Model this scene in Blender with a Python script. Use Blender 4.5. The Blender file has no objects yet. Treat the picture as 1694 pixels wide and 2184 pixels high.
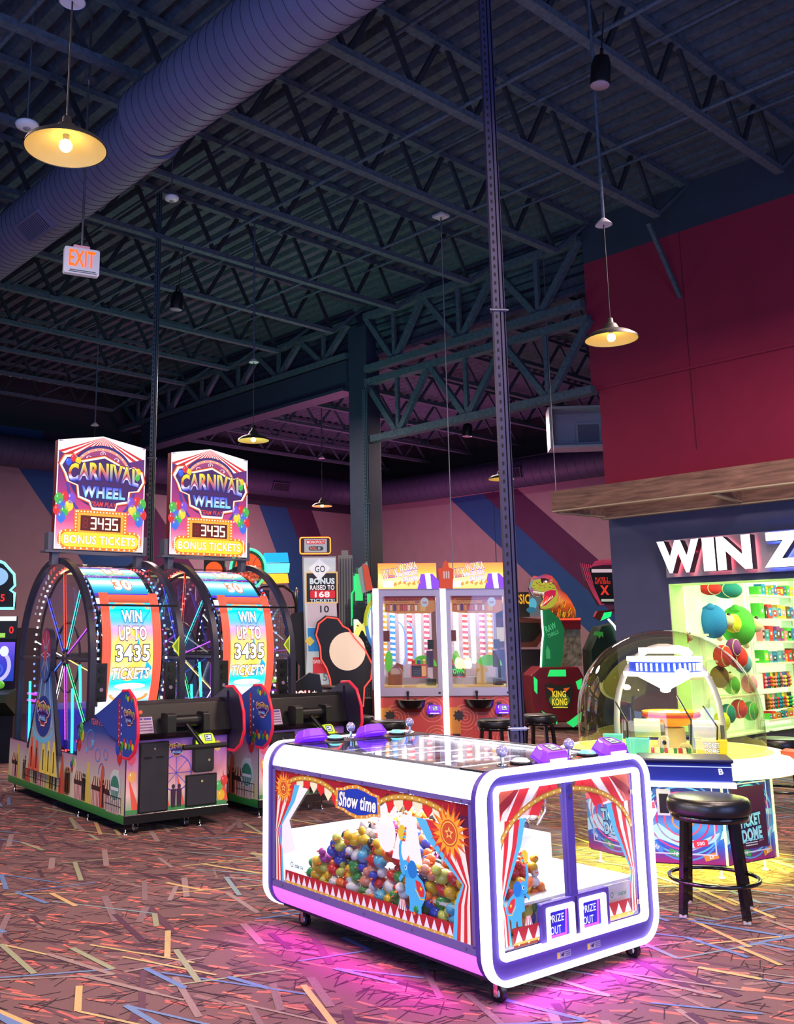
import bpy, math, random
from math import sin, cos, pi, radians
import numpy as np
random.seed(7)
C = bpy.context.scene.collection
SC = bpy.context.scene

# ------------------------------------------------------------------ camera, light, exposure
def V(*a): return np.array(a, float)
F_PX, PX, PY, PITCH, ROLL, AZ, CAM_H = 2062., 680., 955., .193, .0075, .715, 1.6
fw = V(sin(AZ)*cos(PITCH), cos(AZ)*cos(PITCH), sin(PITCH))
r0 = V(cos(AZ), -sin(AZ), 0); u0 = np.cross(r0, fw)
rv = r0*cos(ROLL)-u0*sin(ROLL); uv = r0*sin(ROLL)+u0*cos(ROLL)
cam_d = bpy.data.cameras.new('camera'); cam = bpy.data.objects.new('camera', cam_d); C.objects.link(cam)
import mathutils
mw = mathutils.Matrix([[rv[i], uv[i], -fw[i], (0, 0, CAM_H)[i]] for i in range(3)]+[[0, 0, 0, 1]])
cam.matrix_world = mw
cam_d.sensor_fit = 'VERTICAL'; cam_d.sensor_height = 24.0; cam_d.sensor_width = 24.0*1694/2184
cam_d.lens = 24.0*F_PX/2184
cam_d.shift_x = (847-PX)/2184; cam_d.shift_y = -(1092-PY)/2184
cam_d.clip_start = .05; cam_d.clip_end = 200
SC.camera = cam
SC.view_settings.view_transform = 'Standard'; SC.view_settings.look = 'None'
SC.view_settings.exposure = 0.0; SC.view_settings.gamma = 1.0; SC.view_settings.use_curve_mapping = False
SC.cycles.max_bounces = 8; SC.cycles.transparent_max_bounces = 24; SC.cycles.glossy_bounces = 3
SC.cycles.diffuse_bounces = 3; SC.cycles.sample_clamp_indirect = 4.0; SC.cycles.use_denoising = True
SC.cycles.caustics_reflective = False; SC.cycles.caustics_refractive = False
world = bpy.data.worlds.new('world'); SC.world = world; world.use_nodes = True
bg = world.node_tree.nodes['Background']; bg.inputs[0].default_value = (.26, .38, .62, 1); bg.inputs[1].default_value = .42
def lin(c): return tuple(((x/255)/12.92 if x/255 <= .04045 else ((x/255+.055)/1.055)**2.4) for x in c)
def light(name, kind, loc, energy, col, size=.1, rot=(0, 0, 0), parent=None, **kw):
    d = bpy.data.lights.new(name, kind); d.energy = energy; d.color = lin(col)
    if kind == 'AREA': d.size = size
    else: d.shadow_soft_size = size
    for k, v in kw.items(): setattr(d, k, v)
    o = bpy.data.objects.new(name, d); C.objects.link(o); o.location = loc; o.rotation_euler = rot
    if parent: o.parent = parent
    return o
# unseen area lamps added to brighten the hall, also behind and beside the camera
for i, (x, y, e) in enumerate([(1.5, 1.0, 330), (5.5, 1.2, 250), (1.0, 7.0, 260), (8.2, 3.4, 250), (8.8, 13.0, 300), (15, 12, 320), (14.5, 18, 320), (3.5, 15, 170)]):
    light('hall_fill', 'AREA', (x, y, 5.6), e, (255, 224, 214), 1.6, shape='DISK')
# unseen area lamps added for machine glow, coloured light aimed up at the roof
light('arcade_fill', 'AREA', (-3, 1, 1.5), 480, (130, 165, 235), 4, rot=(radians(125), 0, radians(-70)))
light('arcade_fill', 'AREA', (4, -3.5, 1.2), 400, (140, 160, 235), 4, rot=(radians(120), 0, 0))
light('arcade_fill', 'AREA', (9.0, 12.2, 2.6), 90, (120, 235, 190), 1.2, rot=(radians(180), 0, 0))
light('arcade_fill', 'AREA', (15.5, 16.5, 2.2), 240, (255, 130, 200), 3, rot=(radians(180), 0, 0))

# ------------------------------------------------------------------ materials
MATS = {}
def mat(name, col, rough=.5, metal=0., emit=0., ecol=None, bump=0., bscale=40., noise=0., nscale=8., coat=0.):
    if name in MATS: return MATS[name]
    m = bpy.data.materials.new(name); m.use_nodes = True; nt = m.node_tree; b = nt.nodes['Principled BSDF']
    b.inputs['Base Color'].default_value = (*lin(col), 1); b.inputs['Roughness'].default_value = rough
    b.inputs['Metallic'].default_value = metal; b.inputs['Coat Weight'].default_value = coat
    if emit:
        b.inputs['Emission Color'].default_value = (*lin(ecol or col), 1); b.inputs['Emission Strength'].default_value = emit
    tc = nt.nodes.new('ShaderNodeTexCoord')
    if noise:
        n = nt.nodes.new('ShaderNodeTexNoise'); n.inputs['Scale'].default_value = nscale; n.inputs['Detail'].default_value = 4
        nt.links.new(tc.outputs['Object'], n.inputs['Vector'])
        r = nt.nodes.new('ShaderNodeMapRange'); r.inputs[1].default_value = .3; r.inputs[2].default_value = .7
        r.inputs[3].default_value = 1-noise; r.inputs[4].default_value = 1+noise
        nt.links.new(n.outputs[0], r.inputs[0])
        mx = nt.nodes.new('ShaderNodeVectorMath'); mx.operation = 'SCALE'; mx.inputs[0].default_value = lin(col)
        nt.links.new(r.outputs[0], mx.inputs['Scale']); nt.links.new(mx.outputs[0], b.inputs['Base Color'])
    if bump:
        n = nt.nodes.new('ShaderNodeTexNoise'); n.inputs['Scale'].default_value = bscale; n.inputs['Detail'].default_value = 5
        nt.links.new(tc.outputs['Object'], n.inputs['Vector'])
        bp = nt.nodes.new('ShaderNodeBump'); bp.inputs['Strength'].default_value = bump; bp.inputs['Distance'].default_value = .02
        nt.links.new(n.outputs[0], bp.inputs['Height']); nt.links.new(bp.outputs[0], b.inputs['Normal'])
    MATS[name] = m; return m
def glass(name, tint, edge=.55, base=.05):
    if name in MATS: return MATS[name]
    m = bpy.data.materials.new(name); m.use_nodes = True; nt = m.node_tree; nt.nodes.clear()
    out = nt.nodes.new('ShaderNodeOutputMaterial'); mx = nt.nodes.new('ShaderNodeMixShader')
    t = nt.nodes.new('ShaderNodeBsdfTransparent'); t.inputs[0].default_value = (*tint, 1)
    g = nt.nodes.new('ShaderNodeBsdfGlossy'); g.inputs['Roughness'].default_value = .02
    lw = nt.nodes.new('ShaderNodeLayerWeight'); lw.inputs[0].default_value = .35
    mr = nt.nodes.new('ShaderNodeMapRange'); mr.inputs[3].default_value = base; mr.inputs[4].default_value = edge
    pw = nt.nodes.new('ShaderNodeMath'); pw.operation = 'POWER'; pw.inputs[1].default_value = 2.0
    nt.links.new(lw.outputs['Facing'], pw.inputs[0]); nt.links.new(pw.outputs[0], mr.inputs[0])
    nt.links.new(mr.outputs[0], mx.inputs[0])
    nt.links.new(t.outputs[0], mx.inputs[1]); nt.links.new(g.outputs[0], mx.inputs[2]); nt.links.new(mx.outputs[0], out.inputs[0])
    MATS[name] = m; return m
def artmat(name, emit=0., rough=.45, noise=0., nscale=120.):
    if name in MATS: return MATS[name]
    m = bpy.data.materials.new(name); m.use_nodes = True; nt = m.node_tree; b = nt.nodes['Principled BSDF']
    a = nt.nodes.new('ShaderNodeVertexColor'); a.layer_name = 'Col'
    src = a.outputs[0]
    if noise:
        tc = nt.nodes.new('ShaderNodeTexCoord'); n = nt.nodes.new('ShaderNodeTexNoise'); n.inputs['Scale'].default_value = nscale
        n.inputs['Detail'].default_value = 3
        nt.links.new(tc.outputs['Object'], n.inputs['Vector'])
        r = nt.nodes.new('ShaderNodeMapRange'); r.inputs[1].default_value = .3; r.inputs[2].default_value = .7
        r.inputs[3].default_value = 1-noise; r.inputs[4].default_value = 1+noise; nt.links.new(n.outputs[0], r.inputs[0])
        mx = nt.nodes.new('ShaderNodeVectorMath'); mx.operation = 'SCALE'; nt.links.new(src, mx.inputs[0])
        nt.links.new(r.outputs[0], mx.inputs['Scale']); src = mx.outputs[0]
    if emit > .5:
        dk = nt.nodes.new('ShaderNodeVectorMath'); dk.operation = 'SCALE'; dk.inputs['Scale'].default_value = .35; nt.links.new(src, dk.inputs[0]); nt.links.new(dk.outputs[0], b.inputs['Base Color'])
    else: nt.links.new(src, b.inputs['Base Color'])
    b.inputs['Roughness'].default_value = rough
    if emit:
        nt.links.new(src, b.inputs['Emission Color']); b.inputs['Emission Strength'].default_value = emit
    MATS[name] = m; return m

# ------------------------------------------------------------------ mesh helpers
def tag(o, label=None, cat=None, group=None, kind=None):
    if label: o['label'] = label
    if cat: o['category'] = cat
    if group: o['group'] = group
    if kind: o['kind'] = kind
    return o
def empty(name, loc=(0, 0, 0), rz=0., label=None, cat=None, group=None, kind=None):
    o = bpy.data.objects.new(name, None); C.objects.link(o); o.location = loc; o.rotation_euler = (0, 0, rz)
    o.empty_display_size = .1
    return tag(o, label, cat, group, kind)
def norm(v): v = np.array(v, float); return v/max(np.linalg.norm(v), 1e-9)
class M:
    def __init__(s): s.v = []; s.f = []; s.m = []; s.sm = []; s.mats = []; s.T = None
    def mi(s, m):
        if m not in s.mats: s.mats.append(m)
        return s.mats.index(m)
    def add(s, vs, fs, m, smooth=False):
        k = len(s.v); i = s.mi(m)
        for p in vs:
            p = V(*p)
            if s.T: p = s.T(p)
            s.v.append(tuple(p))
        for f in fs: s.f.append(tuple(k+j for j in f)); s.m.append(i); s.sm.append(smooth)
        return s
    def box(s, x0, x1, y0, y1, z0, z1, m):
        return s.add([(x0, y0, z0), (x1, y0, z0), (x1, y1, z0), (x0, y1, z0), (x0, y0, z1), (x1, y0, z1), (x1, y1, z1), (x0, y1, z1)],
                     [(0, 3, 2, 1), (4, 5, 6, 7), (0, 1, 5, 4), (1, 2, 6, 5), (2, 3, 7, 6), (3, 0, 4, 7)], m)
    def bar(s, a, b, w, h, m, up=(0, 0, 1)):
        a, b = V(*a), V(*b); d = norm(b-a); x = np.cross(d, up)
        if np.linalg.norm(x) < 1e-4: x = np.cross(d, (0, 1, 0))
        x = norm(x)*w/2; y = norm(np.cross(x, d))*h/2
        vs = [a-x-y, a+x-y, a+x+y, a-x+y, b-x-y, b+x-y, b+x+y, b-x+y]
        return s.add(vs, [(0, 3, 2, 1), (4, 5, 6, 7), (0, 1, 5, 4), (1, 2, 6, 5), (2, 3, 7, 6), (3, 0, 4, 7)], m)
    def tube(s, pts, r, m, n=8, closed=False):
        P = [V(*p) for p in pts]; N = len(P); rs = r if isinstance(r, (list, tuple)) else [r]*N
        vs = []; ref = None
        for i in range(N):
            if closed: d = P[(i+1) % N]-P[i-1]
            else: d = P[min(i+1, N-1)]-P[max(i-1, 0)]
            d = norm(d)
            if ref is None: ref = norm(np.cross(d, (0, 0, 1) if abs(d[2]) < .9 else (1, 0, 0)))
            x = norm(ref-d*(ref@d)); ref = x; y = np.cross(d, x)
            for k in range(n):
                a = 2*pi*k/n; vs.append(P[i]+(x*cos(a)+y*sin(a))*rs[i])
        fs = []
        for i in range(N if closed else N-1):
            for k in range(n):
                a, b = i*n+k, i*n+(k+1) % n; c, d2 = ((i+1) % N)*n+(k+1) % n, ((i+1) % N)*n+k
                fs.append((a, b, c, d2))
        s.add(vs, fs, m, n > 4)
        if not closed:
            s.add(vs[:n], [tuple(reversed(range(n)))], m); s.add(vs[-n:], [tuple(range(n))], m)
        return s
    def cyl(s, a, b, r, m, n=16, r2=None): return s.tube([a, b], [r, r if r2 is None else r2], m, n)
    def lathe(s, prof, m, n=32, c=(0, 0, 0), a0=0, a1=2*pi, flip=False):
        full = abs(a1-a0-2*pi) < 1e-6; K = n if full else n+1
        vs = []; L = len(prof)
        for k in range(K):
            a = a0+(a1-a0)*k/n
            for r, z in prof: vs.append((c[0]+r*cos(a), c[1]+r*sin(a), c[2]+z))
        fs = []
        for k in range(n):
            k2 = (k+1) % K
            for j in range(L-1):
                f = (k*L+j, k2*L+j, k2*L+j+1, k*L+j+1); fs.append(tuple(reversed(f)) if flip else f)
        return s.add(vs, fs, m, True)
    def prism(s, poly, fa, fb, m, smooth=False):  # poly: 2D points; fa/fb map (u,v)->xyz for the two ends
        n = len(poly); A = [fa(*p) for p in poly]; B = [fb(*p) for p in poly]
        s.add(A+B, [tuple(range(n)), tuple(reversed(range(n, 2*n)))], m)
        k = len(s.v)-2*n; i = s.mi(m)
        for j in range(n):
            j2 = (j+1) % n; s.f.append((k+j, k+n+j, k+n+j2, k+j2)); s.m.append(i); s.sm.append(smooth)
        return s
    def px(s, poly, x0, x1, m): return s.prism(poly, lambda u, v: (x0, u, v), lambda u, v: (x1, u, v), m)
    def py(s, poly, y0, y1, m): return s.prism(poly, lambda u, v: (u, y0, v), lambda u, v: (u, y1, v), m)
    def pz(s, poly, z0, z1, m): return s.prism(poly, lambda u, v: (u, v, z0), lambda u, v: (u, v, z1), m)
    def sph(s, c, r, m, n=12, h=8, sc=(1, 1, 1)):
        vs = [(c[0], c[1], c[2]+r*sc[2])]; fs = []
        for i in range(1, h):
            t = pi*i/h
            for k in range(n):
                a = 2*pi*k/n; vs.append((c[0]+r*sc[0]*sin(t)*cos(a), c[1]+r*sc[1]*sin(t)*sin(a), c[2]+r*sc[2]*cos(t)))
        vs.append((c[0], c[1], c[2]-r*sc[2])); e = len(vs)-1
        for k in range(n): fs.append((0, 1+k, 1+(k+1) % n)); fs.append((e, e-n+(k+1) % n, e-n+k))
        for i in range(h-2):
            for k in range(n):
                a = 1+i*n+k; b = 1+i*n+(k+1) % n; fs.append((a, a+n, b+n, b))
        return s.add(vs, fs, m, True)
    def ribbon(s, pts, fo, w0, w1, m, closed=True, smooth=False):
        # a flat band: outline pts (2D) extruded between two widths; fo(u,v,w)->xyz
        n = len(pts); vs = [fo(p[0], p[1], w0) for p in pts]+[fo(p[0], p[1], w1) for p in pts]
        fs = [(j, (j+1) % n, n+(j+1) % n, n+j) for j in range(n if closed else n-1)]
        return s.add(vs, fs, m, smooth)
    def frame(s, outer, inner, fa, fb, m):  # ring between two outlines of equal length, with depth
        n = len(outer)
        vs = [fa(*p) for p in outer]+[fa(*p) for p in inner]+[fb(*p) for p in outer]+[fb(*p) for p in inner]
        fs = []
        for j in range(n):
            k = (j+1) % n
            fs += [(j, k, n+k, n+j), (2*n+j, 3*n+j, 3*n+k, 2*n+k), (j, 2*n+j, 2*n+k, k), (n+j, n+k, 3*n+k, 3*n+j)]
        return s.add(vs, fs, m)
    def obj(s, name, parent=None, loc=None, rz=None, bevel=0, auto=False):
        me = bpy.data.meshes.new(name); me.from_pydata(s.v, [], s.f)
        for m in s.mats: me.materials.append(m)
        me.polygons.foreach_set('material_index', s.m); me.polygons.foreach_set('use_smooth', s.sm); me.update()
        o = bpy.data.objects.new(name, me); C.objects.link(o)
        if parent: o.parent = parent
        if loc is not None: o.location = loc
        if rz is not None: o.rotation_euler = (0, 0, rz)
        if bevel:
            b = o.modifiers.new('bevel', 'BEVEL'); b.width = bevel; b.segments = 2; b.limit_method = 'ANGLE'
        return o
def copy_tree(o, parent=None):
    c = o.copy(); C.objects.link(c)
    if parent: c.parent = parent
    for ch in list(o.children): copy_tree(ch, c)
    return c
def rrect(x0, y0, x1, y1, r, n=6):
    P = []
    for cx, cy, a in ((x1-r, y1-r, 0), (x0+r, y1-r, 90), (x0+r, y0+r, 180), (x1-r, y0+r, 270)):
        for i in range(n+1): t = radians(a+90*i/n); P.append((cx+r*cos(t), cy+r*sin(t)))
    return P
def ellp(cx, cy, rx, ry, n=24, a0=0, a1=360): return [(cx+rx*cos(radians(a0+(a1-a0)*i/n)), cy+ry*sin(radians(a0+(a1-a0)*i/n))) for i in range(n+(a1-a0 != 360))]
TXT = {}
def textgeo(st, bold):
    k = (st, bold)
    if k not in TXT:
        c = bpy.data.curves.new('lettering', 'FONT'); c.body = st; c.offset = bold; c.resolution_u = 3; c.space_character = 1.06
        o = bpy.data.objects.new('lettering', c); me = bpy.data.meshes.new_from_object(o)
        vs = np.array([v.co[:2] for v in me.vertices]) if len(me.vertices) else np.zeros((0, 2))
        fs = [tuple(p.vertices) for p in me.polygons]
        bpy.data.objects.remove(o); bpy.data.curves.remove(c); bpy.data.meshes.remove(me)
        TXT[k] = (vs, fs)
    return TXT[k]
class Art:
    """printed or backlit artwork: flat coloured shapes laid over one another on a surface"""
    def __init__(s): s.v = []; s.f = []; s.c = []
    def poly(s, pts, col, L=0):
        k = len(s.v); s.v += [(p[0], p[1], L) for p in pts]; s.f.append(tuple(range(k, k+len(pts))))
        s.c.append([col]*len(pts) if not isinstance(col, list) else col); return s
    def rect(s, x0, y0, x1, y1, col, L=0, cols=None, nx=1, ny=1):
        # cols: list of colours bottom -> top
        cols = cols or [col, col]; ny = max(ny, len(cols)-1)
        def cc(t):
            t = t*(len(cols)-1); i = min(int(t), len(cols)-2); f = t-i
            return tuple(cols[i][q]*(1-f)+cols[i+1][q]*f for q in range(3))
        for j in range(ny):
            for i in range(nx):
                xa, xb = x0+(x1-x0)*i/nx, x0+(x1-x0)*(i+1)/nx; ya, yb = y0+(y1-y0)*j/ny, y0+(y1-y0)*(j+1)/ny
                a, b = cc(j/ny), cc((j+1)/ny)
                s.poly([(xa, ya), (xb, ya), (xb, yb), (xa, yb)], [a, a, b, b], L)
        return s
    def ell(s, cx, cy, rx, ry, col, L=0, n=20, a0=0, a1=360): return s.poly(ellp(cx, cy, rx, ry, n, a0, a1), col, L)
    def ring(s, cx, cy, rx, ry, w, col, L=0, n=28, a0=0, a1=360):
        o = ellp(cx, cy, rx, ry, n, a0, a1+(0 if a1-a0 != 360 else 0)); i = ellp(cx, cy, rx-w, ry-w, n, a0, a1)
        m = len(o)
        for k in range(n): s.poly([o[k % m], o[(k+1) % m], i[(k+1) % m], i[k % m]], col, L)
        return s
    def line(s, pts, w, col, L=0, closed=False):
        P = [V(*p) for p in pts]; N = len(P)
        for i in range(N if closed else N-1):
            a, b = P[i], P[(i+1) % N]; d = norm(b-a); n = V(-d[1], d[0])*w/2; e = d*w*.3
            s.poly([tuple(a-n-e), tuple(b-n+e), tuple(b+n+e), tuple(a+n-e)], col, L)
        return s
    def star(s, cx, cy, r1, r2, n, col, L=0, a=90):
        return s.poly([(cx+(r1 if k % 2 == 0 else r2)*cos(radians(a+180*k/n)), cy+(r1 if k % 2 == 0 else r2)*sin(radians(a+180*k/n))) for k in range(2*n)], col, L)
    def balloon(s, cx, cy, r, col, L=0):
        s.ell(cx, cy, r*.82, r, col, L, 16); s.poly([(cx-r*.15, cy-r*1.2), (cx+r*.15, cy-r*1.2), (cx, cy-r*.9)], col, L)
        s.ell(cx-r*.3, cy+r*.38, r*.14, r*.24, tuple(min(255, q+90) for q in col), L+1, 8); return s
    def text(s, st, cx, cy, h, col, L=0, w=None, bold=.02, shear=0., col2=None, arc=0., outline=None, rot=0.):
        if outline: s.text(st, cx, cy, h, outline[0], L, w, bold+outline[1], shear, None, arc, None, rot); L += 1
        vs, fs = textgeo(st, bold); base, _ = textgeo(st, 0.0)
        if not len(vs): return s
        x0, x1 = base[:, 0].min(), base[:, 0].max(); y0, y1 = base[:, 1].min(), base[:, 1].max()
        sy = h/max(y1-y0, 1e-6); sx = (w/max(x1-x0, 1e-6)) if w else sy
        out = []; mir = -1 if getattr(s, 'mir', False) else 1
        for x, y in vs:
            X = (x-(x0+x1)/2)*sx*1.0; Y = (y-(y0+y1)/2)*sy; X += shear*Y; Y += arc*(1-(X/((x1-x0)*sx/2))**2) if arc else 0
            if rot: X, Y = X*cos(rot)-Y*sin(rot), X*sin(rot)+Y*cos(rot)
            out.append((cx+mir*X, cy+Y, L))
        k = len(s.v); s.v += out
        for f in fs:
            s.f.append(tuple(k+j for j in f))
            if col2 is None: s.c.append([col]*len(f))
            else:
                cl = []
                for j in f:
                    t = min(1, max(0, (vs[j][1]-y0)/(y1-y0))); cs = [col]+(col2 if isinstance(col2, list) else [col2])
                    tt = t*(len(cs)-1); i = min(int(tt), len(cs)-2); fr = tt-i
                    cl.append(tuple(cs[i][q]*(1-fr)+cs[i+1][q]*fr for q in range(3)))
                s.c.append(cl)
        return s
    def obj(s, name, parent, fmap, m, step=.0008):
        me = bpy.data.meshes.new(name); me.from_pydata([tuple(fmap(x, y, L*step)) for x, y, L in s.v], [], s.f); me.materials.append(m)
        ca = me.color_attributes.new('Col', 'FLOAT_COLOR', 'CORNER'); arr = []
        for cl in s.c:
            for c in cl: arr += [*lin([max(0, q) for q in c]), 1.]
        ca.data.foreach_set('color', arr); me.update()
        o = bpy.data.objects.new(name, me); C.objects.link(o)
        if parent: o.parent = parent
        return o
def plane(o, eu, ev, en=None):
    o, eu, ev = V(*o), V(*eu), V(*ev); en = np.cross(eu, ev) if en is None else V(*en)
    return lambda u, v, d: o+eu*u+ev*v+en*d
ART = artmat('printed_art'); ARTL = artmat('dim_lit_art', .35); ARTM = artmat('backlit_art', 1.0); ARTH = artmat('bright_screen', 1.6)
BLACK = mat('black_plastic', (16, 16, 20), .4); BLACKM = mat('black_metal', (22, 22, 27), .35, .3); DARK = mat('dark_panel', (38, 36, 46), .5)
CHROME = mat('chrome', (210, 210, 215), .15, 1.); STEEL = mat('brushed_steel', (150, 152, 158), .35, .9); WHITE = mat('white_plastic', (225, 225, 228), .4)
LEDW = mat('white_led', (255, 255, 255), .5, emit=3., ecol=(245, 240, 255)); LEDP = mat('magenta_led', (240, 110, 250), .5, emit=1.8, ecol=(235, 90, 255))
LEDY = mat('warm_white_led', (255, 255, 210), .5, emit=4., ecol=(252, 255, 205)); LEDV = mat('violet_led', (110, 40, 230), .4, emit=1.1, ecol=(105, 35, 235))
LEDC = mat('cyan_led', (60, 235, 235), .5, emit=2.2); LEDR = mat('red_led', (255, 60, 40), .5, emit=2.5); LEDG = mat('green_led', (30, 230, 120), .5, emit=1.0)
LEDB = mat('blue_led', (50, 70, 255), .5, emit=2.5); LEDM = mat('violet_white_led', (240, 220, 255), .5, emit=2.5, ecol=(225, 190, 255))
STRUT = mat('painted_strut', (50, 45, 76), .6); STRUTG = mat('galvanised_strut', (66, 82, 92), .5, .3)
BOXK = mat('slot_hole_dark', (6, 6, 9), .8)

# ------------------------------------------------------------------ the setting
# carpet: woven pattern of strokes over a brown ground
fl = Art(); fl.rect(-6, -6, 22, 22, (104, 74, 76), 0, nx=2, ny=2)
def infloor(x, y):
    p = V(x, y, -CAM_H); t = p@fw
    if t < 2.0: return False
    return -420 < PX+F_PX*(p@rv)/t < 2500 and PY-F_PX*(p@uv)/t < 2700
def stroke(x, y, L, w, a, col, z, jag=0):
    d = V(cos(a), sin(a)); n = V(-d[1], d[0]); c = V(x, y)
    fl.poly([tuple(c-d*L/2-n*w/2), tuple(c+d*L/2-n*w/2*(1-jag)), tuple(c+d*L/2+n*w/2), tuple(c-d*L/2+n*w/2*(1-jag))], col, z)
rr = random.Random(3)
def scatter(dens, fn, far=99):
    n = int(dens*18*17)
    for _ in range(n):
        x, y = rr.uniform(0.5, 18.5), rr.uniform(0.0, 17.2)
        if infloor(x, y) and x+y < far: fn(x, y)
D = radians
def jl_(z): return z+rr.random()*.9
scatter(62, lambda x, y: stroke(x, y, rr.uniform(.06, .17), rr.uniform(.018, .042), D(rr.gauss(-68, 12)), rr.choice([(200, 100, 88), (176, 90, 84), (210, 114, 96), (150, 84, 84), (138, 84, 84)]), jl_(1), .65), 24)
scatter(26, lambda x, y: stroke(x, y, rr.uniform(.1, .35), rr.uniform(.02, .05), D(rr.gauss(-68, 18)), rr.choice([(62, 34, 50), (74, 42, 56), (128, 98, 96), (88, 58, 70)]), jl_(2), .5), 24)
scatter(125, lambda x, y: stroke(x, y, rr.uniform(.06, .18), .0062, D(rr.choice([rr.gauss(-70, 8), rr.gauss(-15, 10), rr.gauss(18, 14)])), (44, 24, 36), jl_(3), .3), 16)
scatter(4.6, lambda x, y: stroke(x, y, rr.uniform(.25, .65), rr.uniform(.03, .045), D(rr.gauss(-116, 9)), rr.choice([(72, 40, 62), (84, 50, 66), (136, 112, 112), (118, 92, 98)]), jl_(4)))
LC = [(186, 152, 104), (180, 158, 108), (98, 122, 162), (88, 112, 158), (136, 140, 112), (116, 134, 140), (138, 116, 112)]
def bolt(x, y):
    c = rr.choice(LC); c2 = rr.choice([c, c, (186, 156, 104), (92, 116, 162), (136, 140, 112)])
    a = D(rr.choice([rr.gauss(-17, 4), rr.gauss(-37, 4), rr.gauss(-68, 5), rr.gauss(-68, 5)])); L1 = rr.uniform(.4, .8); stroke(x, y, L1, .018, a, c, jl_(5))
    if rr.random() < .85:
        L = rr.uniform(.25, .6); a2 = D(rr.choice([rr.gauss(-112, 7), rr.gauss(-84, 5)])); e = V(x, y)+V(cos(a), sin(a))*rr.choice([-.5, .5])*L1*rr.choice([1, 1, .5])
        m = e-V(cos(a2), sin(a2))*L/2*rr.choice([-1, 1]); stroke(m[0], m[1], L, .032, a2, c2, jl_(6))
scatter(4.0, bolt)
floor = fl.obj('floor', None, lambda u, v, d: (u, v, d), artmat('carpet', 0, .95, .35, 260.), step=.0005); tag(floor, kind='structure')

DECK = mat('painted_deck', (66, 76, 92), .85, noise=.28, nscale=14, bump=.5, bscale=60)
WEB = mat('shaded_joist_web', (30, 35, 46), .85, noise=.3, nscale=20)  # webs darker than the chords: their shade is put into the colour
JST = mat('painted_joist', (70, 82, 98), .85, noise=.3, nscale=20, bump=.5, bscale=70)  # colour lightened so the bottom chords look lit
ZD = 7.72
cl = M(); prof = []; x = -5.0
while x < 20.4: prof += [(x, ZD), (x+.035, ZD+.085), (x+.1, ZD+.085), (x+.135, ZD)]; x += .25
prof.append((20.4, ZD))
vs = [(p[0], -3, p[1]) for p in prof]+[(p[0], 21.7, p[1]) for p in prof]; n = len(prof)
cl.add(vs, [(i, n+i, n+i+1, i+1) for i in range(n-1)], DECK)
cl.add([(-5, -3, 8), (20.4, -3, 8), (20.4, 21.7, 8), (-5, 21.7, 8)], [(0, 1, 2, 3)], DECK)
tag(cl.obj('ceiling'), kind='structure')

WALLP = artmat('painted_wall', 0, .9, .05, 3.)
PINK, BLU, MAR = (150, 122, 132), (34, 74, 128), (78, 34, 72)
wl = Art(); wl.rect(-5, 0, 20, 7.7, PINK, 0)
def band(A, u0, u1, z0, z1, slope, col, L=1): A.poly([(u0+slope*(z0-z1), z0), (u1+slope*(z0-z1), z0), (u1, z1), (u0, z1)], col, L)
band(wl, 16.4, 17.4, 0, 5.3, -.48, BLU); band(wl, 17.4, 18.35, 0, 5.3, -.48, MAR)
band(wl, 9.2, 10.9, 0, 5.7, -.82, BLU); band(wl, 10.9, 12.4, 0, 5.7, -.82, MAR)
wl.rect(-5, 5.9, 9.9, 6.5, (24, 60, 106), 2); wl.rect(9.9, 5.9, 20, 6.5, (56, 34, 56), 2); wl.rect(-5, 6.5, 20, 7.7, (38, 36, 48), 2)
wl.rect(12.5, 5.25, 20, 5.95, (50, 40, 60), 2)
tag(wl.obj('wall_back', None, plane((0, 21.5, 0), (1, 0, 0), (0, 0, 1), (0, -1, 0)), WALLP, .002), kind='structure')
wr = Art(); wr.rect(-3, 0, 21.5, 7.7, PINK, 0)
band(wr, 16.4, 17.55, 0, 5.3, 1.15, BLU); band(wr, 15.25, 16.4, 0, 5.3, 1.15, MAR); wr.rect(-3, 6.1, 21.5, 7.7, (38, 36, 48), 2)
wr.rect(16.02, 0, 16.04, 5.4, (30, 55, 100), 3)
tag(wr.obj('wall_right', None, plane((20, 0, 0), (0, 1, 0), (0, 0, 1), (-1, 0, 0)), WALLP, .002), kind='structure')

# prize store front wall with its opening
RED = mat('red_wall', (140, 22, 58), .85, noise=.06, nscale=2); NAVY = mat('navy_upper_wall', (44, 52, 72), .9, noise=.08, nscale=3)
SLATE = mat('slate_wall', (70, 76, 108), .85, noise=.05, nscale=4); LILAC = mat('lavender_lit_jamb', (130, 105, 150), .8)  # jamb: lavender light put into its colour
w = M()
w.box(12, 12.3, -3, 7.73, 7.05, ZD, NAVY); w.box(12, 12.3, -3, 7.73, 5.1, 7.05, RED); w.box(12.02, 12.3, -3, 7.62, 3.3, 5.1, RED)
w.box(12.02, 12.3, -3, 7.6, 2.25, 3.3, SLATE); w.box(12.02, 12.3, 6.76, 7.6, 0, 2.25, SLATE)
w.box(12.3, 20, 7.45, 7.6, 0, ZD, SLATE)
w.box(11.985, 12, -3, 7.73, 5.09, 5.13, RED)
w.box(12.0, 12.3, 6.74, 6.76, 0, 2.25, LILAC)
seam = mat('seam_dark', (84, 14, 36), .9); w.box(11.995, 12.0, 6.195, 6.202, 4.0, 7.05, seam)
tag(w.obj('wall_store'), kind='structure')
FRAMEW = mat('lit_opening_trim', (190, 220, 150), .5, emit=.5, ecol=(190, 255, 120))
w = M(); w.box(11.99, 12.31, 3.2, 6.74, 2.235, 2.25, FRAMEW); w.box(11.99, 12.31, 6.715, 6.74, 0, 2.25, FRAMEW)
tag(w.obj('trim_1'), kind='structure')
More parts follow.
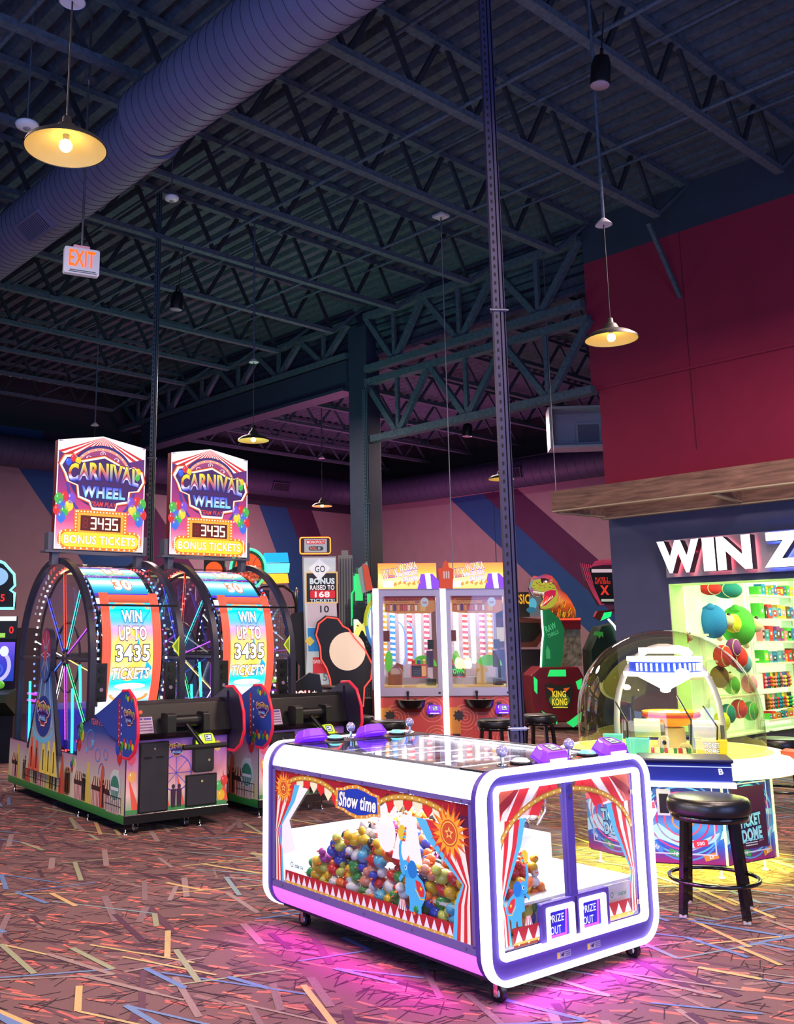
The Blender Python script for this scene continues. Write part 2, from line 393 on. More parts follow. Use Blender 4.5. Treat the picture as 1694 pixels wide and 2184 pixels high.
# store interior: back wall, ceiling
SW = mat('store_white', (215, 235, 205), .7, emit=.25, ecol=(205, 255, 180))  # store surfaces glow slightly, greenish room light put into the material
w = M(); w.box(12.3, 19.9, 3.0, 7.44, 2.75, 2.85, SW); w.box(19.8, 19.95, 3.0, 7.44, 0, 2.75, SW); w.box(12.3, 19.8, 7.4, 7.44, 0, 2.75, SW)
tag(w.obj('wall_store_inside'), kind='structure')
light('store_light', 'AREA', (15.5, 5.6, 2.7), 170, (225, 255, 190), 2.2)
light('store_light', 'AREA', (13.2, 6.0, 2.7), 60, (225, 255, 190), 1.0)

# ------------------------------------------------------------------ roof steel
def joist(y, x0, x1, zb=7.0, pitch=.92, first=0):
    m = M(); m.bar((x0, y, zb), (x1-.85, y, zb), .1, .07, JST); m.bar((x0, y, ZD-.04), (x1, y, ZD-.04), .1, .07, JST)
    k = 0; x = x1-.85
    m.bar((x1-.03, y, ZD-.08), (x1-.85, y, zb), .04, .05, JST)
    while x-pitch > x0:
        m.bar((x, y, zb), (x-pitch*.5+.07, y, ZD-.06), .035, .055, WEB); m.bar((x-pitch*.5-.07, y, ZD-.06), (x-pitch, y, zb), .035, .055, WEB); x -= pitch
    return m.obj('roof_joist')
near = ['nearest the camera', 'crossing above the black hanging speaker on the right', 'second ahead of the right pendant lamp', 'third ahead of the right pendant lamp']
jl = ['open-web steel roof joist above the top right corner of the view', 'open-web steel roof joist crossing over the hanging speaker at right',
      'open-web roof joist ending at the brace on the red wall', 'open-web roof joist ending just left of the red wall corner', 'open-web roof joist carrying the plate of the long thin cable',
      'dark open-web joist, next beyond the one with the cable plate', 'dark open-web joist in the green-lit patch of deck', 'dark open-web joist ending over the dark column',
      'dark open-web joist just beyond the column', 'dark open-web joist, second beyond the column', 'dark open-web joist, third beyond the column', 'dark open-web joist far back above the left wheel game',
      'farthest open-web joist by the back wall']
for i in range(13):
    y = 1.2+1.6*i+ .04
    o = joist(y-.0, -4.5, 12.0); tag(o, jl[i], 'joist', 'open-web joists of the near roof bay')
fj = ['low far joist nearest the vent hood', 'far joist second behind the vent hood', 'far joist third behind the vent hood', 'far joist just right of the column', 'far joist seen behind the column', 'far joist left of the column', 'far joist over the bent duct', 'far joist beside the back wall']
for i in range(8):
    y = 8.6+1.6*i
    m = M(); m.bar((12.3, y, 6.4), (19.9, y, 6.4), .1, .07, JST); m.bar((12.3, y, 6.95), (19.9, y, 6.95), .1, .06, JST); x = 12.6
    while x < 19: m.bar((x, y, 6.4), (x+.45, y, 6.93), .035, .05, JST); m.bar((x+.45, y, 6.93), (x+.9, y, 6.4), .035, .05, JST); x += .9
    tag(m.obj('roof_joist'), 'dark open-web '+fj[i], 'joist', 'joists of the low far roof bay')
lo = M(); prof = []; x = 12.2
while x < 20.2: prof += [(x, 7.02), (x+.06, 7.07), (x+.12, 7.07), (x+.18, 7.02)]; x += .24
n = len(prof); lo.add([(p[0], 7.62, p[1]) for p in prof]+[(p[0], 21.6, p[1]) for p in prof], [(i, n+i, n+i+1, i+1) for i in range(n-1)], DECK)
tag(lo.obj('ceiling_low'), kind='structure')
cv = M(); zz = 6.72
while zz < 7.7: cv.add([(12.28, 7.75, zz), (12.28, 21.4, zz), (12.22, 21.4, zz+.04), (12.22, 7.75, zz+.04), (12.22, 21.4, zz+.12), (12.22, 7.75, zz+.12), (12.28, 21.4, zz+.16), (12.28, 7.75, zz+.16)], [(0, 1, 2, 3), (3, 2, 4, 5), (5, 4, 6, 7)], DECK); zz += .16
tag(cv.obj('wall_clerestory'), kind='structure')
# bridging pipes along Y
for i, (x, z) in enumerate([(3.1, 7.02), (5.28, 7.02), (7.2, 7.02), (9.2, 7.02), (10.4, 7.45), (6.3, 7.5), (8.4, 7.5)]):
    m = M(); m.cyl((x, -2.5, z), (x, 21.4, z), .022, JST, 8)
    tag(m.obj('bridging_pipe'), ['thin pipe running beside the big spiral duct', 'thin bridging rod under the joists right of the spiral duct', 'bridging rod under the joists over the exit sign side', 'bridging rod under the joists towards the red wall',
        'upper rod just before the roof girder', 'upper rod between the second and third bridging rods', 'upper rod midway to the roof girder'][i], 'pipe', 'rods running across the joists')
# girder trusses at X = 12
def truss(y0, y1, z0, z1, step, h=.12):
    m = M(); m.bar((11.95, y0, z0), (11.95, y1, z0), .16, h, JST); m.bar((11.95, y0, z1), (11.95, y1, z1), .16, h, JST); y = y0
    while y < y1-.1:
        e = min(y+step, y1); mid = (y+e)/2
        m.bar((11.95, y, z1), (11.95, mid, z0), .09, .1, JST); m.bar((11.95, mid, z0), (11.95, e, z1), .09, .1, JST); m.bar((11.95, mid, z0), (11.95, mid, z1), .06, .07, JST); y = e
    return m
tag(truss(7.75, 12.4, 6.42, 7.42, 1.6).obj('roof_truss'), 'upper steel truss between the red wall and the dark column', 'truss')
tag(truss(12.9, 21.4, 6.8, 7.42, 1.4, .1).obj('roof_truss'), 'shallow steel truss sitting on the solid beam left of the column', 'truss')
tag(truss(7.65, 12.4, 5.09, 6.16, 1.6).obj('roof_truss'), 'lower steel truss entering the red wall at its seam', 'truss')
m = M(); COLM = mat('painted_column', (44, 52, 76), .6, noise=.1, nscale=5)
m.box(11.9, 12.1, 12.9, 20.35, 6.16, 6.7, COLM); m.box(11.8, 12.2, 12.9, 20.35, 6.1, 6.16, COLM)
tag(m.obj('roof_beam'), 'deep solid dark beam running left from the column', 'beam')
m = M(); m.box(11.95, 12.3, 12.42, 12.9, 0, 7.3, COLM)
tag(m.obj('column', bevel=.01), 'square dark blue column rising behind the candy factory game', 'column')
m = M(); m.bar((11.3, 6.25, 7.0), (12.0, 6.25, 6.12), .05, .05, JST)
tag(m.obj('roof_brace'), 'slanting steel brace from the joist end to the red wall', 'brace')

# slotted struts
def strut(x, y, z1, m, name, label, rz, w=.041):
    t = empty(name, (x, y, 0), rz, label, 'post')
    a = M(); a.box(-w, 0, -.003, .0, 0, z1, m); a.box(-w, -w+.003, 0, .041, 0, z1, m); a.box(-.003, 0, 0, .041, 0, z1, m)
    a.box(0, w, .035, .041, 0, z1, m); a.box(w-.003, w, 0, .041, 0, z1, m); a.box(0, .003, 0, .041, 0, z1, m); a.box(.012, .03, 0, .036, 0, z1, m)
    a.obj('channel', t)
    h = M(); z = .1
    while z < z1-.05:
        h.px([(q[0]-.0, q[1]) for q in rrect(-.0068, z, .0068, z+.028, .0065, 3)], 0, .001, BOXK) if False else h.prism(rrect(-w/2-.0075, z, -w/2+.0075, z+.03, .007, 3), lambda u, v: (u, -.0042, v), lambda u, v: (u, -.0038, v), BOXK)
        z += .0635
    h.obj('slot_holes', t)
    c = M(); c.box(-w-.012, w+.012, -.012, .05, .98, 1.0, STEEL); c.cyl((-w-.03, -.01, .99), (w+.03, -.01, .99), .006, STEEL, 6)
    c.box(-w-.008, w+.008, -.008, .05, 3.9, 3.92, m); c.cyl((-w-.03, -.01, 3.91), (w+.02, -.01, 3.91), .005, STEEL, 6)
    c.obj('clamp', t)
    f = M(); f.box(-.07, .07, -.07, .07, 0, .008, STEEL); f.obj('base_plate', t)
    return t
strut(5.37, 4.18, 7.7, STRUT, 'slotted_post', 'purple slotted steel post rising right behind the claw machine', -AZ+.12, .044)
strut(6.51, 10.82, 7.7, STRUTG, 'slotted_post', 'grey green slotted steel post seen between the two wheel marquees', -AZ, .038)
strut(11.8, 12.3, 6.0, STRUTG, 'slotted_post', 'dark slotted steel post fixed in front of the square column', -AZ, .05)

# spiral ducts
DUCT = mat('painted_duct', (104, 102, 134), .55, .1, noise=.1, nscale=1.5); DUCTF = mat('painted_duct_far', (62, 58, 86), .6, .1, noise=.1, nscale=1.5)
SEAMM = mat('duct_seam', (38, 38, 58), .7)
def duct(pts, r, m, name, label, collars=(), grilles=(), pitch=.12, cm_=None):
    t = empty(name, (0, 0, 0), 0, label, 'duct'); P = [V(*p) for p in pts]
    M().tube(pts, r, m, 40).obj('duct_pipe', t)
    s = M(); L = 0
    for i in range(len(P)-1):
        a, b = P[i], P[i+1]; d = norm(b-a); ln = np.linalg.norm(b-a); ref = norm(np.cross(d, (0, 0, 1))); up = np.cross(ref, d); q = pitch/2
        while q < ln:
            c = a+d*q; s.tube([c+(ref*cos(k*pi/16)+up*sin(k*pi/16))*(r+.001)+d*pitch*.5*k/32 for k in range(33)], .004, SEAMM, 4); q += pitch
    s.obj('spiral_seam', t)
    for c, d in collars:
        c = V(*c); d = norm(d); k = M(); k.tube([c-d*.03, c-d*.03, c+d*.03, c+d*.03], [r, r+.045, r+.045, r], cm_ or m, 40); k.obj('collar', t)
    for c, d, nrm in grilles:
        c = V(*c); d = norm(d); nn = norm(nrm); sd = np.cross(nn, d); g = M()
        T = lambda p: c+d*p[0]+sd*p[1]+nn*p[2]
        g.T = T; g.box(-.3, .3, -.13, .13, r-.03, r+.03, m); g.box(-.26, .26, -.1, .1, r+.03, r+.034, BOXK)
        for k in range(14): g.box(-.25+.038*k, -.24+.038*k, -.1, .1, r+.034, r+.045, m)
        g.T = None; g.obj('grille', t)
    return t
duct([(4.3, -2.5, 6.45), (4.35, 7.45, 6.45)], .34, DUCT, 'spiral_duct', 'big pale purple spiral duct crossing the upper left corner', [((4.35, 7.42, 6.45), (0, 1, 0))], cm_=SEAMM)
duct([(4.42, 7.48, 6.42), (4.7, 21.3, 6.42)], .31, DUCT, 'spiral_duct', 'narrower continuation of the big duct with a grille, at left edge', [((4.47, 9.25, 6.42), (0, 1, 0))], [((4.48, 9.8, 6.42), (0, 1, 0), (-.6, 0, -.8))])
far = [(7.0, 20.8, 5.78), (18.0, 20.8, 5.78)]+[(18.0+1.3*sin(a), 19.5+1.3*cos(a), 5.78-.1*a) for a in (.4, .8, 1.2, 1.57)]+[(19.3, 18.0, 5.58), (19.3, 7.8, 5.5)]
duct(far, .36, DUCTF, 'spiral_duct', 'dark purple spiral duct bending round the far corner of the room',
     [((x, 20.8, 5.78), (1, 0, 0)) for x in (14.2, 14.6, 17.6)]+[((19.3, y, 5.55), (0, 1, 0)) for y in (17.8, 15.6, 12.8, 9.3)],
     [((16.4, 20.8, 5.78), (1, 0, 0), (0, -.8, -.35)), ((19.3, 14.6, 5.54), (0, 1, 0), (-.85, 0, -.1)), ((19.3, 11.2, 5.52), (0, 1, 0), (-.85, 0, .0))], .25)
# return air hood behind the red wall corner
t = empty('air_vent', (14.35, 9.55, 4.85), -.84, 'pale metal air hood hanging just left of the red wall', 'vent')
GALV = mat('galvanised_sheet', (196, 194, 212), .5, .2)
a = M(); a.frame([(-.5, -.02), (.75, -.02), (.75, .72), (-.5, .72)], [(-.46, .02), (.71, .02), (.71, .68), (-.46, .68)], lambda u, v: (u, 0, v), lambda u, v: (u, .5, v), GALV); a.box(-.46, .71, .48, .5, .02, .68, GALV); a.obj('hood', t)
a = M(); a.box(.0, .45, .4, .5, .1, .5, GALV); a.box(.04, .41, .39, .41, .14, .46, mat('hood_grey', (128, 126, 150), .5)); a.obj('inner_duct', t)
a = M(); a.cyl((-.48, 0, .7), (-.48, 0, 2.2), .008, STEEL, 6); a.cyl((.7, 0, .7), (.7, 0, 2.2), .008, STEEL, 6); a.obj('hanger', t)

# timber canopy over the store
WOOD = mat('rough_timber', (124, 92, 76), .8, noise=.45, nscale=7, bump=.4, bscale=18)
for n_ in [q for q in WOOD.node_tree.nodes if q.bl_idname == 'ShaderNodeTexNoise']:
    mp = WOOD.node_tree.nodes.new('ShaderNodeMapping'); mp.inputs['Scale'].default_value = (3.2, .35, 3.2); tc_ = [q for q in WOOD.node_tree.nodes if q.bl_idname == 'ShaderNodeTexCoord'][0]
    WOOD.node_tree.links.new(tc_.outputs['Object'], mp.inputs[0]); WOOD.node_tree.links.new(mp.outputs[0], n_.inputs['Vector']); n_.inputs['Distortion'].default_value = .6
MATS['rough_timber'].node_tree.nodes['Noise Texture'].inputs['Detail'].default_value = 8
WOODL = mat('pale_timber_edge', (176, 160, 128), .8)
t = empty('timber_canopy', (11.2, 7.93, 3.27), 0, 'rustic timber beam frame hanging along the store front', 'canopy')
def wbeam(a, b, h=.28, wd=.1, dz=0):
    m = M(); a = V(*a); b = V(*b); m.bar(a+V(0, 0, h/2+dz), b+V(0, 0, h/2+dz), wd, h, WOOD); m.bar(a+V(0, 0, dz+.004), b+V(0, 0, dz+.004), wd+.004, .016, WOODL); return m
wbeam((0, 0, 0), (0, -10, 0)).obj('front_beam', t); wbeam((.72, -.3, -.08), (.72, -10, -.08)).obj('back_beam', t)
for yy, nm in ((-.05, 0), (-2.3, 1), (-5, 2)): wbeam((.02, yy, -.02), (.75, yy-.32 if nm == 0 else yy, -.06), .26, .07).obj('cross_beam', t)
a = M(); a.cyl((0, -.05, .28), (0, -.05, 4.4), .006, STEEL, 6); a.obj('hanger_wire', t)

# glowing shop sign
t = empty('store_sign', (11.98, 6.74, 2.335), -pi/2, 'white lit letters WIN ZONE on a pale panel above the prize store', 'sign')
PAN = mat('sign_panel', (176, 168, 178), .5)
a = M(); a.box(0, 3.4, -.03, 0, 0, .495, PAN); a.obj('sign_panel', t)
def letter3d(st, x0, z0, h, w, y0, y1, mface, mside, parent, name='letter'):
    vs, fs = textgeo(st, .05); x_, z_ = vs.min(0); sx = w/(vs[:, 0].max()-x_); sy = h/(vs[:, 1].max()-z_)
    P = [((x-x_)*sx+x0, (y-z_)*sy+z0) for x, y in vs]; m = M()
    m.add([(p[0], y0, p[1]) for p in P], fs, mface)
    cnt = {}
    for f in fs:
        for i in range(len(f)):
            e = (f[i], f[(i+1) % len(f)]); k = tuple(sorted(e)); cnt[k] = cnt.get(k, 0)+1
    for (i, j), c in cnt.items():
        if c == 1: m.add([(P[i][0], y0, P[i][1]), (P[j][0], y0, P[j][1]), (P[j][0], y1, P[j][1]), (P[i][0], y1, P[i][1])], [(0, 1, 2, 3)], mside)
    return m.obj(name, parent)
FACE = mat('sign_letter_face', (255, 255, 255), .5, emit=1.6); SIDE = mat('sign_letter_side', (48, 46, 58), .5)
for ch, x, wd in (('W', -.018, .586), ('I', .611, .161), ('N', .797, .44), ('Z', 1.386, .46), ('O', 1.9, .48), ('N', 2.44, .42), ('E', 2.92, .36)):
    letter3d(ch, x, .045, .42, wd, -.19, -.06, FACE, SIDE, t)
for x, z, c in ((.08, .3, 0), (.16, .14, 0), (.3, .25, 0), (.4, .12, 0), (.5, .3, 0), (.69, .33, 0), (.69, .14, 0), (.85, .33, 0), (.85, .14, 0), (1.18, .33, 0), (1.18, .14, 0), (1.0, .25, 0), (1.5, .4, 1), (1.75, .4, 1), (1.6, .25, 1), (1.5, .1, 1), (1.75, .1, 1), (2.1, .25, 1), (2.6, .25, 0), (3.05, .25, 1)):
    light('letter_halo', 'POINT', (x, -.1, z), .9 if not c else 1.6, (30, 90, 255) if c else (255, 20, 60), .015, parent=t)

# ------------------------------------------------------------------ shared small things
def caster(parent, x, y, r=.035, m=None):
    t = empty('caster', (x, y, 0)); t.parent = parent
    a = M(); a.cyl((-.014, 0, r), (.014, 0, r), r, BLACK, 16); a.obj('wheel', t)
    a = M(); a.cyl((-.016, 0, r), (.016, 0, r), r*.5, WHITE, 12); a.obj('hub_cap', t)
    a = M(); a.box(-.022, -.016, -.012, .012, r*.6, r*2.3, CHROME); a.box(.016, .022, -.012, .012, r*.6, r*2.3, CHROME); a.box(-.03, .03, -.03, .03, r*2.3, r*2.5, CHROME); a.obj('fork', t)
    return t
def level_foot(parent, x, y, h=.1):
    a = M(); a.lathe([(0, 0), (.028, 0), (.028, .006), (.012, .016), (.007, .02), (.007, h), (0, h)], CHROME, 12, (x, y, 0)); return a.obj('levelling_foot', parent)
def card_reader(parent, loc, rz, s=1., col=LEDV, lit=LEDM, tilt=.35):
    t = empty('card_reader', loc, rz); t.parent = parent; t.rotation_euler = (tilt, 0, rz); t.scale = (s, s, s)
    a = M(); T = [(-.09, -.055), (.09, -.055), (.1, -.02), (.085, .05), (.05, .065), (-.05, .065), (-.085, .05), (-.1, -.02)]
    a.pz(T, 0, .012, col); a.prism(T, lambda u, v: (u, v, .012), lambda u, v: (u*.72, v*.72+.006, .062), col); a.obj('reader_body', t, bevel=.006)
    a = M(); a.box(-.06, .06, -.052, -.045, .02, .032, lit); a.prism(ellp(-.055, .012, .018, .03, 12), lambda u, v: (u, v, .03), lambda u, v: (u*.97, v, .0605), lit); a.obj('light_band', t)
    a = M(); a.box(-.03, .045, -.025, .04, .06, .0635, BLACK); a.obj('screen_bezel', t)
    A = Art(); A.rect(0, 0, .06, .05, (190, 205, 225), 0); A.rect(.008, .03, .03, .042, (50, 60, 90), 1); A.rect(.008, .008, .05, .02, (60, 70, 100), 1)
    A.obj('screen', t, lambda u, v, d: (-.023+u, -.018+v, .0638+d), ARTM)
    return t
def stool(x, y, rz, label, h=.65, r=.235, group=None):
    t = empty('bar_stool', (x, y, 0), rz, label, 'stool', group)
    VIN = mat('black_vinyl', (20, 20, 24), .32, bump=.06, bscale=90); TUBE = mat('black_tube', (14, 14, 17), .18, .2, coat=.5)
    a = M(); a.lathe([(0, h), (r*.8, h), (r*.95, h-.008), (r, h-.03), (r, h-.075), (r*.97, h-.09), (0, h-.09)][::-1], VIN, 48); a.obj('seat', t)
    a = M(); a.lathe([(0, h-.125), (r*.93, h-.125), (r*.93, h-.088), (0, h-.088)], TUBE, 48); a.obj('seat_ring', t)
    for k in range(4):
        an = radians(45+90*k); top = V(cos(an)*r*.78, sin(an)*r*.78, h-.12); bot = V(cos(an)*r*1.02, sin(an)*r*1.02, .012)
        a = M(); a.bar(bot, top, .036, .036, TUBE, up=(cos(an+pi/2), sin(an+pi/2), 0)); lg = a.obj('leg', t)
        a = M(); a.bar(bot-V(0, 0, .012), bot+V(0, 0, .004), .04, .04, mat('clear_foot', (170, 175, 150), .3)); a.obj('foot_cap', lg)
    a = M(); a.tube([(cos(2*pi*k/48)*r*1.06, sin(2*pi*k/48)*r*1.06, h*.3) for k in range(48)], .0115, TUBE, 10, closed=True); a.obj('foot_ring', t)
    return t
def logo(A, cx, cy, s, L=5, team=True):  # CARNIVAL WHEEL badge, s = overall width
    o = (252, 240, 225)
    for g, c in ((.06, (150, 30, 40)), (.035, (255, 120, 50)), (.015, o)):
        P = [(-.5, .06), (-.56, .16), (-.5, .27), (-.38, .29), (-.3, .22), (0, .3), (.3, .17), (.38, .2), (.5, .14), (.53, .02), (.46, -.1), (.34, -.12), (.33, -.25), (.18, -.28), (.16, -.36), (-.14, -.36), (-.18, -.27), (-.32, -.22), (-.34, -.08), (-.46, -.04)]
        A.poly([(cx+p[0]*s*(1+g), cy+p[1]*s*(1+g*1.6)) for p in P], c, L); L += 1
    A.poly([(cx+p[0]*s*.96, cy+p[1]*s*.94) for p in P], (60, 26, 96), L); L += 1
    for bx, by, c in ((-.46, .2, (50, 90, 220)), (-.4, .25, (220, 40, 50)), (-.34, .22, (235, 200, 40)), (.4, .13, (120, 50, 160)), (.45, .15, (235, 200, 40)), (.44, .08, (60, 180, 70))): A.balloon(cx+bx*s, cy+by*s, .045*s, c, L)
    L += 2
    A.text('CARNIVAL', cx, cy+.06*s, .2*s, (40, 50, 190), L, .9*s, .045, 0, [(240, 240, 255), (190, 30, 30), (240, 190, 30), (240, 230, 60)], .05*s, ((25, 25, 90), .035))
    A.text('WHEEL', cx, cy-.15*s, .13*s, (110, 200, 255), L, .55*s, .045, 0, [(240, 250, 255), (60, 70, 210)], 0, ((25, 25, 90), .035))
    if team: A.text('TEAM PLAY', cx, cy-.295*s, .055*s, (230, 70, 60), L, .33*s, .02, .2)
    return A

# ------------------------------------------------------------------ the claw machine in front
cm = empty('claw_machine', (3.54, 3.01, 0), -.07, 'long low claw machine glowing white and magenta, full of rubber ducks', 'claw machine')
CW, CLn, Z0, Z1, RC = 1.24, 1.68, .085, .985, .13
PUR = mat('purple_frame', (84, 64, 158), .5); LILF = mat('lilac_trim', (122, 104, 168), .45)
GLS = glass('cabinet_glass', (.97, .98, .98), .5, .03)
fo = lambda y: (lambda u, v: (u, y, v))
out = rrect(0, Z0, CW, Z1, RC, 8)
a = M()  # front and back end frames
for (ya, yb, nm) in ((-.03, .035, 'front_frame'), (CLn-.035, CLn+.03, 'back_frame')):
    a = M(); a.frame(out, rrect(.09, Z0+.11, CW-.09, Z1-.075, .03, 8), fo(ya), fo(yb), PUR); fr = a.obj(nm, cm)
    s = -1 if ya < 0 else 1; yy = ya if s < 0 else yb
    b = M(); b.frame(rrect(-.006, Z0-.006, CW+.006, Z1+.006, RC+.006, 8), rrect(.018, Z0+.018, CW-.018, Z1-.018, RC-.02, 8), fo(yy+s*.016), fo(yy-s*.03), LEDW); b.obj('outer_light_tube', fr)
    b = M(); b.frame(rrect(.078, Z0+.098, CW-.078, Z1-.062, .035, 8), rrect(.1, Z0+.122, CW-.1, Z1-.085, .02, 8), fo(yy+s*.014), fo(yy-s*.02), LEDW); b.obj('inner_light_tube', fr)
def corner(cx, cz, a0, mt, nm, r=RC-.008):
    a = M(); n = 8; P = [(cx+r*cos(radians(a0+90*i/n)), cz+r*sin(radians(a0+90*i/n))) for i in range(n+1)]; Q = [(cx+(r-.015)*cos(radians(a0+90*i/n)), cz+(r-.015)*sin(radians(a0+90*i/n))) for i in range(n, -1, -1)]
    a.py(P+Q, .035, CLn-.035, mt); return a.obj(nm, cm)
LEDWB = mat('white_led_cover', (255, 255, 255), .5, emit=3.2, ecol=(250, 245, 255)); 
corner(RC, Z1-RC, 90, LEDWB, 'upper_light_cover'); corner(CW-RC, Z1-RC, 0, LEDWB, 'upper_light_cover')
corner(RC, Z0+RC, 180, LEDP, 'lower_light_cover'); corner(CW-RC, Z0+RC, 270, LEDP, 'lower_light_cover')
for x0 in (.006, CW-.03):
    a = M()
    for z0, z1 in ((Z1-RC-.012, Z1-RC+.01), (Z0+RC-.01, Z0+RC+.03)): a.box(x0, x0+.024, .035, CLn-.035, z0, z1, LILF)
    for y0 in (.035, CLn-.06): a.box(x0, x0+.024, y0, y0+.025, Z0+RC+.02, Z1-RC, LILF)
    for z in (Z1-RC, Z0+RC+.01):
        for k in range(5): a.cyl((x0-.003, .1+k*.36, z), (x0, .1+k*.36, z), .005, STEEL, 8)
    a.obj('side_rails', cm)
a = M(); a.box(.09, CW-.09, .03, CLn-.03, Z0+.0, Z0+.012, DARK); a.box(.02, CW-.02, .03, CLn-.03, .2, .215, WHITE); a.obj('base_board', cm)
for x in (.13, CW-.13):
    for y in (.03, 1.5): caster(cm, x, y, .038)
for nm, x0 in (('side_glass', .012), ('side_glass', CW-.018)):
    a = M(); a.box(x0, x0+.006, .06, CLn-.06, Z0+RC+.03, Z1-RC, GLS); a.obj(nm, cm)
TG = glass('top_glass', (.95, .97, 1.0), .85, .22)
a = M(); a.box(.12, CW-.12, .2, CLn-.2, Z1-.012, Z1-.004, TG); a.obj('top_glass', cm)
a = M(); a.box(.1, CW-.1, .02, .2, Z1-.02, Z1-.002, BLACKM); a.box(.1, CW-.1, CLn-.2, CLn-.02, Z1-.02, Z1-.002, BLACKM); a.box(.1, .125, .2, CLn-.2, Z1-.02, Z1-.002, STEEL); a.box(CW-.125, CW-.1, .2, CLn-.2, Z1-.02, Z1-.002, STEEL); a.obj('control_deck', cm)
# inside: white end compartments, lamp rails, floor
INW = mat('lit_inner_panel', (245, 248, 255), .5, emit=.9, ecol=(235, 242, 255))
a = M(); a.box(.05, CW-.05, .62, 1.62, .215, .25, WHITE); a.box(.05, CW-.05, .05, .6, .36, .372, WHITE); a.box(.6, .61, .05, .6, .372, .46, GLS)
a.box(.52, .53, .06, .6, .3, .5, GLS); a.box(.53, CW-.05, .6, .61, .3, .5, GLS); a.box(.53, CW-.04, .04, .6, .215, .36, WHITE); a.obj('inner_deck', cm)
a = M(); a.box(.03, CW-.04, 1.42, 1.62, .215, .37, INW); a.box(CW-.1, CW-.04, .6, 1.62, .215, .5, INW); a.box(.1, CW-.1, 1.6, 1.63, .37, .5, INW); a.obj('inner_parapet', cm)
for x in (.06, CW-.09): a = M(); a.box(x, x+.03, .06, CLn-.06, Z1-.075, Z1-.055, INW); a.obj('light_rail', cm)
for yy in (.45, 1.2): light('cabinet_lamp', 'AREA', (CW/2, yy, Z1-.05), 36, (240, 246, 255), .5, parent=cm)
a = M(); 
for k in range(6): y = .3+k*.2; a.bar((.1, y, Z1-.045), (CW-.1, y, Z1-.045), .012, .02, WHITE)
a.box(.1, .13, .1, 1.55, Z1-.07, Z1-.04, WHITE); a.box(CW-.13, CW-.1, .1, 1.55, Z1-.07, Z1-.04, WHITE); a.obj('gantry_rail', cm)
for (gx, gy) in ((.38, .95), (.9, .95), (.45, .32), (.8, .36)):
    g = empty('claw', (gx, gy, 0)); g.parent = cm
    a = M(); a.box(-.06, .06, -.05, .05, .88, .93, WHITE); a.cyl((0, 0, .8), (0, 0, .88), .02, CHROME, 12); a.cyl((0, 0, .77), (0, 0, .8), .04, WHITE, 16); a.obj('claw_head', g)
    for k in range(3):
        c = cos(k*2.094); s = sin(k*2.094); a = M(); a.tube([(c*.03, s*.03, .785), (c*.09, s*.09, .75), (c*.085, s*.085, .68), (c*.03, s*.03, .63)], .006, CHROME, 6); a.obj('claw_finger', g)
    a = M(); a.tube([(-.05+.1*cos(q*.35), .05, .74+.1*sin(q*.35)) for q in range(10, 20)], .01, WHITE, 8); a.tube([(.055, 0, .92), (.08, 0, .85), (.06, 0, .72), (.05, .02, .84)], .008, BLACK, 8); a.obj('coiled_hose', g)
# front doors with artwork
a = M(); a.box(.105, .6, -.006, 0, .21, .9, GLS); d1 = a.obj('front_door', cm); a = M(); a.box(.65, 1.13, -.006, 0, .21, .9, GLS); d2 = a.obj('front_door', cm)
a = M(); a.box(.6, .65, -.018, .02, .2, .915, PUR); a.cyl((.625, -.02, .83), (.625, -.024, .83), .009, CHROME, 10); a.box(.62, .63, -.024, -.018, .87, .885, CHROME); a.obj('door_post', cm)
a = M()
for x, z in ((.112, .8), (1.128, .8), (.112, .27), (1.128, .27)): a.cyl((x, -.01, z-.012), (x, -.01, z+.012), .008, CHROME, 8); a.box(x-.012, x+.012, -.014, -.006, z-.01, z+.01, CHROME)
a.obj('hinge', cm)
RD, CRM, SKY, GOLD, DRD = (212, 46, 52), (240, 232, 214), (90, 188, 226), (212, 162, 60), (132, 26, 38)
def curtain(A, x0, x1, ytop, yt, yb, s, L=1):
    """striped curtain gathered at height yt; s=+1 hangs at the left edge, -1 at the right"""
    W = x1-x0; cs = [DRD, CRM, RD, CRM, RD, SKY]; ws = [0, .12, .28, .45, .62, .8, 1.0]; tie = .08
    for i, c in enumerate(cs):
        f = lambda t: x0+s*0 + (W*t if s > 0 else 0)
        def X(t, k): return (x0+W*t*k) if s > 0 else (x1-W*t*k)
        a0, a1 = ws[i], ws[i+1]
        ks = [(ytop, 1.), (ytop-(ytop-yt)*.35, .8), (ytop-(ytop-yt)*.7, .45), (yt, .16), (yt-(yt-yb)*.35, .3), (yb, .36)]
        for q in range(5): A.poly([(X(a0, ks[q+1][1]), ks[q+1][0]), (X(a1, ks[q+1][1]), ks[q+1][0]), (X(a1, ks[q][1]), ks[q][0]), (X(a0, ks[q][1]), ks[q][0])], c, L)
def pennants(A, x0, x1, y0, h, L=2, n=None):
    A.rect(x0, y0-.02, x1, y0, GOLD, L); A.rect(x0, y0, x1, y0+h, (168, 34, 44), L); n = n or int((x1-x0)/.062)
    w = (x1-x0)/n
    for k in range(n): A.poly([(x0+w*k+w*.12, y0), (x0+w*k+w*.88, y0), (x0+w*(k+.5), y0+h*.85)], (232, 226, 230), L+1); A.ell(x0+w*(k+.5), y0-.01, .005, .006, (245, 210, 140), L+1, 8)
def arch(A, x0, x1, y0, hh, L=3, fill=None):
    n = 18; cx = (x0+x1)/2; rx = (x1-x0)/2
    P = [(cx-rx*cos(pi*k/n), y0+hh*sin(pi*k/n)) for k in range(n+1)]
    A.line(P, .028, (176, 120, 40), L); A.line(P, .017, GOLD, L+1)
    for p in P[1:-1:1]: A.ell(p[0], p[1], .0055, .0055, (255, 238, 190), L+2, 8)
    return P
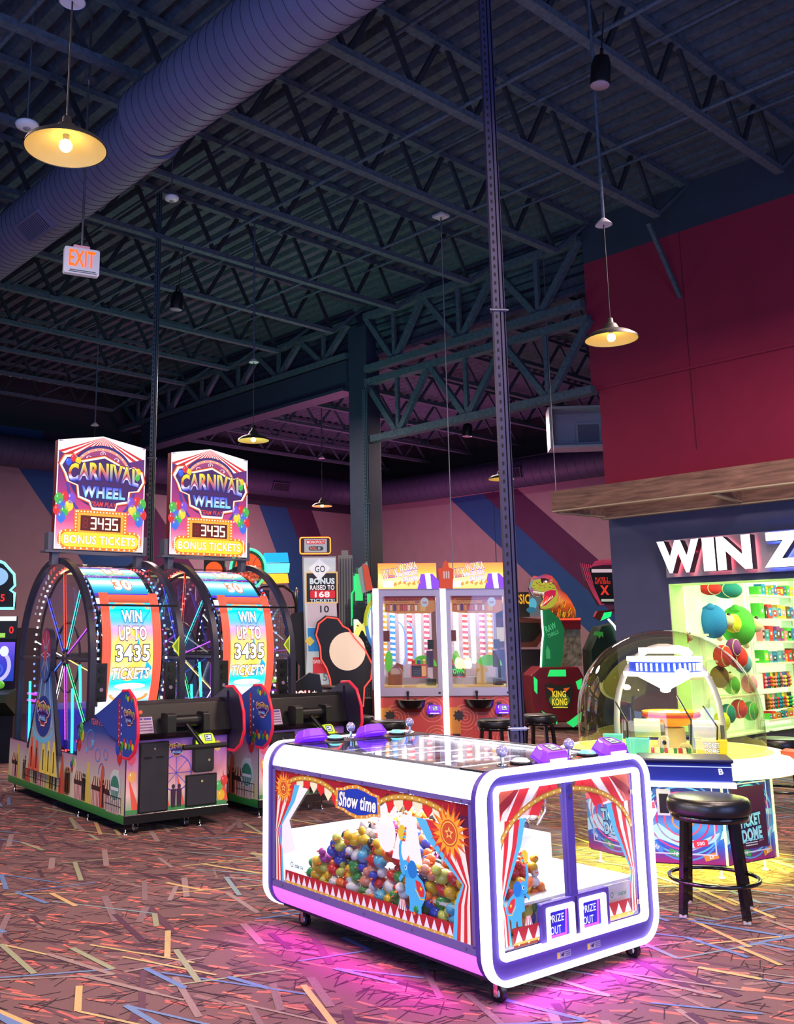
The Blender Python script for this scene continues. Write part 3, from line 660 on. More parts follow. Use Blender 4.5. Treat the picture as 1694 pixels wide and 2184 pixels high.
def elephant(A, cx, cy, s, fl=1, L=6):
    X = lambda x: cx+fl*x*s; Y = lambda y: cy+y*s; B = (70, 176, 224); B2 = (30, 120, 196)
    P = lambda pts, c, l: A.poly([(X(p[0]), Y(p[1])) for p in pts], c, l)
    P([(-.1, .62), (-.1, .3), (0, .28), (.02, .12), (.0, 0), (.14, 0), (.16, .12), (.2, .12), (.22, 0), (.36, 0), (.36, .14), (.46, .28), (.5, .45), (.42, .62), (.25, .72), (.05, .78), (-.12, .74)], B, L)
    A.ell(X(-.04), Y(.78), .2*s, .17*s, B, L, 24)
    P([(-.22, .8), (-.14, .92), (-.2, 1.05), (-.2, 1.2), (-.16, 1.3), (-.21, 1.32), (-.27, 1.2), (-.28, 1.02), (-.25, .9)], B, L)
    P([(-.14, .62), (-.26, .5), (-.3, .56), (-.2, .68)], B, L)
    A.ell(X(.12), Y(.8), .14*s, .17*s, B2, L+1, 20); P([(.2, .62), (.34, .6), (.46, .46), (.44, .34), (.34, .32), (.24, .45)], (214, 50, 50), L+1); A.line([(X(.46), Y(.3)), (X(.34), Y(.28)), (X(.2), Y(.45))], .02*s, (250, 200, 60), L+2)
    A.star(X(.36), Y(.48), .05*s, .02*s, 5, (250, 210, 70), L+2)
    A.ell(X(-.08), Y(.8), .03*s, .045*s, (255, 255, 255), L+1, 12); A.ell(X(-.085), Y(.8), .018*s, .03*s, (20, 30, 50), L+2, 10)
    A.line([(X(-.2), Y(.68)), (X(-.14), Y(.64)), (X(-.08), Y(.66))], .012*s, (24, 70, 130), L+2)
    A.ell(X(-.16), Y(1.45), .13*s, .16*s, (226, 200, 60), L, 20)
    for k in range(5): A.poly([(X(-.16-.03+.025*k), Y(1.3+.06*k)), (X(-.06+.01*k), Y(1.3+.06*k)), (X(-.12+.02*k), Y(1.36+.06*k))], [(220, 60, 60), (70, 180, 210)][k % 2], L+1)
    P([(-.28, .18), (-.14, .18), (-.08, -.02), (-.34, -.02)], (240, 236, 230), L)
    for k in range(4): P([(-.27+.035*k, .18), (-.255+.035*k, .18), (-.29+.066*k, -.02), (-.32+.066*k, -.02)], (190, 40, 50), L+1)
    P([(-.06, .94), (.06, .9), (.03, 1.06)], (240, 120, 90), L+1)
def sun(A, cx, cy, r, L=7):
    A.star(cx, cy, r*1.15, r*.6, 20, (226, 92, 32), L, 0); A.star(cx, cy, r*.95, r*.55, 15, (246, 170, 50), L+1, 20)
    A.ell(cx, cy, r*.5, r*.52, (206, 84, 40), L+2, 24); A.ring(cx, cy, r*.44, r*.46, r*.05, (250, 190, 80), L+3); A.star(cx, cy, r*.26, r*.11, 5, (250, 200, 110), L+3); A.star(cx, cy, r*.13, r*.06, 5, (190, 60, 40), L+4)
PRT = artmat('window_print', .3, .5)
A = Art()  # both front doors share one picture, split by the post
for s in (1, -1):
    xa, xb = (.115, .6) if s > 0 else (.65, 1.12)
    e = xa if s > 0 else xb
    # swagged red drape and stripes fanning from the top corner
    for k, c in enumerate([RD, CRM, RD, CRM, RD]):
        A.poly([(e, .78-.0*k), (e+s*(.09+.07*k), .895), (e+s*(.16+.07*k), .895), (e, .70)], c, 1+0*k) if k == 0 else A.poly([(e+s*(.1+.07*(k-1)), .895), (e+s*(.17+.07*(k-1)), .895), (e+s*(.02+.075*(k-1)+.05), .76), (e+s*(.02+.055*(k-1)), .735+.01*k)], c, 1)
    A.poly([(e, .895), (e+s*.17, .895), (e+s*.1, .83), (e+s*.0, .77)], (150, 34, 40), 2); A.poly([(e+s*.02, .895), (e+s*.14, .895), (e+s*.05, .85), (e, .82)], (190, 84, 60), 3)
    n = 14; P = [(.62-.505*cos(radians(12+78*k/n)) if s > 0 else .62+.5*cos(radians(12+78*k/n)), .58+.28*sin(radians(12+78*k/n))) for k in range(n+1)]
    P = [p for p in P if (p[0] < .6 if s > 0 else p[0] > .65)]
    for p, q in zip(P[:-1], P[1:]): A.poly([(p[0], p[1]), (q[0], q[1]), (q[0]-s*.03, min(.895, q[1]+.1)), (max(.115, p[0]-.08) if s > 0 else min(1.12, p[0]+.08), min(.895, p[1]+.1))], RD if s > 0 else RD, 0)
    A.line(P, .026, (176, 120, 40), 6); A.line(P, .016, GOLD, 7)
    for p in P: A.ell(p[0], p[1], .005, .006, (255, 238, 190), 8, 8)
    curtain(A, xa, xa+.2, .76, .42, .23, 1, 2) if s > 0 else curtain(A, xb-.2, xb, .76, .42, .23, -1, 2)
pennants(A, .2, .4, .235, .06); pennants(A, .86, 1.08, .235, .06)
A.rect(.2, .215, .4, .225, (150, 50, 40), 2)
elephant(A, .26, .3, .2, -1)
A.text('coastal', 1.0, .33, .02, (40, 110, 80), 5, .07, .02); A.ring(.92, .33, .012, .014, .004, (40, 100, 70), 5, 14)
A.obj('door_artwork', cm, plane((0, -.0065, 0), (1, 0, 0), (0, 0, 1)), PRT, .0004)
# prize flaps
for x0, z0 in ((.405, .19), (.645, .195)):
    p = empty('prize_door', (x0, -.02, z0)); p.parent = cm
    a = M(); a.frame(rrect(0, 0, .2, .165, .012, 3), rrect(.022, .022, .178, .143, .006, 3), fo(-.012), fo(.02), mat('lit_white_frame', (250, 245, 255), .4, emit=.9)); a.obj('door_frame', p)
    a = M(); a.box(.02, .18, .01, .014, .02, .145, mat('blue_recess', (40, 36, 190), .3, emit=.25)); a.obj('flap', p)
    A = Art(); A.text('PRIZE', .088, .105, .032, (240, 240, 255), 1, .105, .01); A.text('OUT', .08, .055, .034, (240, 240, 255), 1, .075, .01); A.line([(.15, .03), (.158, .14)], .012, (240, 80, 220), 1); A.line([(.03, .03), (.15, .03)], .01, (240, 80, 220), 1)
    A.obj('flap_lettering', p, plane((0, .009, 0), (1, 0, 0), (0, 0, 1)), ARTM)
    a = M(); a.frame(rrect(-.03, -.012, .23, .185, .012, 3), rrect(0, 0, .2, .165, .01, 3), fo(-.004), fo(.02), PUR); a.obj('surround', p)
A = Art()
for x in (.46, .68):
    A.rect(x, .125, x+.1, .155, (150, 146, 190), 0); A.rect(x+.004, .128, x+.022, .152, (226, 190, 90), 1); A.poly([(x+.025, .14), (x+.055, .15), (x+.045, .13)], (30, 30, 50), 1)
    for k in range(3): A.rect(x+.062, .13+.008*k, x+.095, .133+.008*k, (60, 60, 80), 1)
A.obj('warning_stickers', cm, plane((0, -.0305, 0), (1, 0, 0), (0, 0, 1)), ART, .0005)
# side window artwork (left side, seen from -x): u runs towards the front
A = Art(); SL = CLn-.07
zt, zb = Z1-RC-.015-.0, Z0+RC+.02
Wd = 1.56; z0 = zb; H = zt-zb   # v measured from z0
A.rect(0, H-.05, Wd, H, (150, 24, 40), 1)
A.poly([(0, H), (.25, H), (.12, H-.06), (0, H-.16)], DRD, 1); A.poly([(Wd, H), (Wd-.3, H), (Wd-.12, H-.07), (Wd, H-.2)], (84, 24, 60), 1)
for x0, x1 in ((.08, .6), (.9, 1.46)):
    n = 8; w_ = (x1-x0)/n
    for k in range(n):
        x = x0+w_*k; t = (k+.5)/n; yy = H-.05-.02+.06*sin(pi*t)-.04
        A.poly([(x, H-.03), (x, yy), (x+w_/2, yy-.035), (x+w_, yy), (x+w_, H-.03)], [(246, 236, 190), (224, 44, 44)][k % 2], 2)
    P = arch(A, x0-.02, x1+.02, H-.13, .115, 5)
    for p, q in zip(P[:-1], P[1:]): A.poly([p, q, (q[0], H), (p[0], H)], (158, 28, 44), 4)
curtain(A, 0, .24, H-.06, H*.46, 0, 1, 4); curtain(A, Wd-.36, Wd, H-.1, H*.42, 0, -1, 4)
pennants(A, .1, Wd-.12, .022, .055, 3, 26)
sun(A, .085, H-.09, .085); sun(A, Wd-.13, H-.14, .115)
Q = [(-.18, .06), (-.12, .068), (-.08, .085), (0, .1), (.08, .085), (.12, .068), (.18, .06), (.185, -.06), (.12, -.068), (.08, -.085), (0, -.1), (-.08, -.085), (-.12, -.068), (-.185, -.06)]; A.poly([(.755+u, H-.085+v*.85) for u, v in Q], (226, 150, 50), 8)
A.poly([(.755+u*.88, H-.085+v*.66) for u, v in Q], (30, 60, 170), 9)
for k in range(22):
    t = k*14/22; i0 = int(t) % 14; i1 = (i0+1) % 14; fr_ = t-int(t); A.ell(.755+.94*(Q[i0][0]*(1-fr_)+Q[i1][0]*fr_), H-.085+.755*(Q[i0][1]*(1-fr_)+Q[i1][1]*fr_), .0055, .0055, (255, 240, 200), 10, 8)
A.text('Show time', .755, H-.085, .068, (250, 250, 255), 10, .3, .035, .15, outline=((20, 30, 90), .03))
elephant(A, Wd-.42, .07, .24, 1)
A.text('coastal', .235, .115, .022, (40, 90, 80), 6, .08, .02); A.ring(.165, .115, .013, .014, .004, (40, 90, 80), 6, 14)
# white cut-out shapes printed on the glass
A.poly([(.08, H-.06), (.32, H-.07), (.14, H*.57), (.2, H*.32), (.06, H*.24)], (246, 248, 252), 3)
A.poly([(1.02, H*.48), (1.1, H-.1), (1.2, H-.1), (1.24, H*.48)], (246, 248, 252), 3)
A.ell(.98, .4, .07, .09, (246, 248, 252), 3, 20); A.ell(.95, .5, .045, .06, (246, 248, 252), 3, 16); A.line([(1.0, .45), (1.05, .52)], .03, (246, 248, 252), 3); A.line([(.94, .54), (1.0, .575)], .03, (40, 44, 52), 4)
A.obj('side_artwork', cm, lambda u, v, d: (.0115-d, .06+Wd-u, z0+v), PRT, .0004)
# controls on the deck at both ends
for (x, y, rz, fl_) in ((.62, .09, 0, 0), (1.1, .09, 0, 0), (.25, CLn-.09, pi, 1), (.72, CLn-.09, pi, 1)):
    card_reader(cm, (x, y, Z1), rz, 1.05)
for i, (x, y) in enumerate(((.42, .1), (.93, .1), (.43, CLn-.09), (.93, CLn-.09))):
    b = empty('push_button', (x+.0, y, Z1-.002)); b.parent = cm
    mt = [mat('pink_button', (250, 215, 235), .3, emit=1.2), mat('aqua_button', (110, 225, 235), .3, emit=.9)][0 if i == 0 else 1]
    a = M(); a.lathe([(0, .03), (.03, .028), (.045, .015), (.047, 0), (0, 0)][::-1], mt, 20); a.obj('button_cap', b)
    a = M(); a.lathe([(.047, 0), (.055, 0), (.053, .012), (.047, .014)], BLACK, 20); a.obj('button_collar', b)
BALL = mat('crystal_ball', (185, 178, 215), .08, .3, coat=1.)
light('under_glow', 'AREA', (-.05, CLn/2, .14), 9, (255, 30, 235), .12, rot=(0, radians(50), 0), parent=cm, shape='RECTANGLE', size_y=1.5)
light('under_glow', 'AREA', (CW/2, -.06, .09), 8, (235, 30, 255), 1.1, rot=(radians(-40), 0, 0), parent=cm, shape='RECTANGLE', size_y=.08)
light('under_glow', 'AREA', (CW+.05, CLn/2, .14), 14, (235, 30, 255), .12, rot=(0, radians(-50), 0), parent=cm, shape='RECTANGLE', size_y=1.5)
for x, y in ((.3, .11), (.8, .11), (.56, CLn-.08), (1.05, CLn-.08)):
    j = empty('joystick', (x, y, Z1-.002)); j.parent = cm
    a = M(); a.cyl((0, 0, 0), (0, 0, .05), .009, CHROME, 10); a.lathe([(0, .012), (.025, .008), (.03, 0), (0, 0)][::-1], CHROME, 16); a.obj('shaft', j)
    a = M(); a.sph((0, 0, .068), .028, BALL, 16, 12); a.obj('ball', j)
for y0 in (.03, CLn-.17):
    A = Art(); A.rect(.12, y0, CW-.12, y0+.14, (60, 34, 46), 0)
    for k in range(16): x = .14+.06*k; A.ell(x, y0+.07+.03*sin(k*2.1), .018, .012, [(210, 50, 50), (240, 220, 160), (80, 150, 210), (230, 190, 80)][k % 4], 1, 8)
    A.obj('deck_artwork', cm, plane((0, 0, Z1-.0015), (1, 0, 0), (0, 1, 0)), ART, .0004)

# rubber ducks: heap inside the claw machine
DC = [((236, 190, 30), 'yellow'), ((214, 38, 40), 'red'), ((44, 70, 190), 'blue'), ((40, 150, 70), 'green'), ((240, 120, 40), 'orange'), ((238, 236, 232), 'white'), ((26, 26, 32), 'black'),
      ((90, 190, 220), 'light blue'), ((170, 60, 150), 'purple'), ((232, 150, 120), 'peach'), ((200, 210, 90), 'lime')]
BEAK = mat('duck_beak', (240, 110, 30), .4)
def duckmesh(i):
    c, n = DC[i]; mt = mat('duck_'+n.replace(' ', '_'), c, .3, coat=.3); a = M()
    a.sph((0, 0, .0), .027, mt, 10, 7, (1.15, .95, .8)); a.sph((.016, 0, .033), .018, mt, 10, 7)
    a.add([(-.02, -.008, .006), (-.02, .008, .006), (-.038, 0, .02), (-.02, 0, -.006)], [(0, 1, 2), (0, 2, 3), (1, 3, 2), (0, 3, 1)], mt)
    a.sph((.035, 0, .031), .007, BEAK, 6, 4, (1.2, 1., .5)); a.sph((.027, .009, .033), .0028, BLACK, 5, 3); a.sph((.027, -.009, .033), .0028, BLACK, 5, 3)
    return a
rd = random.Random(11)
def heap(x, y): return .32+.22*min(1, max(0, (1.36-y)/.45))+.04*sin(7*y+3*x)+.03*min(1, x/.3)
cand = []
sp = .066; iy = 0; y = .17
while y < 1.36:
    x = .078
    while x < (1.14 if y > .6 else .58):
        jx, jy = rd.uniform(-.008, .008), rd.uniform(-.008, .008); X, Y = x+jx, y+jy
        zt_ = heap(X, Y)
        if Y < .62: zt_ = min(zt_, .48)
        cand.append((X, Y, zt_)); 
        if x < .12 or y < .24:
            z = .25
            while z < zt_-.05: cand.append((X+rd.uniform(-.005, .01), Y+rd.uniform(-.02, .02), z)); z += .056
        x += sp
    y += sp
cm_w = lambda X, Y, Z: (3.54+X*cos(.07)+Y*sin(.07), 3.01-X*sin(.07)+Y*cos(.07), Z)
camdist = lambda c: (c[0]**2*1.0+(c[1]-.0)**2*.6)
cand.sort(key=lambda c: c[0]+.15*c[1]-(3 if c[0] < .13 else 0))
protos = {}
for k, (X, Y, Z) in enumerate(cand[:292]):
    i = rd.choice([0, 0, 0, 1, 1, 2, 2, 3, 4, 4, 5, 5, 6, 7, 8, 9, 10]); p = protos.get(i)
    if p is None: p = protos[i] = duckmesh(i).obj('rubber_duck'); o = p
    else: o = p.copy(); C.objects.link(o)
    o.location = cm_w(X, Y, Z); o.rotation_euler = (rd.uniform(-.7, .7), rd.uniform(-.7, .7), rd.uniform(0, 6.28)); s = rd.uniform(1.15, 1.5); o.scale = (s, s, s)
    tag(o, 'small %s rubber duck in the heap inside the claw machine' % DC[i][1], 'rubber duck', 'rubber ducks heaped in the claw machine')
big = M()
for (X, Y, Z) in cand[292:]:
    i = rd.choice(range(11)); q = duckmesh(i); w0 = cm_w(X, Y, Z); th = rd.uniform(0, 6.28)
    k = len(big.v)
    for p in q.v: big.v.append((w0[0]+1.35*(p[0]*cos(th)-p[1]*sin(th)), w0[1]+1.35*(p[0]*sin(th)+p[1]*cos(th)), w0[2]+1.35*p[2]))
    for f, m_, s_ in zip(q.f, q.m, q.sm): big.f.append(tuple(k+j for j in f)); big.m.append(big.mi(q.mats[m_])); big.sm.append(s_)
if big.v: tag(big.obj('rubber_duck_heap'), 'mixed coloured rubber ducks at the far side of the heap', 'rubber ducks', None, 'stuff')

# ------------------------------------------------------------------ carnival wheel games
def side_scene(A, L0=0, W=3.1):
    """printed side of the wheel game; u = 0 at the front, grows to the back; v up"""
    rs = random.Random(5)
    def top(u): return 1.06 if u < .0 else (1.06-.36*(u/1.1) if u < 1.1 else .45)
    n = 31
    for k in range(n):
        u0, u1 = W*k/n, W*(k+1)/n
        t0, t1 = top(u0+1e-4), top(u1-1e-4)
        for (a, b, c0, c1) in ((0, .07, (26, 110, 50), (60, 150, 66)), (.07, .3, (226, 214, 150), (214, 206, 190)), (.3, .5, (214, 206, 190), (196, 150, 178)), (.5, .7, (196, 150, 178), (50, 84, 160)), (.7, 1.1, (50, 84, 160), (34, 54, 130))):
            a0, b0, b1 = a, min(b, t0), min(b, t1)
            if b0 > a0 or b1 > a0:
                A.poly([(u0, a0), (u1, a0), (u1, max(a0, b1)), (u0, max(a0, b0))], [c0, c0, c1, c1], L0)
    for k in range(9):  # light beams / tents
        u = .15+k*.33; A.poly([(u-.09, .07), (u+.09, .07), (u+.02, .42), (u-.02, .42)], [(238, 228, 196), (222, 96, 70), (236, 210, 90)][k % 3], L0+1)
    for u in (.35, .62, 1.05, 2.1, 2.9):  # striped stalls
        for q in range(6): A.rect(u-.1+q*.033, .07, u-.1+q*.033+.0165, .2, (196, 56, 50), L0+2); A.rect(u-.1+q*.033+.0165, .07, u-.1+(q+1)*.033, .2, (240, 232, 214), L0+2)
        A.poly([(u-.12, .24), (u+.12, .24), (u+.07, .32), (u-.07, .32)], (240, 226, 190), L0+2)
        for q in range(4): A.poly([(u-.12+q*.06, .24), (u-.09+q*.06, .24), (u-.055+q*.035, .32), (u-.07+q*.035, .32)], (160, 50, 50), L0+3)
        A.rect(u-.1, .2, u+.1, .24, (70, 40, 40), L0+2)
    for u in [.12+.021*k for k in range(13)]: A.rect(u-.004, .06, u+.005, .17, (240, 232, 220), L0+4); A.rect(u+.005, .06, u+.012, .17, (180, 50, 60), L0+4)
    A.ell(.2, .28, .12, .14, (214, 226, 220), L0+3, 20); A.ell(.2, .27, .09, .1, (60, 140, 110), L0+4, 20); A.rect(.12, .25, .28, .275, (236, 240, 240), L0+5)
    for k in range(5): A.rect(.13+.032*k, .18, .145+.032*k, .25, (160, 190, 180), L0+5)
    for u in (.45, .88, .92, 1.3, 1.35, 1.62, 1.72, 1.78, 2.2, 2.26, 2.55, 2.6, 2.86):  # silhouettes of people
        h = rs.uniform(.16, .21); z = .1; A.ell(u, z+h, .014, .017, (18, 16, 22), L0+6, 8); A.poly([(u-.02, z+h*.88), (u+.02, z+h*.88), (u+.016, z+h*.45), (u+.02, z-.02), (u+.006, z-.02), (u, z+h*.4), (u-.008, z-.02), (u-.02, z-.02), (u-.014, z+h*.45)], (18, 16, 22), L0+6)
    for u0, u1 in ((1.5, 2.6), (.06, .4)):
        A.line([(u0, .2), (u1, .2)], .006, (20, 18, 24), L0+7); A.line([(u0, .13), (u1, .13)], .005, (20, 18, 24), L0+7)
        for k in range(8): A.rect(u0+(u1-u0)*k/8, .08, u0+(u1-u0)*k/8+.006, .2, (20, 18, 24), L0+7)
    A.rect(1.25, .1, 1.4, .3, (120, 70, 40), L0+3); A.ell(1.32, .3, .07, .03, (190, 140, 60), L0+4, 14)
    for (u, v, s_) in ((.1, .6, 1.), (1.03, .62, .9), (2.35, .36, .5), (1.2, .36, .5)):
        for (dx, dy, c) in ((-.06, .03, (226, 206, 40)), (0, .04, (60, 170, 60)), (.06, 0, (50, 80, 200)), (.02, -.07, (210, 50, 50)), (-.03, .1, (90, 190, 100))): A.balloon(u+dx*s_, v+dy*s_, .062*s_, c, L0+5)
    A.ring(.78, .62, .09, .09, .012, (90, 150, 214), L0+3, 20); A.ring(.6, .5, .06, .06, .01, (90, 150, 214), L0+3, 20); A.star(.72, .6, .05, .022, 5, (120, 190, 236), L0+4); A.star(.86, .52, .03, .014, 5, (120, 190, 236), L0+4); A.ring(.42, .52, .05, .05, .01, (90, 150, 214), L0+3, 16)
    for u in (.5, 1.9, 2.1): A.ring(u, .34, .07, .1, .006, (60, 70, 140), L0+4, 20, 0, 180)
    A.text('TEAM PLAY', .6, .78, .05, (220, 110, 130), L0+6, .34, .03)

def wheel_game(off, label, wob):
    ex = V(.994, -.11, 0); o = V(4.293, 7.439, 0)+ex*off+V(.11, .994, 0)*(.02 if off else 0)
    t = empty('wheel_game', tuple(o), -.11, label, 'arcade game', 'big light-up wheel ticket games')
    W = .975; BZ = .085
    PNL = mat('cabinet_edge', (34, 26, 52), .4)
    # lower cabinet (side profile extruded over the width)
    prof = [(0, BZ), (3.1, BZ), (3.1, .5), (1.12, .5), (1.12, .78), (.1, .78), (0, .74)]
    a = M(); a.px(prof, 0.01, W-.01, PNL); a.obj('cabinet', t)
    for x in (0, W):
        s = -1 if x == 0 else 1; A = Art(); A.mir = (x == 0); side_scene(A)
        A.obj('side_artwork', t, lambda u, v, d, x=x, s=s: (x+s*(.001+d), u, BZ+v*.0+v*1.0 if False else BZ+v), ART, .0007)
        a = M(); a.px([(0, BZ), (3.1, BZ), (3.1, .54), (1.12, .54), (1.12, .8), (.0, 1.13)], min(x, x-s*.012), max(x, x-s*.012), PNL); a.obj('side_panel', t)
    # base skirt, feet and casters
    a = M(); a.box(0, W, -.01, .02, BZ, BZ+.07, BLACKM); a.cyl((0, -.012, BZ+.07), (W, -.012, BZ+.07), .006, CHROME, 8); a.obj('kick_rail', t)
    for x, y in ((.03, .03), (.72, .03), (.03, .85), (.03, 1.08), (.03, 2.95), (W-.05, 2.95)): level_foot(t, x, y, BZ+.01)
    for x in (.13, .6): caster(t, x, .06, .036)
    # front panel art and doors
    A = Art(); A.rect(0, 0, W-.02, .62, None, 0, cols=[(110, 170, 110), (232, 196, 190), (226, 150, 160), (196, 130, 200), (84, 60, 170)], nx=1)
    for k in range(7): A.poly([(.06+.14*k, .02), (.13+.14*k, .02), (.02+.15*k, .3)], (234, 90, 70), 1)
    logo(A, .46, .5, .17, 3)
    A.ring(.46, .3, .15, .15, .01, (84, 90, 200), 2, 26)
    for k in range(8): A.line([(.46, .3), (.46+.145*cos(k*pi/4), .3+.145*sin(k*pi/4))], .006, (84, 90, 200), 2)
    for x in (.435, .49): A.ell(x, .19, .017, .02, (60, 30, 60), 4, 10); A.poly([(x-.025, .17), (x+.025, .17), (x+.02, .02), (x-.02, .02)], (60, 30, 60), 4)
    for (x, v, c) in ((.045, .44, (240, 90, 120)), (.05, .3, (236, 170, 90)), (.88, .16, (90, 190, 100)), (.93, .2, (220, 60, 60)), (.9, .08, (236, 190, 50)), (.86, .5, (240, 210, 120))): A.balloon(x, v, .045, c, 3)
    A.rect(0, 0, W-.02, .035, (70, 140, 80), 4)
    A.obj('front_artwork', t, plane((.01, -.002, BZ+.075), (1, 0, 0), (0, 0, 1)), artmat('front_print', .05), .0006)
    for (x0, x1, z0, z1, nm) in ((.13, .38, .17, .72, 'service_door'), (.57, .85, .18, .42, 'service_door')):
        d = M(); d.box(x0-.012, x1+.012, -.014, 0, z0-.012, z1+.012, BLACKM); d.box(x0, x1, -.02, -.012, z0, z1, DARK); dd = d.obj(nm, t, bevel=.003)
        k = M(); k.cyl(((x0+x1)/2, -.02, z1-.045), ((x0+x1)/2, -.026, z1-.045), .011, CHROME, 12)
        if z1 > .5:
            for xx in (.16, .27): k.prism(rrect(xx, .595, xx+.07, .612, .008, 3), lambda u, v: (u, -.0205, v), lambda u, v: (u, -.024, v), BOXK)
        k.obj('lock', dd)
    d = empty('coin_door', (.62, -.02, .45)); d.parent = t
    k = M(); k.py(rrect(0, 0, .2, .3, .03, 5), -.012, .02, BLACK); k.py(rrect(.012, .012, .188, .288, .025, 5), -.016, -.012, DARK); k.cyl((.15, -.016, .1), (.15, -.022, .1), .011, CHROME, 12); k.obj('door_plate', d)
    card_reader(t, (.72, -.045, .71), 0, .95, mat('lime_reader', (190, 235, 40), .4, emit=.9), LEDY, 1.1)
    # console: black hood with pull bar
    a = M(); a.px([(-.02, .75), (-.07, .8), (.02, 1.04), (.1, 1.07), (.5, .95), (.5, .78), (.1, .75)], .0, W, BLACKM); a.obj('console_hood', t, bevel=.005)
    h = empty('pull_handle', (.5, -.1, .9)); h.parent = t
    a = M(); a.cyl((-.13, .0, .0), (.13, .0, .0), .05, BLACK, 20); a.px(rrect(-.09, -.11, .05, .07, .03, 4), -.21, -.13, BLACK); a.px(rrect(-.09, -.11, .05, .07, .03, 4), .13, .19, BLACK); a.obj('pivot', h)
    a = M(); a.cyl((0, -.03, -.03), (.06, -.22, -.2), .02, BLACK, 10); a.cyl((-.13, -.22, -.2), (.28, -.22, -.2), .021, mat('rubber_grip', (18, 18, 20), .7), 14); a.obj('grip_bar', h)
    a = M(); a.cyl((-.13, -.0, 0), (-.135, 0, 0), .045, mat('red_reflector', (120, 16, 30), .2, emit=.15), 16); a.obj('reflector', h)
    a = M(); a.cyl((.1, -.045, .985), (.1, -.06, .985), .014, LEDR, 12); a.obj('red_lamp', t)
    A = Art(); A.rect(0, 0, .16, .14, (196, 170, 200), 0); A.rect(.01, .115, .07, .132, (60, 50, 150), 1); A.rect(.08, .115, .15, .132, (60, 50, 150), 1)
    for k in range(4): A.rect(.01, .02+.024*k, .15, .03+.024*k, (110, 80, 130), 1)
    A.obj('instruction_card', t, lambda u, v, d: (.06+u, -.073+v*.36-d, .81+v*.93), ART)
    # flaring side wings
    for sx in (0, 1):
        x0 = -.012 if sx == 0 else W; s = -1 if sx == 0 else 1
        wing = [(.62, .93), (.3, 1.05), (.05, 1.16), (-.08, 1.17), (-.2, 1.1), (-.27, .95), (-.28, .8), (-.22, .68), (-.12, .62), (0, .62), (.02, .74), (.3, .78)]
        flare = lambda u: 0
        a = M(); a.prism(wing, lambda u, v: (x0+s*(flare(u)+.0), u, v), lambda u, v: (x0+s*(flare(u)+.014), u, v), PNL); wg = a.obj('side_wing', t)
        a = M(); pw = wing[2:10]; a.tube([(x0+s*(flare(u)+.007), u, v) for u, v in pw], .014, mat('red_edge', (210, 30, 60), .3, emit=.35), 8); a.obj('red_edging', wg)
        A = Art(); A.mir = (sx == 0); A.poly(wing, (46, 76, 168), 0)
        A.line([(.1, 1.08), (.08, .72)], .04, (190, 30, 50), 1)
        for k in range(7): A.ell(.09, .74+.05*k, .006, .007, (250, 240, 220), 3, 8)
        for k in range(5): A.star(.04, .74+.07*k, .016, .007, 5, (240, 240, 250), 2)
        q_ = Art(); logo(q_, .12 if sx == 0 else -.12, .96, .2, 5); k0 = len(A.v); A.v += [(-p[0] if sx == 0 else p[0], p[1], p[2]) for p in q_.v]; A.f += [tuple(k0+j for j in f) for f in q_.f]; A.c += q_.c
        for k in range(7): A.balloon(-.2+.035*k, .72+.03*(k % 2), .028, [(226, 206, 40), (210, 50, 50), (60, 170, 60), (60, 90, 210)][k % 4], 3)
        for k in range(4): A.balloon(-.16+.04*k, 1.1+.015*(k % 2), .022, [(60, 170, 60), (210, 50, 50), (226, 206, 40)][k % 3], 3)
        A.obj('wing_artwork', wg, (lambda x0, s: lambda u, v, d: (x0+s*(flare(u)+.015+d), u, v))(x0, s), ART, .0006)
    # glazed wheel housing: two arch frames and clear panels
    cy, cz, ra = 1.92, 1.36, 1.06
    archp = [(cy-ra, .5), (cy-ra, 1.0)]+[(cy-ra*cos(radians(k*5)), cz+1.06*sin(radians(k*5))) for k in range(37)]+[(cy+ra, 1.0), (cy+ra, .5)]
    archi = [(cy-ra+.06, .5), (cy-ra+.06, 1.0)]+[(cy-(ra-.06)*cos(radians(k*5)), cz+1.0*sin(radians(k*5))) for k in range(37)]+[(cy+ra-.06, 1.0), (cy+ra-.06, .5)]
    ARF = mat('arch_frame_grey', (52, 50, 66), .4, .2)
    for x0 in (0.0, W-.06):
        a = M(); n = len(archp)
        for (P, fl_) in ((archp, 0), (archi, 1)): a.ribbon(P, lambda u, v, w: (w, u, v), x0, x0+.06, ARF, False, True)
        for xx in (x0, x0+.06):
            a.add([(xx, *p) for p in archp]+[(xx, *p) for p in archi], [(j, j+1, n+j+1, n+j) for j in range(n-1)], ARF)
        a.obj('arch_frame', t)
        a = M(); a.px(archi+[], x0+.025, x0+.031, glass('side_window', (.93, .95, .97), .5, .05)); a.obj('side_window', t)
        a = M(); a.box(x0+.02, x0+.036, cy-ra+.05, cy+ra-.05, 1.395, 1.42, STEEL); a.obj('cross_bar', t)
    a = M(); a.ribbon(archi[8:33], lambda u, v, w: (w, u, v), .06, W-.06, glass('curved_cover', (.95, .96, .97), .6, .1), False, True); a.obj('curved_cover', t)
    a = M(); a.box(.06, W-.06, cy-.98, cy-.94, 1.9, 1.92, BLACKM); a.obj('cover_rail', t)
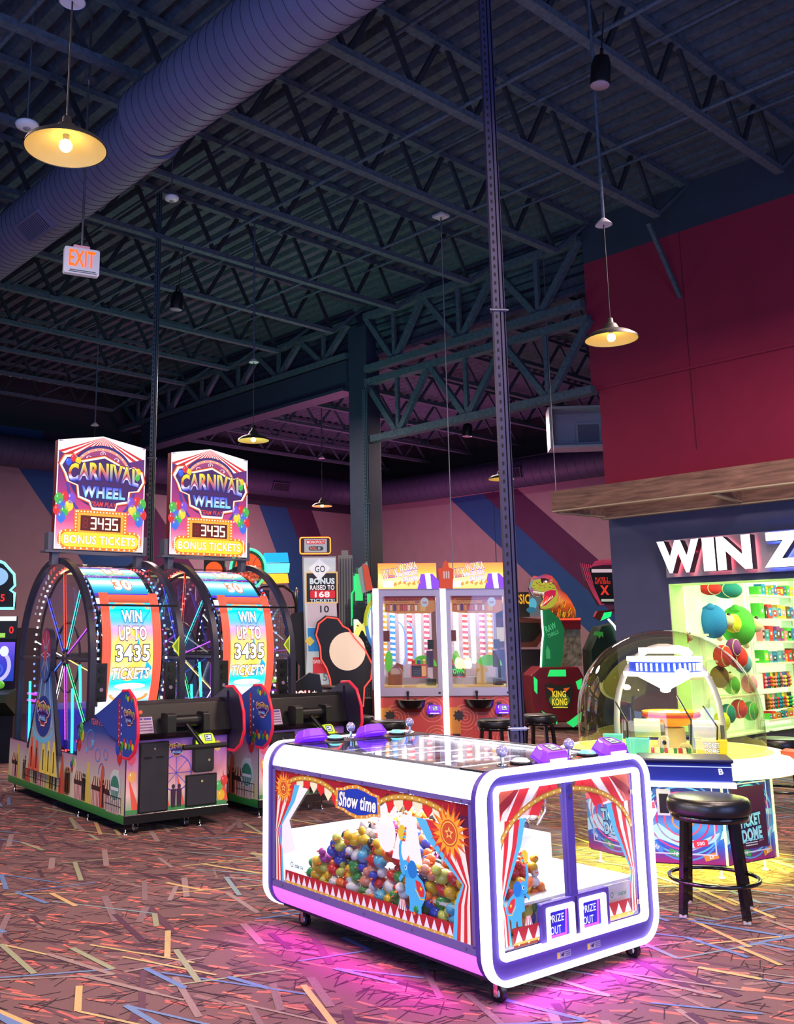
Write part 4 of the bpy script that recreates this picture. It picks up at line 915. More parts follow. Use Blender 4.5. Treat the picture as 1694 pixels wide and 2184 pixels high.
    # ferris column on the visible side
    for s, x in ((-1, -.001),):
        a = M(); a.px([(1.48, .5), (2.42, .5), (2.12, 1.15), (2.06, 1.3), (1.8, 1.3), (1.74, 1.15)], x-.04, x-.002, PNL); a.px(ellp(cy, 1.44, .16, .27, 28), x-.055, x-.004, PNL); pl = a.obj('column_badge', t)
        A = Art(); A.poly([(1.48, .3), (2.42, .3), (2.12, 1.15), (2.06, 1.3), (1.8, 1.3), (1.74, 1.15)], [(196, 186, 160), (196, 186, 160), (60, 120, 190), (40, 60, 130), (40, 60, 130), (60, 120, 190)], 0)
        for u in (1.6, 1.75, 1.9, 2.1, 2.25): A.poly([(u-.1, .3), (u+.1, .3), (u+.02, .62), (u-.02, .62)], [(222, 96, 70), (236, 226, 190), (236, 210, 90)][int(u*20) % 3], 1); A.rect(u-.012, .33, u+.012, .5, (18, 16, 22), 3); A.ell(u, .51, .014, .018, (18, 16, 22), 3, 8)
        for u in (1.84, 1.93, 2.02): A.poly([(u-.008, 1.28), (u+.008, 1.28), (u+(u-1.93)*1.5+.014, .75), (u+(u-1.93)*1.5-.014, .75)], (150, 200, 230), 1)
        A.ring(1.95, .72, .3, .14, .05, (110, 190, 225), 2, 20, 180, 360)
        A.ell(1.95, .84, .23, .2, (34, 60, 140), 2, 20)
        q = Art(); logo(q, -1.95, .88, .36, 4); A.v += [(-p[0], p[1], p[2]) for p in q.v]; k0 = len(A.v)-len(q.v); A.f += [tuple(k0+j for j in f) for f in q.f]; A.c += q.c
        A.obj('column_artwork', pl, lambda u, v, d: (x-.041-d, u, v), artmat('column_print', .12), .0008)
        A = Art(); A.ell(cy, 1.44, .155, .265, (120, 60, 100), 0, 28); A.ell(cy, 1.34, .145, .16, (60, 90, 150), 1, 24); A.ell(cy, 1.56, .13, .12, (170, 60, 90), 1, 24)
        for k in range(8): th = k*pi/4; A.poly([(cy+.04*cos(th-.4), 1.44+.07*sin(th-.4)), (cy+.14*cos(th), 1.44+.24*sin(th)), (cy+.04*cos(th+.4), 1.44+.07*sin(th+.4))], (214, 200, 214), 2); A.poly([(cy+.03*cos(th-.4), 1.44+.05*sin(th-.4)), (cy+.115*cos(th), 1.44+.2*sin(th)), (cy+.03*cos(th+.4), 1.44+.05*sin(th+.4))], (84, 84, 130), 3)
        A.ell(cy, 1.44, .035, .06, (220, 60, 50), 4, 14)
        A.obj('badge_artwork', pl, lambda u, v, d: (x-.056-d, u, v), artmat('column_print', .12), .0008)
    # turning wheel: rims, spokes with running lights, curved screen band
    wr_ = .88; wx0, wx1 = .17, W-.17
    a = M()
    for xx in (wx0, wx1):
        a.tube([(xx, cy+wr_*cos(radians(6*k)), cz+.05+wr_*sin(radians(6*k))) for k in range(60)], .016, BLACKM, 8, closed=True)
        a.tube([(xx, cy+.35*cos(radians(15*k)), cz+.05+.35*sin(radians(15*k))) for k in range(24)], .012, BLACKM, 6, closed=True)
        for k in range(60):
            th = radians(6*k); a.box(xx-.004, xx+.004, cy+wr_*cos(th)-.014, cy+wr_*cos(th)+.014, cz+.05+wr_*sin(th)-.014, cz+.05+wr_*sin(th)+.014, BLACK)
    a.cyl((wx0, cy, cz+.05), (wx1, cy, cz+.05), .05, BLACKM, 16)
    wh = a.obj('wheel_rim', t)
    cols = [(255, 255, 255), (80, 90, 255), (255, 70, 50), (60, 230, 230), (190, 80, 255), (255, 220, 120), (80, 255, 150), (230, 90, 255), (255, 255, 255), (80, 120, 255)]
    for k in range(10):
        a = M()
        for xx in (wx0-.02, wx1+.02):
            th = radians(36*k+wob+(8 if xx > .5 else 0)); u = V(0, cos(th), sin(th)); c0 = V(xx, cy, cz+.05)
            a.bar(c0+u*.06, c0+u*wr_, .02, .012, BLACKM, up=(1, 0, 0))
            lc = mat('spoke_led_%d' % k, cols[k], .4, emit=3.)
            for q in range(19): p = c0+u*(.1+.043*q); a.box(p[0]-.012, p[0]+.012, p[1]-.006, p[1]+.006, p[2]-.006, p[2]+.006, lc)
            a.bar(c0+u*.1, c0+u*wr_*.98, .004, .026, lc, up=(1, 0, 0))
        a.obj('lit_spoke', wh)
    for q_, (cc_, nm_) in enumerate((((255, 255, 255), 'white'), ((255, 70, 60), 'red'), ((90, 120, 255), 'blue'))):
        a = M(); lc = mat('rim_led_'+nm_, cc_, .4, emit=4.)
        for k in range(72):
            if (k//12) % 3 != q_: continue
            th = radians(5*k); c0 = V(0, cy+(wr_+.03)*cos(th), cz+.05+(wr_+.03)*sin(th))
            for xx in (wx0-.035, wx1+.035): a.box(xx-.006, xx+.006, c0[1]-.011, c0[1]+.011, c0[2]-.011, c0[2]+.011, lc)
        a.obj('rim_lights', wh)
    for yy, z0, z1, mm in ((1.45, .52, 1.12, LEDC), (2.72, .52, 1.15, LEDC), (1.28, 1.0, 1.35, LEDC)):
        a = M(); a.tube([(.08, yy, z0), (.08, yy+.02, (z0+z1)/2), (.08, yy+.05, z1)], .014, mm, 8); a.obj('light_tube', t)
    for k, (z, mm) in enumerate(((1.02, mat('violet_tube', (200, 60, 255), .4, emit=2.)), (.95, mat('violet_tube', (200, 60, 255)))), ):
        a = M(); a.cyl((.09, 2.3, z), (.09, 2.85, z), .013, mm, 8); a.obj('light_tube', t)
    a = M(); a.box(.1, W-.1, 1.9, 2.9, .54, .9, mat('blue_lit_base', (60, 50, 190), .5, emit=.35)); a.box(.1, W-.1, 1.15, 1.75, .54, .62, mat('blue_lit_base', (60, 50, 190))); a.obj('inner_plinth', t)
    # curved screen
    Rs = 1.0
    def cur(u, v, d):  # v: arc height about z
        th = (v-1.45)/1.12; return (u, cy-.0-(Rs+.0-.03+d)*cos(th), 1.45+ (Rs-.03+d)*sin(th)*1.12)
    sx0, sx1 = .16, .74; A = Art(); w2 = sx1-sx0
    A.rect(sx0, .92, sx1, 2.06, None, 0, cols=[(0, 190, 250), (250, 200, 230), (0, 210, 250), (255, 236, 150), (255, 214, 90), (255, 190, 110), (250, 140, 190), (0, 180, 255), (0, 220, 255), (30, 120, 240)], nx=4, ny=36)
    A.poly([(.52, 1.2), (.66, 1.3), (.66, 1.9), (.58, 1.8), (.5, 1.55)], (0, 160, 245), 4); A.ell(.42, 1.45, .15, .26, (252, 190, 80), 3, 24); A.ring(.45, 1.9, .2, .09, .03, (250, 150, 90), 4, 24, 0, 180); A.ring(.45, 1.06, .2, .09, .03, (250, 140, 60), 4, 24, 180, 360); A.ell(.45, 1.14, .16, .03, (230, 250, 255), 4, 20)
    A.rect(sx0, 1.97, sx1, 2.06, None, 5, cols=[(150, 60, 40), (210, 90, 60)], nx=3)
    for xa, xb in ((sx0-.015, sx0+.075), (sx1-.075, sx1+.015)):
        A.rect(xa, .9, xb, 2.08, (214, 84, 62), 7, nx=1, ny=34)
        for k in range(5): A.rect(xa+.01+.015*k, .91, xa+.013+.015*k, 2.07, (170, 56, 44), 9, nx=1, ny=34)
    for (s_, v, h, wd) in (('WIN', 1.82, .115, .2), ('UP TO', 1.65, .125, .28), ('3435', 1.46, .145, .34)): A.text(s_, .455, v, h, (250, 250, 255), 11, wd, .03, 0, None, 0, ((20, 20, 50), .045))
    A.text('TICKETS', .44, 1.265, .1, (255, 255, 250), 11, .38, .03, .1, None, 0, ((90, 60, 40), .045))
    A.obj('wheel_screen', t, cur, ARTH, .0014)
    A = Art()
    def cu2(u, v, d): th = radians(v); return (u, cy-(.93+d)*cos(th), cz+.04+(.93+d)*sin(th))
    for (v0, v1, c, tx) in ((34, 39, (250, 250, 255), '40'), (43, 59, (60, 190, 240), '30' if wob else '5'), (62, 76, (120, 230, 220), '15'), (80, 92, (250, 160, 200), '100'), (96, 110, (250, 230, 120), '25')):
        A.rect(.16, v0, .74, v1, None, 0, cols=[tuple(int(q*.7) for q in c), c, (250, 250, 255), c], ny=8); A.rect(.16, v0-2, .74, v0, (90, 50, 200), 0, ny=2)
        if v1-v0 > 8: A.text(tx, .49, (v0+v1)/2, 9, (250, 250, 255), 4, .17, .05, 0, None, 0, ((200, 120, 60), .05))
    A.obj('wheel_segments', t, cu2, ARTH, .002)
    for x0 in (.075, W-.19):
        a = M(); a.box(x0, x0+.11, .9, .94, .98, 1.37, BLACK)
        for k in range(4): a.cyl((x0+.055, .9, 1.04+.09*k), (x0+.055, .89, 1.04+.09*k), .03 if k != 1 else .018, [BLACKM, mat('speaker_dome', (150, 130, 150), .4)][k == 1], 14)
        a.obj('speaker_panel', t)
    A = Art(); A.poly([(W-.14, 1.52), (W-.06, 1.62), (W-.06, 1.42)], (190, 200, 50), 0); A.poly([(W-.12, 1.52), (W-.07, 1.585), (W-.07, 1.455)], (110, 130, 30), 1)
    A.obj('pointer', t, plane((0, .88, 0), (1, 0, 0), (0, 0, 1)), ARTM)
    a = M(); a.box(.1, .4, .86, 1.1, .78, 1.02, mat('lit_white_box', (240, 245, 255), .5, emit=.9)); a.obj('ticket_light_box', t)
    # marquee
    q = empty('marquee', (0, 1.78, 0)); q.parent = t
    MZ, MH, MX0, MX1 = 2.5, 1.22, -.075, .91
    peak = [(MX0, MZ), (MX1, MZ), (MX1, MZ+MH*.93), ((MX0+MX1)/2, MZ+MH), (MX0, MZ+MH*.93)]
    a = M(); a.py(peak, 0, .09, mat('marquee_box', (120, 24, 30), .4)); a.obj('marquee_body', q)
    A = Art(); g = [(p[0], p[1]-MZ) for p in peak]; W3 = MX1-MX0
    A.poly([(p[0]-MX0, p[1]) for p in g], (246, 240, 240), 0)
    A.rect(.012, .012, W3-.012, MH*.93, None, 1, cols=[(250, 210, 230), (214, 84, 140), (170, 50, 120), (110, 40, 120), (60, 36, 110)], ny=8)
    cxp, cyp = W3/2, MH-.012
    for k in range(13):
        t0, t1 = k/13, (k+.55)/13
        def edge(t_): return (W3*t_, MH*.93-.03-.17*(1-abs(2*t_-1)**1.2)*0-.12+ .0) if 0 else ((.012, MH*.93-.012-.28*(1-t_/.35)) if t_ < .35*0 else (W3*t_, MH*.72+.14*abs(2*t_-1)))
        A.poly([(cxp, cyp), edge(t0), edge((t0+t1)/2), edge(t1)], [(206, 40, 44), (206, 40, 44), (206, 40, 44), (206, 40, 44)], 4)
    A.poly([(.012, MH*.93-.012), (cxp, cyp)]+[(W3*k/12, MH*.72+.14*abs(2*k/12-1)) for k in range(6, -1, -1)], (246, 238, 236), 3); A.poly([(cxp, cyp), (W3-.012, MH*.93-.012)]+[(W3*k/12, MH*.72+.14*abs(2*k/12-1)) for k in range(12, 5, -1)], (246, 238, 236), 3)
    A.ell(cxp, .78, .36, .34, (44, 34, 110), 5, 36); A.ell(cxp, .78, .31, .29, (150, 60, 120), 6, 36); A.ring(cxp, .78, .33, .31, .03, (230, 150, 130), 7, 36, 0, 180); A.ring(cxp, .78, .4, .5, .03, (70, 60, 150), 5, 36, 190, 350)
    for k in range(13): th = radians(15*k); A.ell(cxp+.315*cos(th), .78+.295*sin(th), .007, .007, (255, 240, 220), 8, 8)
    for k in range(3): th = radians(50+40*k); A.line([(cxp, .78), (cxp+.28*cos(th), .78+.26*sin(th))], .008, (240, 220, 230), 8); A.ring(cxp+.24*cos(th), .78+.25*sin(th), .03, .025, .006, (240, 230, 240), 9, 12)
    logo(A, cxp+.02, .74, .86, 10)
    for sx, dr in ((.06, 1), (W3-.06, -1)):
        for (dx, dy, c) in ((-.03, .12, (70, 180, 70)), (.03, .14, (214, 44, 50)), (.1, .13, (120, 80, 200)), (0, .06, (60, 110, 220)), (.08, .05, (236, 210, 60)), (-.04, 0, (214, 44, 50)), (.03, -.01, (70, 180, 70)), (.0, -.07, (60, 110, 220))): A.balloon(sx+dr*dx, .4+dy, .058, c, 12)
    YB = (252, 220, 50)
    A.poly(rrect(.03, .0, W3-.03, .21, .1, 6), (232, 120, 40), 16); A.poly(rrect(.2, .15, W3-.2, .42, .02, 3), (232, 120, 40), 16)
    A.poly(rrect(.065, .03, W3-.065, .18, .07, 6), YB, 17); A.rect(.24, .18, W3-.24, .385, (240, 170, 50), 17)
    A.rect(.27, .2, W3-.27, .36, (90, 10, 14), 18); A.text('8', .325, .28, .11, (120, 30, 30), 19, .06, .0)
    A.obj('marquee_artwork', q, plane((MX0, -.002, MZ), (1, 0, 0), (0, 0, 1)), ARTM, .0006)
    # seven segment digits
    A = Art(); SEG = {'3': 'abcdg', '4': 'bcfg', '5': 'acdfg'}
    def seg(ch, x, y, w_, h_):
        P = {'a': ((0, h_), (w_, h_)), 'b': ((w_, h_), (w_, h_/2)), 'c': ((w_, h_/2), (w_, 0)), 'd': ((0, 0), (w_, 0)), 'e': ((0, 0), (0, h_/2)), 'f': ((0, h_/2), (0, h_)), 'g': ((0, h_/2), (w_, h_/2))}
        for k in SEG[ch]: A.line([(x+P[k][0][0], y+P[k][0][1]), (x+P[k][1][0], y+P[k][1][1])], .014, (255, 236, 190), 0)
    for i, ch in enumerate('3435'): seg(ch, .385+.08*i, .225, .05, .11)
    A.obj('led_digits', q, lambda u, v, d: (MX0+u, -.0145-.004, MZ+v), artmat('led_digit', 3.), .001)
    A = Art(); A.text('BONUS TICKETS', W3/2, .105, .085, (255, 255, 235), 0, .78, .02, outline=((200, 130, 30), .03))
    A.obj('bonus_lettering', q, lambda u, v, d: (MX0+u, -.0145-d, MZ+v), artmat('bright_letter', 1.2), .002)
    a = M(); BUL = mat('marquee_bulb', (255, 235, 150), .4, emit=5.)
    for k in range(44):
        th = 2*pi*k/44; x = W3/2+(W3/2-.055)*max(-1, min(1, 1.15*cos(th))); z = .105+.09*max(-1, min(1, 1.6*sin(th)))
        if z > .17 and .2 < x < W3-.2: continue
        a.sph((MX0+x, -.014, MZ+z), .0075, BUL, 6, 4)
    for k in range(7): a.sph((MX0+.22, -.014, MZ+.2+.033*k), .007, BUL, 6, 4); a.sph((MX0+W3-.22, -.014, MZ+.2+.033*k), .007, BUL, 6, 4)
    for k in range(17): a.sph((MX0+.24+.035*k, -.014, MZ+.4), .007, BUL, 6, 4)
    a.obj('marquee_bulbs', q)
    GR = mat('grey_bracket', (96, 98, 112), .5, .3)
    a = M(); a.box(MX0-.05, MX0+.02, .02, .14, MZ-.02, MZ+.17, GR); a.box(MX0-.09, MX1+.03, -.02, .14, MZ-.035, MZ-.015, GR); a.box(MX0+.0, MX0+.07, .03, .12, MZ-.16, MZ-.03, GR); a.box(MX1-.06, MX1+.01, .03, .12, MZ-.16, MZ-.03, GR); a.box(MX1, MX1+.05, .02, .14, MZ-.02, MZ+.17, GR)
    a.obj('bracket', q)
    return t
wheel_game(0, 'left one of the big wheel games, its printed side in full view', 10)
wheel_game(1.305, 'right one of the big wheel games, beside the claw machine', 24)

# ------------------------------------------------------------------ candy factory pusher (two bays facing the camera)
RZ = -.71   # local x runs to the right of the view, local y away from the camera
def rot2(x, y, a): return (x*cos(a)-y*sin(a), x*sin(a)+y*cos(a))
wk = empty('candy_pusher', (8.74, 8.98, 0), RZ, 'tall white-edged two-bay candy factory coin pusher with orange marquees', 'arcade game')
B = .86; H0, HS, HT = .1, .93, 2.19
SIL = mat('silver_frame', (176, 168, 190), .35, .35)
a = M(); a.box(0, 2*B, 0, 1.1, H0, .88, mat('pusher_cabinet', (120, 40, 44), .5)); a.box(0, 2*B, .0, 1.1, HT-.06, HT, SIL); a.obj('cabinet', wk)
for i, x in enumerate((0, B, 2*B)):
    a = M(); a.box(x-.035, x+.035, -.03, .03, H0, HT+.01, mat('white_edge_light', (255, 250, 255), .5, emit=2.2)); a.obj('edge_light', wk)
for x in (0, 2*B-.02): a = M(); a.box(x, x+.02, 1.05, 1.1, H0, HT, SIL); a.obj('rear_post', wk)
for b in range(2):
    x0 = B*b+.035; x1 = B*(b+1)-.035
    a = M(); a.frame([(x0, HS), (x1, HS), (x1, HT), (x0, HT)], [(x0+.055, HS+.03), (x1-.055, HS+.03), (x1-.055, HT-.09), (x0+.055, HT-.09)], lambda u, v: (u, -.025, v), lambda u, v: (u, .03, v), SIL); a.box(x0, x1, -.03, .02, HS-.07, HS, SIL); a.box(x1-.06, x1-.03, -.035, -.03, HS-.045, HS-.02, BLACK); a.obj('window_frame', wk)
    a = M(); a.box(x0+.055, x1-.055, -.005, 0, HS+.03, HT-.09, glass('pusher_glass', (.98, .98, .98), .4, .03)); a.obj('front_glass', wk)
    # inside
    a = M(); a.box(x0, x1, .04, 1.05, HS, HS+.05, mat('coin_bed', (200, 170, 110), .4, .4)); a.box(x0+.15, x1-.1, .45, 1.0, HS+.05, HS+.14, mat('pusher_shelf', (170, 165, 175), .35, .4)); a.obj('coin_bed', wk)
    a = M(); a.box(x0, x1, 1.0, 1.04, HS, HT-.06, mat('pusher_backwall', (206, 192, 206), .6, emit=.12)); a.obj('inner_back', wk)
    light('pusher_lamp', 'AREA', (x0+.4, .5, HT-.1), 11, (255, 246, 236), .6, parent=wk)
    cc = [(230, 160, 40), (60, 150, 235), (240, 236, 226), (220, 70, 70), (240, 236, 226), (200, 90, 120)]
    for k in range(6):
        xx = x0+.12+.115*k; y = .75+.05*(k % 2); a = M(); mt = [mat('cane_%d' % q, cc[q], .4, emit=.35) for q in range(6)][(k+b) % 6]; mw_ = mat('cane_white', (245, 242, 238), .4, emit=.4)
        for q in range(22): a.cyl((xx, y, HS+.3+.036*q), (xx+.006, y, HS+.3+.036*(q+1)), .036, mt if q % 2 else mw_, 10)
        a.obj('candy_column', wk)
    for (sx, sz, cr) in ((.3, .32, (40, 120, 226)), (.42, .62, (60, 90, 230))):
        if b == 0: a = M(); a.tube([(x0+sx+.1*cos(th), .6, HS+.55+.3*sin(th)) for th in np.linspace(-1.3, 1.6, 14)], .012, mat('blue_running_light', (80, 110, 255), .4, emit=2.5), 6); a.obj('light_string', wk)
    A = Art()
    A.poly([(.02, .16), (.02, .02), (.2, 0), (.62, 0), (.7, .03), (.7, .16), (.6, .18), (.1, .18)], (206, 140, 80), 0); A.rect(.02, .15, .7, .2, (150, 40, 50), 0)
    A.text('Each character card', .26, .155, .014, (70, 30, 20), 1, .2); A.text('50', .4, .155, .016, (90, 30, 130), 1); A.text('5000', .46, .135, .022, (90, 30, 130), 1, .06, .02)
    A.text('Collect all nine characters', .22, .133, .012, (70, 30, 20), 1, .26)
    for k in range(9): A.rect(.04+.048*k, .03, .08+.048*k, .11, (110, 40, 30), 1); A.rect(.044+.048*k, .034, .076+.048*k, .1, [(200, 120, 90), (226, 190, 160), (90, 60, 130), (214, 140, 90), (180, 70, 60), (210, 90, 100), (226, 200, 180), (200, 120, 90), (236, 220, 200)][k], 2)
    A.ell(.56, .13, .055, .055, (190, 210, 220), 3, 20); A.text('1000', .56, .125, .022, (170, 50, 60), 4, .06, .02); A.rect(.5, .03, .57, .09, (214, 180, 110), 2)
    A.obj('header_card', wk, (lambda x0: lambda u, v, d: (x0+.06+u*.95, .01-d, HT-.31+v*1.1))(x0), artmat('header_print', .15))
    # scene pieces in the bay
    a = M(); a.prism(ellp(x0+.15+.02*b, HS+.34, .05, .14, 16), lambda u, v: (u, .4, v), lambda u, v: (u, .42, v), mat('green_leaf', (90, 190, 60), .5, emit=.2)); a.prism(ellp(x0+.62, HS+.28, .17, .14, 20, 0, 180), lambda u, v: (u, .52, v), lambda u, v: (u, .54, v), mat('green_leaf', (90, 190, 60))); a.obj('leaf_scenery', wk)
    a = M(); xq = x0+(.13 if b == 0 else .42); a.py([(xq, HS+.05), (xq+.2, HS+.05), (xq+.2, HS+.3), (xq+.12, HS+.33), (xq, HS+.2)], .35, .37, mat('brown_boat', (130, 78, 40) if b == 0 else (176, 140, 70), .5)) if b == 0 else a.py([(xq, HS+.05), (xq+.12, HS+.05), (xq+.12, HS+.2), (xq+.15, HS+.22), (xq+.14, HS+.26), (xq, HS+.33)], .35, .37, mat('gold_board', (180, 146, 70), .5, emit=.1)); a.obj('cutout_board', wk)
    sx = x0+(.42 if b == 0 else .05)
    a = M(); a.py(rrect(sx, HS+.14, sx+.22, HS+.31, .02, 4), .28, .31, mat('red_screen_frame', (196, 60, 70), .4, emit=.2)); a.obj('small_screen', wk)
    A = Art(); A.rect(.015, .015, .205, .155, (30, 30, 40) if b == 0 else (20, 50, 30), 0)
    if b: A.text('TOWN', .11, .08, .06, (50, 230, 90), 1, .18, .03)
    else:
        for k in range(5): A.rect(.03, .03+.02*k, .13, .036+.02*k, (80, 80, 110), 1)
        A.rect(.14, .02, .2, .15, (200, 140, 90), 1)
    A.obj('screen_picture', wk, (lambda sx: lambda u, v, d: (sx+u, .279-d, HS+.14+v))(sx), ARTM)
    a = M(); 
    for q, c in enumerate(((200, 60, 40), (60, 90, 170), (226, 190, 90))): a.sph((sx+.04+.07*q, .3, HS+.35), .024, mat('candy_%d' % q, c, .4), 8, 6); a.cyl((sx+.04+.07*q, .3, HS+.31), (sx+.04+.07*q, .3, HS+.34), .02, mat('candy_%d' % q, c), 8)
    a.obj('ornaments', wk)
    a = M(); a.box(x0+.06, x0+.15, .2, .21, HT-.66, HT-.52, mat('maroon_plate', (96, 40, 50), .5)); a.box(x1-.14, x1-.06, .3, .33, HS+.5, HS+.62, BLACK); a.box(x1-.16, x1-.07, .3, .31, HS+.27, HS+.48, mat('purple_note', (70, 50, 90), .5)); a.box(x1-.17, x1-.06, .14, .3, HS+.05, HS+.13, BLACK); a.obj('fittings', wk)
    # lower front
    A = Art(); A.rect(0, 0, .79, .75, (196, 74, 70), 0)
    for (cx_, cy_, c) in ((.2, .5, (226, 130, 100)), (.45, .35, (214, 60, 60)), (.65, .6, (226, 120, 90)), (.3, .2, (206, 90, 80)), (.7, .25, (226, 130, 100))):
        for r_ in (.16, .12, .08, .04): A.ring(cx_, cy_, r_, r_, .012, c, 1, 22)
    A.rect(0, .3, .14, .62, (210, 140, 60), 2); A.ell(.12, .52, .055, .055, (50, 44, 50), 4, 20)
    for k in range(8): A.ell(.12+.06*cos(k*.785), .52+.06*sin(k*.785), .012, .012, (50, 44, 50), 4, 6)
    A.poly([(.18, .2), (.42, .22), (.42, .03), (.18, .05)], (60, 40, 80), 3); A.text('WONKA', .28, .13, .07, (250, 244, 250), 4, .17, .03, 0, None, 0, None, -.1); A.poly([(.3, .15), (.41, .19), (.39, .05)], (190, 180, 160), 5)
    A.rect(.04, .15, .13, .3, (50, 44, 54), 3); A.rect(.6, .5, .66, .68, (60, 56, 66), 3)
    A.obj('front_artwork', wk, (lambda x0: lambda u, v, d: (x0+u, -.002-d, H0+v))(x0), ART)
    j = empty('joystick_shelf', (x0+.38, -.02, .8)); j.parent = wk
    a = M(); P = [(.19*cos(radians(t_)), -.2*sin(radians(t_))) for t_ in range(0, 181, 12)]
    vs = [(p[0], p[1], .02) for p in P]+[(p[0]*.9, p[1]*.8, -.06) for p in P]+[(p[0]*.55+.02, p[1]*.35, -.13) for p in P]; n = len(P)
    a.add(vs, [(i, i+1, n+i+1, n+i) for i in range(n-1)]+[(n+i, n+i+1, 2*n+i+1, 2*n+i) for i in range(n-1)]+[tuple(range(2*n, 3*n))], mat('black_gloss', (14, 13, 18), .25), True)
    a.add(vs[:n], [tuple(range(n))], mat('shelf_top', (196, 184, 170), .3, .3)); a.obj('shelf_body', j)
    a = M(); a.cyl((-.04, -.08, .02), (-.04, -.08, .1), .014, BLACK, 8); a.sph((-.04, -.08, .11), .02, BLACK, 8, 6); a.cyl((.05, -.07, .02), (.05, -.07, .032), .02, BLACK, 12); a.obj('stick', j)
    card_reader(wk, (x0+.67, -.03, .69), 0, .95, LEDV, LEDM, 1.25)
    # marquee
    q = empty('marquee', (x0, 0, HT)); q.parent = wk
    a = M(); a.prism([(0, 0), (.75, 0), (.72, .33), (.03, .33)], lambda u, v: (u, -.05+v*.1, v), lambda u, v: (u, .2, v), mat('orange_box', (226, 120, 40), .5)); a.obj('marquee_body', q)
    A = Art(); A.rect(0, 0, .75, .33, None, 0, cols=[(255, 190, 90), (255, 226, 150), (250, 170, 60), (240, 130, 60)])
    A.poly([(.5, 0), (.78, 0), (.78, .1), (.7, .19), (.55, .19)], (110, 50, 190), 1); A.poly([(.62, 0), (.68, 0), (.67, .2), (.6, .2)], (255, 246, 226), 2)
    for k in range(6): A.poly([(.2+.06*k, .03+.02*(k % 3)), (.24+.06*k, .05+.02*(k % 2)), (.23+.06*k, .09+.02*(k % 3)), (.19+.06*k, .07)], (220, 130, 50), 2)
    A.rect(.06, .02, .2, .1, (255, 236, 250), 2)
    PV = (90, 40, 170)
    A.text('WILLY', .15, .2, .1, (240, 110, 0), 4, .2, .02, 0, [(255, 250, 200), (250, 220, 60)], 0, (PV, .06), .12)
    A.text('WONKA', .385, .285, .09, (255, 255, 220), 4, .23, .02, 0, [(250, 220, 60), (250, 210, 40)], 0, (PV, .06), .16)
    A.text('& the CHOCOLATE', .37, .2, .052, (255, 255, 255), 6, .27, .015, 0, None, 0, (PV, .07), .12); A.text('FACTORY', .41, .13, .052, (255, 255, 255), 6, .19, .015, 0, None, 0, (PV, .07), .12)
    A.obj('marquee_artwork', q, lambda u, v, d: (u, -.052+v*.1-d, v), artmat('orange_backlit', 1.5), .0012)
    if b == 0: continue
    q2 = M(); q2.py([(B*0-.07, 0), (.09-.0, 0), (.11, .25), (.05, .27), (.04, .33), (.01, .36), (-.02, .33), (-.03, .27), (-.09, .25)], -.06, -.04, mat('orange_turret', (206, 70, 24), .5, emit=.25)); q2.obj('turret', q)
    q3 = M()
    for xx in (-.015, .015, .045): q3.box(xx-.01, xx+.008, -.064, -.06, .13, .22, mat('turret_window', (236, 214, 200), .5))
    q3.obj('turret_windows', q)
a = M(); a.prism([(-.17, -.05), (-.03, 0), (-.1, .36), (-.22, .26)], lambda u, v: (u, .0, HT+v), lambda u, v: (u, .03, HT+v), mat('grey_green_board', (150, 176, 160), .5)); a.prism([(-.12, -.02), (-.03, 0), (-.09, .3), (-.16, .33)], lambda u, v: (u, -.02, HT+v), lambda u, v: (u, .0, HT+v), mat('orange_turret', (206, 70, 24))); a.obj('side_board', wk)

# ------------------------------------------------------------------ city-board roll game behind the console
t = empty('board_game_machine', (8.88, 10.51, 0), RZ, 'tall white tower roll game with red 168 display and neon framed sign', 'arcade game')
TW = mat('tower_shell', (176, 180, 184), .5)
a = M(); a.prism([(-.02, .75), (.5, .75), (.46, 1.4), (.42, 2.0), (.42, 2.72), (-.06, 2.72), (-.05, 2.1), (-.03, 1.4)], lambda u, v: (u, 0, v), lambda u, v: (u, .35, v), TW); a.box(-.1, .9, .1, .5, .0, .75, BLACKM); a.obj('tower', t)
A = Art(); A.poly([(-.02, .95), (.49, .95), (.455, 1.4), (.41, 2.0), (.41, 2.7), (-.04, 2.7), (-.03, 2.1), (0, 1.4)], (196, 206, 208), 0)
A.poly([(.02, 1.4), (.42, 1.4), (.42, 1.72), (.01, 1.72)], (40, 130, 200), 1); A.rect(.01, 1.74, .42, 2.08, (196, 180, 190), 1); A.rect(.08, 1.1, .3, 1.32, (214, 50, 60), 1); A.text('SWIPE CARD', .22, 1.26, .05, (250, 230, 230), 2, .26, .02); A.text('5', .25, 1.05, .1, (120, 130, 140), 2)
A.rect(-.02, 2.06, .44, 2.5, (226, 190, 120), 2); A.rect(.0, 2.08, .42, 2.48, (28, 28, 34), 3); A.poly([(.18, 2.68), (.34, 2.55), (.18, 2.38), (.03, 2.55)], (226, 234, 238), 5); A.text('GO', .19, 2.54, .09, (40, 40, 50), 6, .14, .01)
A.text('BONUS', .22, 2.37, .075, (210, 230, 240), 6, .34, .05); A.text('RAISED TO', .22, 2.28, .06, (250, 250, 250), 6, .34, .02); A.poly(rrect(.05, 2.13, .4, 2.24, .02, 3), (214, 30, 44), 5); A.text('168', .22, 2.185, .075, (255, 255, 255), 6, .2, .03); A.text('TICKETS!', .22, 2.1, .04, (200, 220, 230), 6, .34, .03)
A.text('10', .25, 1.98, .09, (40, 44, 50), 5, .12)
A.obj('tower_artwork', t, plane((0, -.002, 0), (1, 0, 0), (0, 0, 1)), artmat('tower_print', .45), .0008)
a = M(); a.py(rrect(-.11, 2.74, .36, 3.0, .04, 5), -.02, .06, mat('sign_dark', (40, 30, 40), .5)); a.obj('top_sign', t)
